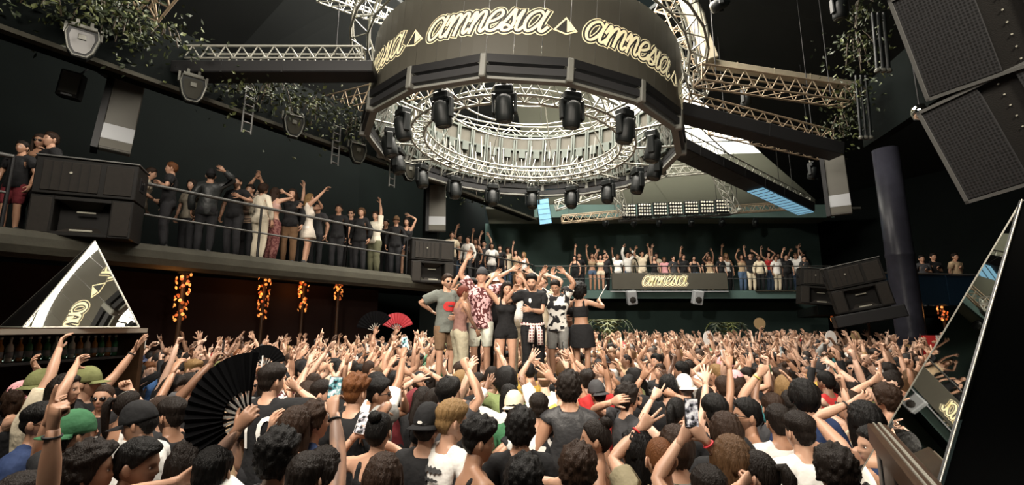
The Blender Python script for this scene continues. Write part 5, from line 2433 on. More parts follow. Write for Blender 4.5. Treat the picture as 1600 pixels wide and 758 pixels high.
# ---------------------------------------------------------------- held things
def screen_mat(name, seed, bright):
    m, nt, b = new_mat(name)
    tc = N(nt, 'ShaderNodeTexCoord')
    n = N(nt, 'ShaderNodeTexNoise')
    n.inputs['Scale'].default_value = 26 + seed * 5
    n.inputs['Detail'].default_value = 2
    r = N(nt, 'ShaderNodeValToRGB')
    e = r.color_ramp.elements
    e[0].position, e[0].color = .40, (.02, .02, .02, 1)
    e[1].position, e[1].color = .62, (.75, .72, .68, 1)
    q = r.color_ramp.elements.new(.5)
    q.color = [(.35, .16, .10, 1), (.10, .28, .30, 1), (.30, .28, .30, 1)][seed % 3]
    nt.links.new(tc.outputs['Object'], n.inputs['Vector'])
    nt.links.new(n.outputs['Fac'], r.inputs['Fac'])
    nt.links.new(r.outputs['Color'], b.inputs['Base Color'])
    nt.links.new(r.outputs['Color'], b.inputs['Emission Color'])
    b.inputs['Emission Strength'].default_value = bright
    b.inputs['Roughness'].default_value = .1


for i in range(3):
    screen_mat('phone_screen_%d' % i, i, .8)
plain('phone_white', (.7, .68, .66), .3)
ph_body = {}
for mt in ('plastic_black', 'phone_white'):
    ph_body[mt] = MB().bevbox((0, 0, 0), (.074, .010, .150), .003).mesh('phone', mt)
ph_scr = [MB().box((0, -.0056, 0), (.068, .001, .142)).mesh('phone_screen', 'phone_screen_%d' % i) for i in range(3)]
ph_cam = MB().bevbox((-.020, .006, .050), (.028, .004, .036), .001).mesh('camera_bump', 'lens_black')


def phone(p, yaw, tilt, roll, label, mt='plastic_black', s=0):
    """screen faces local -Y"""
    o = link('phone', ph_body[mt], loc=p, rot=(tilt, roll, yaw))
    tag(o, label, 'phone', 'phones held up')
    link('screen', ph_scr[s % 3], o)
    link('camera_bump', ph_cam, o)
    return o


def hand_center(info, sd, along=.08, palm=.03):
    o, ps, base, ya, sc = info
    t, f = ps.hands[sd]
    return world_pt(info, t + f * along + np.array([0, palm, 0]))


T = dict  # shorthand
# ---------------------------------------------------------------- podium dancers
def dancer(px, py, Y, yaw, k, label, hR=None, hL=None):
    return figure(np.array(at_y(px, py, Y)), PZ, yaw, k, label, 'dancers on the podium', 0, hR, hL)


d1 = dancer(699, 441, 7.75, 205, T(skin='light', hair='short', hairc='brown', beard=2, glasses=1, top='jersey', topc=(.13, .14, .125), bottom='shorts', botc=(.16, .10, .06), pose=T(head=(.2, 0, 0))),
            'heavy man in grey shirt with red print and sunglasses at the podium edge', hL=(712, 500, -.25), hR=(672, 492, .1))
d2 = dancer(724, 458, 7.55, -62, T(sex='f', skin='tan', hair='braids', hairc='red', top='tank', topc=(.22, .12, .10), bottom='cargo', botc=(.36, .33, .24), tattoo='B', pose=T(lean=.08)),
            'woman with red braids, tattooed arms and khaki cargo trousers', hR=(748, 523, .1), hL=(712, 452, .3))
d3 = dancer(753, 433, 8.1, 170, T(skin='light', hair='short', hairc='brown', cap='back', capc='charcoal', top='jersey', topc=(.72, .45, .46), topmat='cloth_floral', bottom='shorts', botc=(.70, .72, .62), pose=T(head=(0, .2, 0))),
            'man in pink patterned shirt stretching one arm high', hR=(729, 398, -.1), hL=(790, 470, 0))
d4 = dancer(792, 452, 7.6, 185, T(sex='f', skin='light', hair='long', hairc='dark', top='tank', topc='black', bottom='hotpants', botc='black', shoec='black', pose=T(head=(.2, -.2, 0))),
            'woman in black top and shorts with bare legs and both arms up', hR=(772, 425, 0), hL=(818, 428, 0))
d5 = dancer(831, 441, 7.45, 190, T(skin='light', hair='fade', hairc='black', beard=1, top='tee', topc='black', bottom='pants', botc='black', pose=T(head=(-.35, -.3, 0))),
            'bearded man in black shirt with a red plaid shirt tied at his waist', hL=(826, 489, -.25), hR=(797, 450, -.1))
d6 = dancer(868, 449, 8.2, 160, T(skin='tan', hair='short', hairc='dark', top='tee', topc=(.75, .73, .68), topmat='cloth_print', bottom='shorts', botc='grey', pose=T(lean=.1, head=(0, -.3, 0))),
            'dancer in black and white printed shirt and grey shorts', hR=(846, 421, 0), hL=(882, 420, 0))
d7 = dancer(905, 456, 8.35, -25, T(sex='f', skin='tan', hair='afro', hairc='black', top='crop', topc='black', bottom='skirt', botc='black', shoec='white', pose=T(side=-.05)),
            'woman with big curly black hair in black top, back turned, arm stretched out', hR=(941, 470, .1), hL=(880, 500, .2))
d8 = dancer(812, 436, 8.7, 175, T(sex='f', skin='light', hair='bob', hairc='light', top='tank', topc='white', bottom='pants', botc='cream'),
            'blond dancer half hidden between the arms of the others', hR=(800, 415, 0), hL=(833, 420, 0))
d9 = dancer(848, 443, 8.75, 185, T(skin='pale', hair='short', hairc='light', top='tee', topc='cream', bottom='shorts', botc='cream', glasses=1),
            'dancer behind the bearded man, hand on head', hL=(856, 424, 0), hR=(840, 470, .1))
d10 = dancer(775, 440, 8.8, 180, T(skin='light', hair='curly', hairc='brown', top='tee', topc='black', bottom='pants', botc='black', cap='bucket', capc='white'),
             'dancer in pale bucket hat behind the woman in black', hR=(765, 425, 0))
d11 = dancer(738, 447, 8.6, 160, T(skin='light', hair='fade', hairc='dark', top='none', bottom='pants', botc='charcoal', glasses=1),
             'shirtless dancer behind the woman with red braids', hR=(715, 425, 0))
d12 = dancer(884, 458, 8.8, 200, T(sex='f', skin='light', hair='ponytail', hairc='dark', top='crop', topc='black', bottom='hotpants', botc='denim'),
             'woman in black crop top behind the printed shirt dancer', hR=(862, 425, 0), hL=(900, 440, 0))


def decal(info, part, poly_fn, name, mat, side='front', dz=.012):
    """flat print laid on the garment surface: 2-D meshes shot onto the cloth along the body's y axis"""
    o = info[0]
    tgt = [c for c in o.children if c.name.split('.')[0] == part][0]
    bv = BVHTree.FromPolygons([v.co for v in tgt.data.vertices], [p.vertices[:] for p in tgt.data.polygons])
    V, F = poly_fn()
    out = []
    sg_ = 1 if side == 'front' else -1
    R, Tt = info[1].M['chest']
    dirv = Vector(R @ np.array([0, -sg_, 0]))
    for (x, z) in V:
        p0 = Vector(R @ np.array([x * -sg_, sg_ * .6, z]) + Tt)
        hit = bv.ray_cast(p0, dirv)
        q = hit[0] if hit[0] is not None else p0 + dirv * .45
        out.append(q - dirv * dz)
    q = link(name, mesh_arrays(name, np.array([tuple(v) for v in out]), F, [mat]), o)
    return q


def text_mesh(txt, size, cx, cz, extr=0):
    cu = bpy.data.curves.new('txt', 'FONT')
    cu.body = txt
    cu.size = size
    cu.align_x = 'CENTER'
    cu.align_y = 'CENTER'
    cu.resolution_u = 3
    ob = bpy.data.objects.new('txt', cu)
    COL.objects.link(ob)
    dg = bpy.context.evaluated_depsgraph_get()
    me = bpy.data.meshes.new_from_object(ob.evaluated_get(dg))
    bm = bmesh.new()
    bm.from_mesh(me)
    bmesh.ops.triangulate(bm, faces=bm.faces)
    bmesh.ops.subdivide_edges(bm, edges=[e for e in bm.edges if e.calc_length() > size * .2], cuts=1, use_grid_fill=False)
    bmesh.ops.triangulate(bm, faces=bm.faces)
    V = [(v.co.x + cx, v.co.y + cz) for v in bm.verts]
    F = [tuple(v.index for v in f.verts) for f in bm.faces]
    bm.free()
    bpy.data.objects.remove(ob)
    bpy.data.meshes.remove(me)
    return V, F


def blob_poly(fx, fz, n=28, cx=0, cz=0, rings=3):
    V, F = [(cx, cz)], []
    for r in range(1, rings + 1):
        for i in range(n):
            a = 2 * math.pi * i / n
            V.append((cx + fx(a) * r / rings, cz + fz(a) * r / rings))
    for i in range(n):
        F.append((0, 1 + i, 1 + (i + 1) % n))
    for r in range(rings - 1):
        for i in range(n):
            a, b = 1 + r * n + i, 1 + r * n + (i + 1) % n
            F.append((a, a + n, b + n, b))
    return V, F


plain('print_red', (.45, .02, .02), .7)
plain('print_white', (.80, .78, .74), .7)
plain('print_dark', (.05, .05, .05), .7)
decal(d1, 'jersey', lambda: blob_poly(lambda a: .11 * math.cos(a), lambda a: .075 * math.sin(a) * (1 + .25 * abs(math.cos(a))), cx=.02, cz=1.24), 'red_print', 'print_red')
decal(d1, 'jersey', lambda: blob_poly(lambda a: .05 * math.cos(a), lambda a: .012 * math.sin(a), cx=.03, cz=1.245), 'print_slit', 'print_dark', dz=.018)
decal(d5, 'shirt', lambda: blob_poly(lambda a: .022 * math.cos(a), lambda a: .036 * math.sin(a), cx=-.07, cz=1.33), 'chest_logo', 'print_white')
# plaid shirt tied round the waist of the bearded man
m_, nt_, b_ = new_mat('plaid')
tc_ = N(nt_, 'ShaderNodeTexCoord')
w1, w2 = N(nt_, 'ShaderNodeTexWave', bands_direction='X'), N(nt_, 'ShaderNodeTexWave', bands_direction='Z')
for w_ in (w1, w2):
    w_.inputs['Scale'].default_value = 7
    nt_.links.new(tc_.outputs['Object'], w_.inputs['Vector'])
ad = N(nt_, 'ShaderNodeMath', operation='ADD')
nt_.links.new(w1.outputs['Fac'], ad.inputs[0])
nt_.links.new(w2.outputs['Fac'], ad.inputs[1])
rp = N(nt_, 'ShaderNodeValToRGB')
rp.color_ramp.elements[0].position, rp.color_ramp.elements[0].color = .25, (.03, .01, .015, 1)
rp.color_ramp.elements[1].position, rp.color_ramp.elements[1].color = .80, (.70, .62, .58, 1)
rp.color_ramp.elements.new(.5).color = (.38, .03, .04, 1)
nt_.links.new(ad.outputs[0], rp.inputs['Fac'])
nt_.links.new(rp.outputs['Color'], b_.inputs['Base Color'])
b_.inputs['Roughness'].default_value = .85
tie = MB()
n_ = 20
prof_ = [(0.945, .200), (0.99, .192), (0.985, .178), (.94, .178)]
vs_ = []
for i in range(n_):
    a = 2 * math.pi * i / n_
    for (z, r) in prof_:
        vs_.append((r * math.cos(a) * (1.0), r * math.sin(a) * .80, z + .012 * math.sin(3 * a)))
tie.add(vs_, [(i * 4 + j, ((i + 1) % n_) * 4 + j, ((i + 1) % n_) * 4 + (j + 1) % 4, i * 4 + (j + 1) % 4) for i in range(n_) for j in range(4)])
tie.build('tied_plaid_shirt', 'plaid', d5[0], smooth=True)
for sx, L in ((-1, .30), (1, .26)):
    q = MB()
    q.poly_tube([(sx * .03, .165, .96), (sx * .06, .20, .88), (sx * .075, .19, .96 - L)], [.032, .045, .05], 8)
    q.build('hanging_sleeve', 'plaid', d5[0], smooth=True)
# stick in the raised hand of the curly haired woman
hc = hand_center(d7, 'R', .08, 0)
sk_ = MB().bar((0, 0, -.05), (0, 0, .30), .008, 6, .005).build('glow_stick', 'phone_white', loc=hc, rot=(0, .55, 0))
tag(sk_, 'thin white stick held by the curly haired woman on the podium', 'stick')
MB().lathe([(.012, -.07), (.012, -.03)], 8).build('grip', 'plastic_black', sk_)

# ---------------------------------------------------------------- front crowd, one by one
B, C0 = 'black', 'white'
H = {}
H['shades'] = crowd(162, 622, 190, T(handL='fist', band='L', skin='light', hair='buzz', hairc='brown', beard=2, glasses=1, top='tee', topc=B, pose=T(head=(.1, -.05, 0))), 'frowning man with shaved head, sunglasses and black shirt', hL=(207, 598, -.05), hR=(140, 690, -.2))
crowd_y(139, 580, 4.9, -70, T(handL='open', band='L', skin='light', hair='short', hairc='dark', cap='cap', capc='olive', top='tee', topc=B), 'smiling man in grey green flat cap reaching up to the right', hL=(226, 528, .5), hR=(170, 640, -.1))
crowd(217, 664, 100, T(skin='tan', hair='short', hairc='black', cap='cap', capc=B, top='tee', topc=C0, pose=T(head=(0, -.25, 0))), 'man in black cap and white shirt looking down to the left', zh=1.64)
crowd(30, 790, -20, T(handR='point', band='R', skin='tan', hair='short', hairc='dark', top='tank', topc=C0), 'near person whose bare arm rises at the lower left corner', hR=(89, 632, -.15), zh=1.55)
crowd(33, 622, -60, T(sex='f', skin='light', hair='bob', hairc='brown', cap='cap', capc='pink', top='tank', topc=B), 'person in pink cap at the left edge', hL=(78, 690, .1), hR=(120, 600, .1))
crowd(140, 738, -60, T(skin='tan', hair='curly', hairc='dark', top='tee', topc=B), 'dark curly haired head at the bottom left, near the raised bare arm', zh=1.60)
crowd(215, 728, -80, T(skin='brown', hair='short', hairc='black', top='tee', topc='charcoal', pose=T(head=(0, -.15, 0))), 'man in dark profile at the bottom left looking right', zh=1.60)
crowd(62, 662, -75, T(skin='tan', hair='fade', hairc='black', top='tee', topc='navy', glasses=1), 'dark haired man in sunglasses in profile behind the raised bare arm')
crowd(112, 682, -20, T(skin='tan', hair='short', hairc='black', cap='back', capc='green', top='tee', topc=B), 'person in green cap worn backwards at left', hL=(75, 640, .2))
crowd_y(70, 570, 4.6, -50, T(skin='light', hair='short', hairc='brown', cap='bucket', capc='olive', top='tee', topc='cream'), 'person in olive bucket hat before the bottle shelf', hR=(97, 532, .1), hL=(55, 560, .1))
crowd_y(104, 598, 4.4, -75, T(sex='f', skin='light', hair='long', hairc='dark', top='tank', topc='brown'), 'woman with long dark hair in profile at left', hR=(125, 560, .2))
crowd(268, 652, 75, T(skin='tan', hair='fade', hairc='dark', beard=1, top='tee', topc=B), 'bearded man in black shirt left of the big black fan')
H['fanman'] = crowd(332, 742, 5, T(skin='tan', hair='short', hairc=B, top='tee', topc=C0, tattoo='R', handR='grip', pose=T(ppR=(-.2, -.1, -1))), 'person holding up the huge black folding fan', hR=(370, 648, .05), zh=1.57)
crowd(296, 728, 20, T(sex='f', skin='light', hair='bob', hairc='dark', top='tank', topc='charcoal'), 'dark haired woman at the bottom with open fingers raised', hL=(292, 738, -.15), zh=1.58)
H['ten'] = crowd(425, 597, -12, T(skin='light', hair='quiff', hairc='dark', top='jersey', topc=B, tattoo='L', pose=T(head=(-.3, 0, 0))), 'man in black football jersey with white number ten on his back', hR=(470, 600, .3), zh=1.80)
crowd(388, 603, -85, T(skin='light', hair='short', hairc='brown', glasses=1, beard=2, top='tee', topc='grey'), 'man in sunglasses in profile between the fan and the jersey')
crowd(434, 716, -8, T(skin='tan', hair='curly', hairc=B, top='tee', topc='charcoal'), 'curly black haired man seen from behind at the bottom, below the jersey')
crowd(462, 668, -35, T(sex='f', skin='light', hair='long', hairc='brown', top='tank', topc=B), 'woman with long light brown hair behind the curly haired man', hL=(420, 655, .2))
crowd(491, 660, -55, T(skin='tan', hair='curly', hairc='brown', top='tee', topc='navy'), 'brown curly haired man in profile beside a tattooed arm')
H['tattooarm'] = crowd(478, 752, -10, T(handR='grip', handL='grip', band='R', skin='light', hair='short', hairc='dark', top='tank', topc='olive', tattoo='B'), 'person with tattooed arm holding a phone high, bottom left of centre', hR=(522, 622, .25), zh=1.56)
crowd(555, 616, -20, T(skin='light', hair='curlytop', hairc='ginger', top='tee', topc=B), 'man with curly ginger blond hair in black shirt from behind', zh=1.74)
crowd(592, 617, -82, T(handL='open', skin='tan', hair='fade', hairc=B, glasses=1, top='tee', topc='grey', tattoo='R'), 'man with dark fade and sunglasses raising a tattooed forearm', hR=(606, 634, -.1), hL=(640, 610, .2), zh=1.70)
crowd(624, 572, 175, T(skin='light', hair='short', hairc='dark', glasses=1, top='tank', topc='cream'), 'grinning man in sunglasses facing the camera left of the podium')
H['cap'] = crowd(668, 668, -15, T(skin='light', hair='short', hairc=B, cap='back', capc=B, top='tee', topc=B), 'person in backward black cap with small white mark and black shirt', zh=1.64)
H['blond'] = crowd(706, 661, -40, T(skin='light', hair='fade', hairc='blond', top='tee', topc=C0, pose=T(head=(-.35, -.05, 0))), 'short blond man in white shirt with dark print on the back', zh=1.68)
H['cam'] = crowd(592, 676, -10, T(handR='grip', handL='grip', band='R', bandc=(.5,.4,.15), sex='f', skin='light', hair='bun', hairc=B, top='crop', topc=B), 'woman with messy dark hair in open back top filming with a phone', hL=(556, 668, .25), hR=(572, 672, .25), zh=1.60)
crowd(508, 742, -20, T(sex='f', skin='light', hair='bob', hairc='dark', top='tank', topc='charcoal'), 'dark haired woman with headband at the bottom left of centre', zh=1.56)
crowd(598, 752, -5, T(sex='f', skin='light', hair='long', hairc='brown', top='tank', topc=B), 'brown haired head cut off by the bottom edge', zh=1.55)
crowd(704, 603, -10, T(band='R', bandc=(.1,.3,.5), sex='f', skin='light', hair='long', hairc='dark', top='tee', topc=B), 'long dark haired person in black shirt just before the podium', hR=(738, 585, .1))
crowd(617, 600, -5, T(skin='tan', hair='curly', hairc=B, top='tee', topc='maroon'), 'black curly haired head behind the tattooed forearm', hR=(640, 575, .2))
crowd(588, 588, 150, T(skin='pale', hair='buzz', hairc='light', top='tee', topc='cream'), 'shaven headed pale man behind the ginger curls')
crowd(502, 617, -70, T(skin='light', hair='fade', hairc='dark', top='tee', topc=C0, topmat='cloth_stripe'), 'short haired man in striped shirt in profile', hL=(520, 640, .2))
crowd(655, 600, -10, T(skin='light', hair='short', hairc='brown', cap='cap', capc=B, top='tank', topc=B), 'person in black cap with an open palm raised', hL=(652, 580, .1), hR=(672, 575, .1), zh=1.58)
H['tanktop'] = crowd(748, 692, -62, T(skin='tan', hair='curlytop', hairc=B, top='tank', topc=B, pose=T(head=(-.15, -.12, 0))), 'curly topped man in black tank top in profile looking down', zh=1.60)
crowd(813, 672, 2, T(skin='tan', hair='curly', hairc=B, top='tee', topc=B), 'man with thick curly black hair and black shirt seen from behind', zh=1.62)
crowd(889, 609, -5, T(skin='tan', hair='curly', hairc='dark', top='vest', topc=(.03, .03, .032), topmat='leather'), 'man in black leather vest seen from behind', zh=1.76)
crowd(842, 640, 0, T(handR='open', band='R', skin='light', hair='fade', hairc='dark', top='tee', topc=(.72, .70, .66), topmat='cloth_print'), 'person in black and white shirt raising one long open handed arm', hR=(862, 580, .05), hL=(800, 700, .1), zh=1.58)
crowd(790, 598, 5, T(handR='fist', handL='open', band='R', bandc=(.5,.4,.2), skin='brown', hair='afro', hairc=B, top='tee', topc=(.19, .24, .10)), 'dark curly haired person in light olive shirt below the podium', hL=(757, 590, 0), hR=(812, 614, -.15))
crowd(803, 638, -5, T(skin='light', hair='short', hairc='dark', cap='back', capc='cream', top='tee', topc='green'), 'person in pale cap between two curly black heads', zh=1.58)
crowd(903, 738, -5, T(skin='light', hair='curly', hairc='brown', top='tee', topc='charcoal'), 'brown curly head at the bottom right of centre with a hand beside it', hL=(872, 735, .1), zh=1.56)
crowd(818, 758, 0, T(skin='tan', hair='curly', hairc=B, top='tee', topc=B), 'dark curly head cut off by the bottom edge in the middle', zh=1.54)
crowd(930, 688, 80, T(sex='f', skin='tan', hair='bun', hairc='dark', top='crop', topc='brown'), 'woman in profile facing left with hair tied up', zh=1.57)
crowd(917, 598, 0, T(skin='tan', hair='curlytop', hairc='dark', top='tank', topc=C0, topmat='cloth_stripe'), 'curly man in pale tank top from behind right of the vest', hR=(945, 575, .2))
H['buzz'] = crowd(1032, 720, 4, T(handL='peace', band='L', bandc=(.5,.03,.03), skin='light', hair='buzz', hairc='ginger', top='tee', topc=(.22, .19, .12), pose=T(head=(0, 0, 0))), 'ginger buzz cut man with tan shirt, hand stretched up with fingers out', hL=(1003, 652, .30), zh=1.58)
crowd(995, 706, 55, T(sex='f', skin='light', hair='long', hairc=B, glasses=1, top='tank', topc=B), 'woman with long black hair and sunglasses beside the buzz cut man', zh=1.56)
crowd(1057, 703, -5, T(skin='light', hair='medium', hairc='brown', top='tee', topc='grey'), 'brown haired head just behind the buzz cut man', zh=1.58)
H['film'] = crowd(1108, 770, 8, T(handR='grip', handL='grip', band='R', bandc=(.5,.04,.05), skin='light', hair='short', hairc='dark', top='tee', topc='cream'), 'person filming with a large upright phone in both hands', hL=(1064, 668, .22), hR=(1092, 666, .22), zh=1.50)
crowd(1118, 648, -5, T(skin='light', hair='fade', hairc=B, top='tee', topc=B), 'man with dark undercut hair behind the upright phone', zh=1.66)
crowd(1135, 679, -8, T(skin='light', hair='medium', hairc='brown', top='tee', topc=B), 'brown haired man from behind right of the upright phone', zh=1.60)
crowd(1167, 651, 82, T(skin='tan', hair='short', hairc=B, glasses=1, beard=2, top='tank', topc='blue'), 'man with glasses and blue tank top in profile facing left', zh=1.62)
crowd(1144, 722, 3, T(sex='f', skin='light', hair='long', hairc='light', top='tank', topc=C0), 'woman with long straight ash blond hair from behind', zh=1.60)
crowd(1184, 745, 45, T(handL='point', sex='f', skin='light', hair='ponytail', hairc='dark', top='tank', topc='red'), 'dark haired woman pointing a finger at the bottom right', hL=(1148, 736, -.1), zh=1.55)
crowd(981, 624, -70, T(skin='light', hair='curly', hairc='dark', glasses=1, top='tee', topc='charcoal'), 'curly haired man in sunglasses facing right, right of the vest', hL=(955, 622, -.2))
crowd(1044, 608, -5, T(handR='fist', handL='horns', skin='tan', hair='curly', hairc=B, top='tee', topc=B), 'dark curly head with a fist raised beside it', hR=(1050, 612, -.3), hL=(1000, 582, -.2))
crowd(1070, 608, 5, T(skin='light', hair='buzz', hairc='grey', top='tee', topc='red', cap='back', capc=C0), 'person with white bandana behind the upright phone')
crowd(1069, 580, 0, T(skin='light', hair='short', hairc='brown', top='tee', topc=C0), 'short brown haired man in white shirt, right of the podium', hR=(1080, 552, .1))
crowd(1150, 600, 0, T(sex='f', skin='light', hair='bob', hairc='brown', cap='cap', capc='pink', top='tee', topc=B), 'person in pale pink cap right of centre', hR=(1165, 605, -.1))
crowd(1131, 608, -10, T(skin='light', hair='short', hairc='brown', top='tee', topc=B), 'short haired man next to the pale pink cap')
crowd(1256, 622, -3, T(skin='light', hair='medium', hairc=B, top='tee', topc='navy'), 'man with thick black hair from behind right of the blonde', zh=1.72)
crowd(1226, 606, 4, T(sex='f', skin='light', hair='long', hairc='blond', top='tank', topc=C0), 'woman with long blonde hair from behind')
crowd(1208, 640, -5, T(handL='fist', band='L', bandc=(.5,.45,.1), skin='light', hair='short', hairc='brown', top='tee', topc='charcoal'), 'person in charcoal shirt raising a fist straight up', hL=(1187, 572, .1), zh=1.60)
crowd(1217, 662, -8, T(skin='tan', hair='short', hairc='dark', top='tee', topc=C0), 'dark haired man in white shirt left of the bag strap', zh=1.60)
H['strap'] = crowd(1250, 678, 8, T(handR='grip', handL='grip', skin='light', hair='fade', hairc='dark', top='tee', topc=C0), 'man in white shirt with black bag strap, filming with a phone', hR=(1274, 686, .16), zh=1.60)
crowd(1352, 660, 10, T(band='L', sex='f', skin='light', hair='long', hairc=B, top='tank', topc=B), 'woman in black tank top with one arm folded over her head', hL=(1331, 616, .15), zh=1.66)
crowd(1366, 700, 85, T(skin='light', hair='short', hairc=B, top='tee', topc=B), 'dark haired man in profile facing left next to the booth rail', zh=1.55)
crowd(1306, 740, 0, T(skin='tan', hair='curly', hairc='dark', top='tee', topc='charcoal'), 'dark curly head at the bottom right', zh=1.55)
crowd(1412, 580, 75, T(skin='tan', hair='short', hairc=B, glasses=1, top='tee', topc='navy'), 'dark haired person with sunglasses at the edge of the right pyramid', hL=(1375, 590, -.2))
crowd(1290, 598, 20, T(skin='brown', hair='short', hairc=B, top='tee', topc='red'), 'dark haired man in red shirt in front of the round column')
crowd(1385, 625, 20, T(sex='f', skin='light', hair='curly', hairc='brown', top='tank', topc=C0), 'curly brown haired woman in white top left of the pyramid', hL=(1360, 585, .1))

# marks on clothes
decal(H['ten'], 'jersey', lambda: text_mesh('10', .36, .01, 1.25), 'shirt_number', 'print_white', 'back')
for k_, (w_, z_) in enumerate(((.10, 1.385), (.085, 1.33), (.095, 1.285), (.08, 1.24))):
    # worn print lines whose words cannot be read in the photograph
    decal(H['blond'], 'shirt', lambda: blob_poly(lambda a: w_ * math.cos(a), lambda a: (.016 if k_ == 0 else .010) * math.sin(a) * (1 + .5 * math.sin(17 * math.cos(a))), n=64, cx=-.02, cz=z_), 'print_line', 'print_dark', 'back')
decal(H['cap'], 'shirt', lambda: blob_poly(lambda a: .03 * math.cos(a), lambda a: .055 * math.sin(a), cx=-.02, cz=1.22), 'back_print', 'print_white', 'back')
decal(H['shades'], 'shirt', lambda: blob_poly(lambda a: .07 * math.cos(a), lambda a: .022 * math.sin(a) * (1 + .5 * math.sin(15 * math.cos(a))), n=64, cz=1.30), 'chest_print', 'print_white', 'front')
# logo on the backward cap
lv = H['cap'][1].head_pts(np.array([[0.0, -.122, .055], [.012, -.121, .062], [.018, -.121, .052], [.010, -.122, .044], [-.010, -.122, .044], [-.018, -.121, .052], [-.012, -.121, .062]]))
link('cap_logo', mesh_arrays('cap_logo', lv, [(0, i, i % 6 + 1) for i in range(1, 7)], ['print_white']), H['cap'][0])
# bag strap
ch = H['strap'][1]
sp_ = [ch.ap('chest', p) for p in ((.13, -.10, 1.47), (.07, -.135, 1.36), (-.02, -.14, 1.22), (-.12, -.125, 1.05))]
stp = MB()
stp.poly_tube([tuple(p) for p in sp_], .018, 6)
stp.build('bag_strap', 'plastic_black', H['strap'][0], smooth=True)

# phones
p = hand_center(H['tattooarm'], 'R', .10, .02)
phone(p + Vector((0, 0, .03)), 0, -.1, .05, 'black phone held up by the tattooed arm', 'plastic_black', 1)
a_ = (hand_center(H['cam'], 'L', .09, 0) + hand_center(H['cam'], 'R', .09, 0)) / 2
phone(a_ + Vector((0, 0, .03)), .1, -.35, .25, 'white phone held by the woman with messy dark hair', 'phone_white', 2)
a_ = (hand_center(H['film'], 'L', .09, 0) + hand_center(H['film'], 'R', .09, 0)) / 2
phone(a_ + Vector((0, -.01, .075)), 0, 0, .02, 'large upright phone showing the ring, right of centre', 'plastic_black', 2)
p = hand_center(H['strap'], 'R', .09, 0)
phone(p + Vector((0, 0, .03)), -.1, 0, .04, 'phone in the hand of the man with the bag strap', 'plastic_black', 0)

# ---------------------------------------------------------------- fans
plain('fan_black', (.0035, .0035, .004), .9, spec=.05)
plain('fan_stick', (.35, .33, .30), .5)
plain('straw', (.34, .24, .12), .7)
plain('card_white', (.75, .73, .70), .7)


def folding_fan(c, R, a0, a1, label, n=16, inner=.40, yaw=0, tilt=0, mat='fan_black'):
    o = empty('folding_fan', c, (tilt, 0, yaw))
    tag(o, label, 'hand fan', 'folding fans')
    for i in range(n):
        w0, w1 = math.radians(a0 + (a1 - a0) * i / n), math.radians(a0 + (a1 - a0) * (i + 1) / n)
        wm = (w0 + w1) / 2
        pts = []
        for (w, y) in ((w0, 0), (wm, -.012), (w1, 0)):
            for r in (R * inner, R):
                pts.append((r * math.cos(w), y, r * math.sin(w)))
        MB().add(pts + [(x, y + .003, z) for x, y, z in pts], [(0, 1, 3, 2), (2, 3, 5, 4), (8, 9, 7, 6), (10, 11, 9, 8), (1, 7, 9, 3), (3, 9, 11, 5)]).build('fan_leaf', mat, o)
        q = MB()
        q.box((R * .24, .004, 0), (R * .50, .004, .012), None)
        q.build('fan_stick', 'fan_stick' if i % 2 else mat, o, rot=(0, -wm, 0))
    MB().lathe([(.012, -.012), (.012, .012)], 8, Matrix.Rotation(math.pi / 2, 4, 'X')).build('rivet', 'edge_silver', o)
    return o


p = hand_center(H['fanman'], 'R', .07, .02)
folding_fan(p, .33, 86, 236, 'huge open black folding fan held up at left', 18)
pp_ = at_y(420, 566, 6.4)
fh = crowd(418, 585, -10, T(skin='light', hair='short', hairc='dark', top='tee', topc=B), 'person waving a small black fan above the jersey man', hR=(420, 566, 0))
folding_fan(hand_center(fh, 'R', .07, 0), .30, 15, 165, 'small open black fan above the jersey man', 12)
fh = crowd_y(592, 512, 10.5, 180, T(skin='light', hair='short', hairc='dark', top='tee', topc=B), 'person with a pale ribbed fan left of the podium', hR=(590, 492, 0))
folding_fan(hand_center(fh, 'R', .07, 0), .42, 40, 170, 'large dark fan left of the podium near the man in grey', 12)
fh = crowd_y(626, 512, 11.2, 180, T(sex='f', skin='light', hair='long', hairc='dark', top='tank', topc='red'), 'woman with a red fan left of the podium', hR=(622, 484, 0))
plain('fan_red', (.35, .02, .03), .6)
folding_fan(hand_center(fh, 'R', .07, 0), .40, 20, 160, 'red folding fan left of the podium', 12, mat='fan_red')


def paddle(c, r, h, mat, label, roll=0):
    o = empty('paddle_fan', c, (0, roll, 0))
    tag(o, label, 'hand fan', 'paddle fans')
    MB().prism([(r * math.cos(a), h * math.sin(a) + h) for a in [2 * math.pi * i / 20 for i in range(20)]], .012, Matrix.Rotation(math.pi / 2, 4, 'X')).build('blade', mat, o)
    rod('handle', (0, -.006, -.14), (0, -.006, .04), .011, 'stem_brown', o)


PADS = []
for (px, py, mat, r, h, lab, tlab) in ((1107, 536, 'card_white', .13, .20, 'pale oval paddle fan in the crowd under the rear sign', 'person lifting a pale oval paddle fan'),
                                  (1190, 487, 'straw', .18, .18, 'round straw fan high above the far right crowd', 'person lifting a round straw fan'),
                                  (1300, 536, 'card_white', .12, .18, 'small white paddle fan before the right speakers', 'person lifting a small white paddle fan'),
                                  (1338, 528, 'straw', .10, .13, 'small orange tan paddle left of the round column', 'person lifting a small tan paddle')):
    fh = crowd_y(px, py + 22, {1107: 12.5, 1190: 15.0, 1300: 10.5, 1338: 11.0}[px], 185, T(skin='light', hair='short', hairc='brown', top='tee', topc=C0 if mat == 'straw' else B), tlab + ' in the right crowd', hR=(px, py + 4, 0))
    paddle(hand_center(fh, 'R', .07, -.03), r, h, mat, lab)

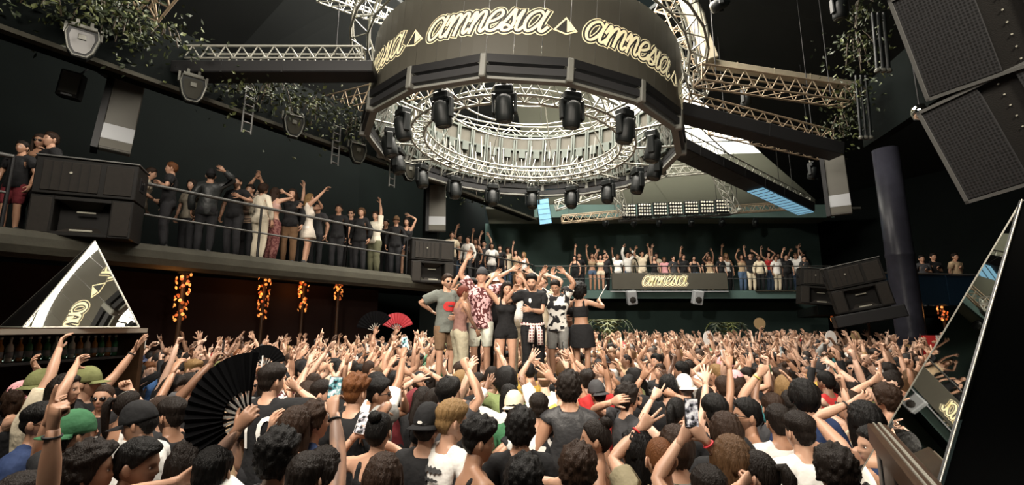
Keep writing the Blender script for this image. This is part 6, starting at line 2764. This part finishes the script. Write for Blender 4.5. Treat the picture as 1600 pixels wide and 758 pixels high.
# red flag at the column
fh = crowd(1432, 560, 170, T(skin='light', hair='short', hairc='brown', top='tee', topc='red'), 'person holding a red flag right of the round column', hR=(1440, 530, 0))
fp = hand_center(fh, 'R', .07, 0)
fl = empty('flag', fp)
tag(fl, 'red and white flag right of the round column', 'flag')
fm, fw_ = MB(), MB()
for mbx, x0, x1 in ((fm, 0, .30), (fw_, .30, .46)):
    nx, nz = 6, 6
    vs_ = [(x0 + (x1 - x0) * i / nx, .03 * math.sin(9 * (x0 + (x1 - x0) * i / nx) + j * .4), -.38 + .5 * j / nz) for j in range(nz + 1) for i in range(nx + 1)]
    vs2 = [(x, y + .004, z) for x, y, z in vs_]
    k_ = len(vs_)
    fs2 = []
    for j in range(nz):
        for i in range(nx):
            q = j * (nx + 1) + i
            fs2 += [(q, q + 1, q + nx + 2, q + nx + 1), (k_ + q + nx + 1, k_ + q + nx + 2, k_ + q + 1, k_ + q)]
    mbx.add(vs_ + vs2, fs2)
fm.build('red_cloth', 'print_red', fl, smooth=True)
fw_.build('white_cloth', 'print_white', fl, smooth=True)
rod('pole', (0, 0, -.55), (0, 0, .16), .01, 'stem_brown', fl)

# ---------------------------------------------------------------- gallery guests
def guest(px, py, yaw, k, label, which, hR=None, hL=None, back=.35):
    k = dict(k)
    n, e0, z0 = {'L': (bl_n, BL0, GZ), 'M': (bm_n, BL1, GZ), 'B': (Vector((0, 1, 0)), Vector((0, 21.0, 0)), GZ), 'R': (Vector((-.214, 1, 0)).normalized(), Vector((11.6, 15.55, 0)), RZ)}[which]
    r = Vector(ray(px, py))
    # stand at the chosen distance behind the edge
    tt = ((e0 + n * back) - CAMV).dot(n) / r.dot(n)
    p = CAMV + r * tt
    zh = min(max(p.z, z0 + 1.50), z0 + 1.78)
    return figure(np.array((p.x, p.y, zh)), z0, yaw, k, label, 'guests on the galleries', 1, hR, hL)


G = guest
G(63, 222, 200, T(sex='f', skin='tan', hair='long', hairc='brown', glasses=1, top='tank', topc='brown'), 'woman in sunglasses embraced on the side gallery left of the speaker stack', 'L', back=.9)
G(80, 216, 160, T(skin='light', hair='short', hairc='brown', top='tee', topc=B), 'man in black shirt embracing a woman left of the speaker stack', 'L', hR=(72, 245, 0), back=.7)
G(22, 300, 190, T(skin='tan', hair='short', hairc='dark', top='tee', topc=B, bottom='shorts', botc='maroon'), 'guest in dark shorts at the far left gallery rail', 'L', back=.6)
G(236, 272, -60, T(skin='light', hair='short', hairc='brown', top='tee', topc=(.42, .38, .30), botc=(.03, .07, .06), bottom='pants', pose=T(lean=.2)), 'man in grey beige shirt and green trousers leaning at the rail', 'L', hR=(245, 318, 0), back=.8)
G(268, 264, 120, T(skin='light', hair='short', hairc='ginger', top='tee', topc=B), 'man in black shirt leaning toward the beige shirt man', 'L', hL=(245, 290, -.2), back=.5)
G(300, 290, 170, T(sex='f', skin='light', hair='bob', hairc='dark', top='tee', topc=(.25, .22, .17)), 'small guest in beige behind the leather jacket', 'L', back=1.1)
G(330, 272, 30, T(skin='tan', hair='short', hairc=B, cap='cap', capc=B, top='jacket', topc=(.02, .022, .022), topmat='leather'), 'man in dark jacket and black cap on the side gallery', 'L', hR=(352, 262, 0), back=.6)
G(371, 286, 175, T(skin='tan', hair='buzz', hairc=B, beard=1, top='tee', topc=B), 'bald bearded guest in black holding a cup at the rail', 'L', hL=(372, 310, -.2), back=.6)
G(392, 292, 170, T(skin='tan', hair='short', hairc='dark', top='tee', topc=(.5, .35, .25), topmat='cloth_stripe'), 'guest in striped shirt raising both hands together', 'L', hR=(403, 272, 0), hL=(408, 275, 0), back=1.0)
G(412, 296, -20, T(sex='f', skin='light', hair='medium', hairc='brown', top='long', topc=(.66, .60, .48), bottom='pants', botc=(.60, .54, .42)), 'guest in cream top and cream trousers at the rail', 'L', back=.55)
G(430, 302, -15, T(sex='f', skin='light', hair='long', hairc='brown', top='crop', topc=(.45, .28, .24), bottom='cargo', botc=(.20, .09, .08), botmat='cloth_floral'), 'woman in dusty pink top and patterned trousers', 'L', hR=(446, 297, .1), back=.5)
G(457, 303, 190, T(sex='f', skin='light', hair='long', hairc='brown', top='long', topc=B, bottom='pants', botc='brown'), 'long haired woman in black long sleeves at the rail', 'L', hR=(470, 325, -.1), back=.5)
G(464, 295, 165, T(skin='light', hair='short', hairc='dark', glasses=1, top='tee', topc=B), 'man in sunglasses raising one arm straight up', 'L', hL=(477, 275, 0), back=1.1)
G(485, 302, -75, T(sex='f', skin='light', hair='long', hairc='blond', top='dress', topc=(.66, .60, .52), bottom='hotpants', botc=C0), 'blonde woman in white dress reaching forward with both arms', 'L', hR=(511, 294, 0), hL=(500, 310, 0), back=.55)
G(498, 312, 180, T(skin='tan', hair='short', hairc='dark', top='tee', topc='charcoal'), 'guest in charcoal behind the white dress', 'L', back=1.2)
G(530, 320, 190, T(skin='tan', hair='short', hairc='dark', top='tee', topc=B), 'guest in black at the start of the second rail section', 'L', back=.9)
G(550, 316, 180, T(skin='light', hair='short', hairc='dark', glasses=1, top='tee', topc=B), 'guest with round sunglasses behind the second rail section', 'L', back=1.1)
G(566, 315, 175, T(sex='f', skin='light', hair='medium', hairc='light', top='jacket', topc=B), 'fair haired guest in black jacket at the second rail section', 'L', back=.7)
G(588, 319, 160, T(skin='light', hair='short', hairc='brown', top='tee', topc=(.62, .58, .48), bottom='cargo', botc=(.10, .10, .06)), 'man in white shirt raising a fist on the side gallery', 'L', hL=(594, 302, 0), back=.7)
G(604, 328, 180, T(skin='tan', hair='short', hairc=B, top='tee', topc=B), 'guest in black behind the white shirt man', 'L', back=1.3)
G(620, 330, 185, T(skin='tan', hair='short', hairc=B, cap='cap', capc='brown', top='long', topc=B), 'guest in black with cap near the corner of the gallery', 'L', back=.7)
G(636, 337, 170, T(sex='f', skin='light', hair='bob', hairc='dark', top='tank', topc=B, bottom='hotpants', botc='denim'), 'bare armed guest in shorts near the corner of the gallery', 'L', hL=(640, 334, 0), back=.6)
mids = [('cream', 'tee', 'short', 'brown'), (B, 'tee', 'short', 'dark'), (C0, 'long', 'short', 'dark'), (B, 'tank', 'long', 'brown'), ('charcoal', 'tee', 'fade', B), (C0, 'tee', 'bob', 'dark'), (B, 'tee', 'curly', 'dark'),
        ('cream', 'long', 'medium', 'brown'), ('tan', 'tank', 'long', 'dark'), (C0, 'tank', 'long', 'blond')]
ml = ['near the corner speaker', 'second from the corner speaker', 'third from the corner speaker', 'fourth from the corner speaker', 'fifth from the corner speaker', 'sixth from the corner speaker',
      'seventh from the corner speaker', 'eighth from the corner speaker', 'next to last before the rear gallery', 'last before the rear gallery']
for i in range(10):
    px = 706 + i * 12.5
    tc2, tk, hk_, hcol = mids[i]
    rs = random.Random(i + 5)
    up = i in (1, 3, 4, 8)
    G(px, 368 + i * 3.4, 170 + rs.uniform(-40, 60), T(sex='f' if hk_ in ('long', 'bob') else 'm', skin=['light', 'tan'][i % 2], hair=hk_, hairc=hcol, top=tk, topc=tc2, bottom='pants', botc=[B, 'denim', 'charcoal'][i % 3]),
      '%s haired guest in %s on the corner gallery, %s' % ({B: 'black'}.get(hcol, hcol), tc2, ml[i]), 'M', hR=(px - 4, 350 + i * 3.4, 0) if up else None, hL=(px + 8, 352 + i * 3.4, 0) if i in (4,) else None, back=.4 + .5 * (i % 3 == 1))
rear = [(898, 408, B, 'tank', 'long', 0), (925, 400, 'tan', 'crop', 'long', 2), (938, 402, 'cream', 'crop', 'bob', 2), (965, 402, C0, 'tee', 'short', 1), (980, 398, C0, 'long', 'short', 2), (1003, 397, 'cream', 'tee', 'short', 2), (1022, 404, B, 'tank', 'long', 1),
        (1038, 408, 'pink', 'tee', 'curly', 0), (1052, 404, 'charcoal', 'tee', 'short', 0), (1068, 402, B, 'tee', 'short', 1), (1084, 404, B, 'tank', 'long', 0), (1108, 404, 'tan', 'tank', 'long', 2), (1126, 406, B, 'tee', 'short', 0),
        (1158, 402, 'tan', 'tank', 'long', 1), (1172, 400, B, 'tee', 'short', 2), (1186, 404, 'cream', 'long', 'short', 0), (1200, 398, 'red', 'tank', 'bob', 2), (1212, 404, C0, 'tee', 'curly', 0), (1228, 402, B, 'tee', 'short', 1), (1243, 400, C0, 'tee', 'short', 2), (1256, 404, 'charcoal', 'tee', 'fade', 0)]
ordn = ['first', 'second', 'third', 'fourth', 'fifth', 'sixth', 'seventh', 'eighth', 'ninth', 'tenth', 'eleventh', 'twelfth', 'thirteenth', 'fourteenth', 'fifteenth', 'sixteenth', 'seventeenth', 'eighteenth', 'nineteenth', 'twentieth', 'twenty first']
for i, (px, py, tc2, tk, hk_, arms) in enumerate(rear):
    G(px, py, 180 + (i * 37) % 50 - 25, T(sex='f' if hk_ in ('long', 'bob') else 'm', skin=['light', 'tan', 'light', 'brown'][i % 4], hair=hk_, hairc=['dark', 'brown', B, 'light'][i % 4], top=tk, topc=tc2, bottom='pants' if tk != 'crop' else 'hotpants', botc=[B, 'denim', 'cream'][i % 3]),
      'guest in %s %s on the rear gallery, %s from the left' % (tc2, {'tee': 'shirt', 'tank': 'tank top', 'crop': 'crop top', 'long': 'long sleeves'}[tk], ordn[i]), 'B',
      hR=(px - 4 - (i * 5) % 9, py - 8 - (i * 7) % 11, -.2) if arms else None, hL=(px + 3 + (i * 3) % 8, py - 9 - (i * 5) % 10, -.2) if arms == 2 else None, back=.30 + .55 * ((i * 2) % 3) / 2)
for i in range(10):
    px = 905 + i * 38 + (i * 13) % 11
    tc2, tk, hk_, hcol = mids[(i * 3 + 1) % 10]
    G(px, 396, 185 + (i * 29) % 40 - 20, T(sex='f' if hk_ in ('long', 'bob') else 'm', skin=['tan', 'light'][i % 2], hair=hk_, hairc=hcol, top=tk, topc=tc2, bottom='pants', botc=B),
      'guest in %s standing in the second row of the rear gallery, %s from the left' % (tc2, ordn[i]), 'B', hR=(px - 6, 384, -.1) if i % 3 == 0 else None, back=1.5)
for i, (px, py, tc2, lab) in enumerate(((1440, 405, 'charcoal', 'guest in grey behind the blue glass nearest the column'), (1458, 402, B, 'guest in black behind the blue glass, second from the column'),
                                        (1492, 402, 'tan', 'guest in tan behind the middle of the blue glass'), (1552, 345, 'red', 'guest in red on the right behind the pyramid tip'))):
    G(px, py, 170 + 10 * i, T(skin='tan', hair='short', hairc='dark', top='tee', topc=tc2), lab, 'R', back=.4, hL=(px + 8, py + 20, -.2))

# ---------------------------------------------------------------- the rest of the floor
rnd = random.Random(2024)


def inside_floor(x, y):
    p = Vector((x, y, 0))
    if (p - BL0).dot(bl_n) > 1.35 and y < 15:
        return False
    if (p - BL1).dot(bm_n) > 1.3 and y >= 14:
        return False
    if y > 20.2:
        return False
    if y > 14.6 and x > 9.4 + (y - 14.6) * .9:
        return False
    if math.hypot(x - BL1.x - .35, y - BL1.y - 1.6) < .75:
        return False
    if math.hypot(x - cp.x, y - cp.y) < .7:
        return False
    if abs(x - .35) < 1.95 and abs(y - 8.15) < 1.3:
        return False
    if math.hypot(x - p950.x, y - p950.y) < .5 or math.hypot(x - p1135.x, y - p1135.y) < .5:
        return False
    if x < -4.1 and y < 6.9 and (Vector((x, y)) - Vector((-5.4, 6.2))).length < 1.35:
        return False
    if -8.2 < x < -4.95 and 4.9 < y < 7.6:
        return False
    if x < -5.0 and y < 6.0:
        return False
    return True


p950, p1135 = at_y(950, 500, 15), at_y(1135, 505, 18.5)
cand = []
for iy in range(0, 40):
    yy = 4.3 + iy * .47 * (1 + iy * .004)
    nx = 90
    for ix in range(-nx, nx):
        xx = ix * .50 + (.25 if iy % 2 else 0)
        x = xx + rnd.uniform(-.13, .13)
        y = yy + rnd.uniform(-.12, .12)
        u = x / (y * .985 - .12)
        if abs(u) > 1.09:
            continue
        if not inside_floor(x, y):
            continue
        if any((x - a) ** 2 + (y - b) ** 2 < .40 ** 2 for a, b, z in PEOPLE_XY if z == 0):
            continue
        if y < 5.2 and any((x - a) ** 2 + (y - b) ** 2 < .50 ** 2 for a, b, z in PEOPLE_XY if z == 0):
            continue
        cand.append((x, y))
cand.sort(key=lambda q: math.hypot(q[0], q[1]))
N_IND = 164
TOPW = [(B, 44), (C0, 17), ('grey', 5), ('charcoal', 10), ('cream', 5), ('olive', 4), ('navy', 4), ('red', 3), ('pink', 3), ('tan', 4), ('blue', 2), ('maroon', 2), ('green', 2), ('teal', 1), ('yellow', 1)]
MH = [('short', 30), ('fade', 18), ('curly', 12), ('curlytop', 8), ('quiff', 8), ('buzz', 8), ('medium', 6)]
FH = [('long', 44), ('bob', 16), ('ponytail', 16), ('bun', 12), ('curly', 8)]
HCW = [('black', 30), ('dark', 38), ('brown', 22), ('light', 7), ('blond', 6), ('ginger', 2)]
SKW = [('pale', 22), ('light', 44), ('tan', 24), ('brown', 7), ('dark', 3)]


def pick(w, r):
    t = r.uniform(0, sum(a[1] for a in w))
    for k, v in w:
        t -= v
        if t <= 0:
            return k
    return w[-1][0]


def random_spec(r, x, y):
    f = r.random() < .38
    k = T(sex='f' if f else 'm', skin=pick(SKW, r), hair=pick(FH if f else MH, r), hairc=pick(HCW, r), topc=pick(TOPW, r), hseed=r.randint(0, 2))
    k['top'] = pick([('tank', 40), ('crop', 25), ('tee', 25), ('long', 5)] if f else [('tee', 62), ('tank', 16), ('vest', 6), ('none', 7), ('long', 5)], r)
    if not f and r.random() < .25:
        k['beard'] = r.choice((1, 2))
    if r.random() < .16:
        k['glasses'] = 1
    if r.random() < .09 and k['hair'] not in ('bun',):
        k['cap'] = r.choice(('cap', 'back', 'bucket'))
        k['capc'] = r.choice((B, B, 'charcoal', 'pink', 'navy', 'tan'))
    if r.random() < .12 and k['top'] != 'long':
        k['topmat'] = r.choice(('cloth_stripe', 'cloth_print', 'cloth_floral'))
    act = pick([('both', 36), ('one', 40), ('phone', 9), ('down', 9), ('front', 6)], r)
    R = L = None
    hp = ['fist', 'open', 'point', 'peace', 'horns', 'relaxed']

    def upt(sx):
        return (sx * (.16 + r.uniform(-.12, .26)), r.uniform(-.02, .34), r.uniform(1.70, 2.02))
    pose = T(head=(r.uniform(-.5, .5), r.uniform(-.25, .25), r.uniform(-.12, .12)), lean=r.uniform(-.06, .14), side=r.uniform(-.1, .1))
    if act == 'both':
        pose['R'], pose['L'] = upt(1), upt(-1)
        k['handR'], k['handL'] = r.choice(hp), r.choice(hp)
    elif act == 'one':
        s_ = r.choice('RL')
        pose[s_] = upt(1 if s_ == 'R' else -1)
        k['hand' + s_] = r.choice(hp)
    elif act == 'phone':
        pose['R'] = (.12, .36, r.uniform(1.62, 1.95))
        k['handR'] = 'grip'
    elif act == 'front':
        pose['R'], pose['L'] = (.10, .28, 1.50), (-.10, .28, 1.50)
        k['handR'] = k['handL'] = 'fist'
    k['pose'] = pose
    k['bottom'] = 'pants'
    yaw = math.degrees(math.atan2(-(.35 - x), (7.9 - y))) + r.gauss(0, 28)
    return k, act, yaw


def zone(px, y):
    if px < 230:
        return 'below the left pyramid'
    if px < 420:
        return 'under the lanterns'
    if px < 560:
        return 'under the side gallery'
    if px < 690:
        return 'left of the podium'
    if px < 940:
        return 'behind the podium' if y > 8 else 'before the podium'
    if px < 1130:
        return 'below the rear sign'
    if px < 1280:
        return 'below the rear gallery'
    if px < 1390:
        return 'below the right speakers'
    return 'by the round column'


hair_w = {'long': 'long', 'bob': 'bobbed', 'ponytail': 'ponytailed', 'bun': 'tied up', 'curly': 'curly', 'curlytop': 'curly', 'afro': 'big curly', 'short': 'short', 'fade': 'cropped', 'quiff': 'swept', 'buzz': 'shaved', 'medium': 'thick'}
top_w = {'tee': 'shirt', 'tank': 'tank top', 'crop': 'crop top', 'long': 'long sleeves', 'vest': 'vest', 'dress': 'dress'}
act_w = {'both': 'both arms up', 'one': 'one arm up', 'phone': 'phone raised', 'down': 'arms down', 'front': 'fists at chest'}
made = []
for i, (x, y) in enumerate(cand[:N_IND]):
    r = random.Random(i * 31 + 7)
    k, act, yaw = random_spec(r, x, y)
    zh = 1.63 * r.uniform(.955, 1.045) * (.965 if k['sex'] == 'f' else 1.0)
    info = figure(np.array((x, y, zh)), 0, yaw, k, 'x', 'crowd on the dance floor', 1)
    px = 800 + FOC * x / (y * _c + (zh - CAMZ) * _s)
    hw = '%s hair' % hair_w[k['hair']]
    tw = 'no shirt' if k['top'] == 'none' else '%s %s' % (k['topc'], top_w[k['top']])
    if k.get('cap'):
        hw = '%s %s' % (k['capc'], 'bucket hat' if k['cap'] == 'bucket' else 'cap')
    else:
        hw = ('%s %s' % (hair_w[k['hair']], {'light': 'fair'}.get(k['hairc'], k['hairc']))) + ' hair'
    made.append([info[0], '%s, %s, %s, %s' % (hw, tw, act_w[act], zone(px, y)), px, y])
    if act == 'phone':
        phone(hand_center(info, 'R', .10, .02) + Vector((0, 0, .04)), info[3], 0, r.uniform(-.2, .2), 'x', r.choice(('plastic_black', 'phone_white')), i)
        ph = [o for o in COL.objects if o.get('label') == 'x' and o.name.startswith('phone')][-1]
        ph['label'] = '%s phone of %s person in %s, %s' % ('black' if ph.data == ph_body['plastic_black'] else 'white', hw.replace(' hair', ' haired'), tw, zone(px, y))
from collections import defaultdict
dup_ = defaultdict(list)
for m in made:
    dup_[m[1]].append(m)
for lab, ms in dup_.items():
    ms.sort(key=lambda m: m[3])
    for j, m in enumerate(ms):
        m[0]['label'] = lab if len(ms) == 1 else lab + ', ' + ['nearest', 'next nearest', 'third nearest', 'fourth nearest'][min(j, 3)]

# distant mass of the crowd, past the ones built singly
SV, SF, SP = [], [], []
voff = 0
variants = []
for i in range(36):
    r = random.Random(900 + i)
    k, act, yaw = random_spec(r, 0, 15)
    k['bottom'] = None
    k['glasses'] = None
    k['shoes'] = False
    k2 = norm_spec(k)
    parts, ps = person_meshes(k2, 2)
    VV, FF, WH = [], [], []
    o_ = 0
    for (nm, me, colr) in parts:
        n = len(me.vertices)
        v = np.empty(n * 3, np.float32)
        me.vertices.foreach_get('co', v)
        f = np.empty(len(me.polygons) * 3, np.int32)
        me.loops.foreach_get('vertex_index', f)
        VV.append(v.reshape(-1, 3))
        FF.append(f.reshape(-1, 3) + o_)
        WH += [nm] * n
        o_ += n
        bpy.data.meshes.remove(me)
    variants.append((np.concatenate(VV), np.concatenate(FF), np.array(WH)))
for i, (x, y) in enumerate(cand[N_IND:]):
    r = random.Random(i * 17 + 3)
    V, F, W = variants[r.randrange(len(variants))]
    yaw = math.atan2(-(.35 - x), (7.9 - y)) + r.gauss(0, .5)
    sc = r.uniform(.95, 1.05)
    SV.append((V * sc) @ rz(yaw).T + np.array([x, y, 0]))
    SF.append(F + voff)
    voff += len(V)
    col_ = np.ones((len(V), 4))
    hc_ = HC[pick(HCW, r)]
    tc_ = CC[pick(TOPW, r)]
    sk2 = SK[pick(SKW, r)]
    col_[:, :3] = np.where((W == 'person')[:, None], sk2, np.where((W == 'hair')[:, None], hc_, tc_))
    SP.append(col_)
me = mesh_arrays('crowd', np.concatenate(SV), np.concatenate(SF), ['vertex_paint'], True, paint=np.concatenate(SP))
cr = link('crowd', me)
tag(cr, 'dense mass of dancing people filling the far floor under the galleries', 'crowd', None, 'stuff')
print('crowd', len(cand), 'individuals', len([o for o in COL.objects if o.get('category') == 'person']), 'stuff tris', len(me.polygons))
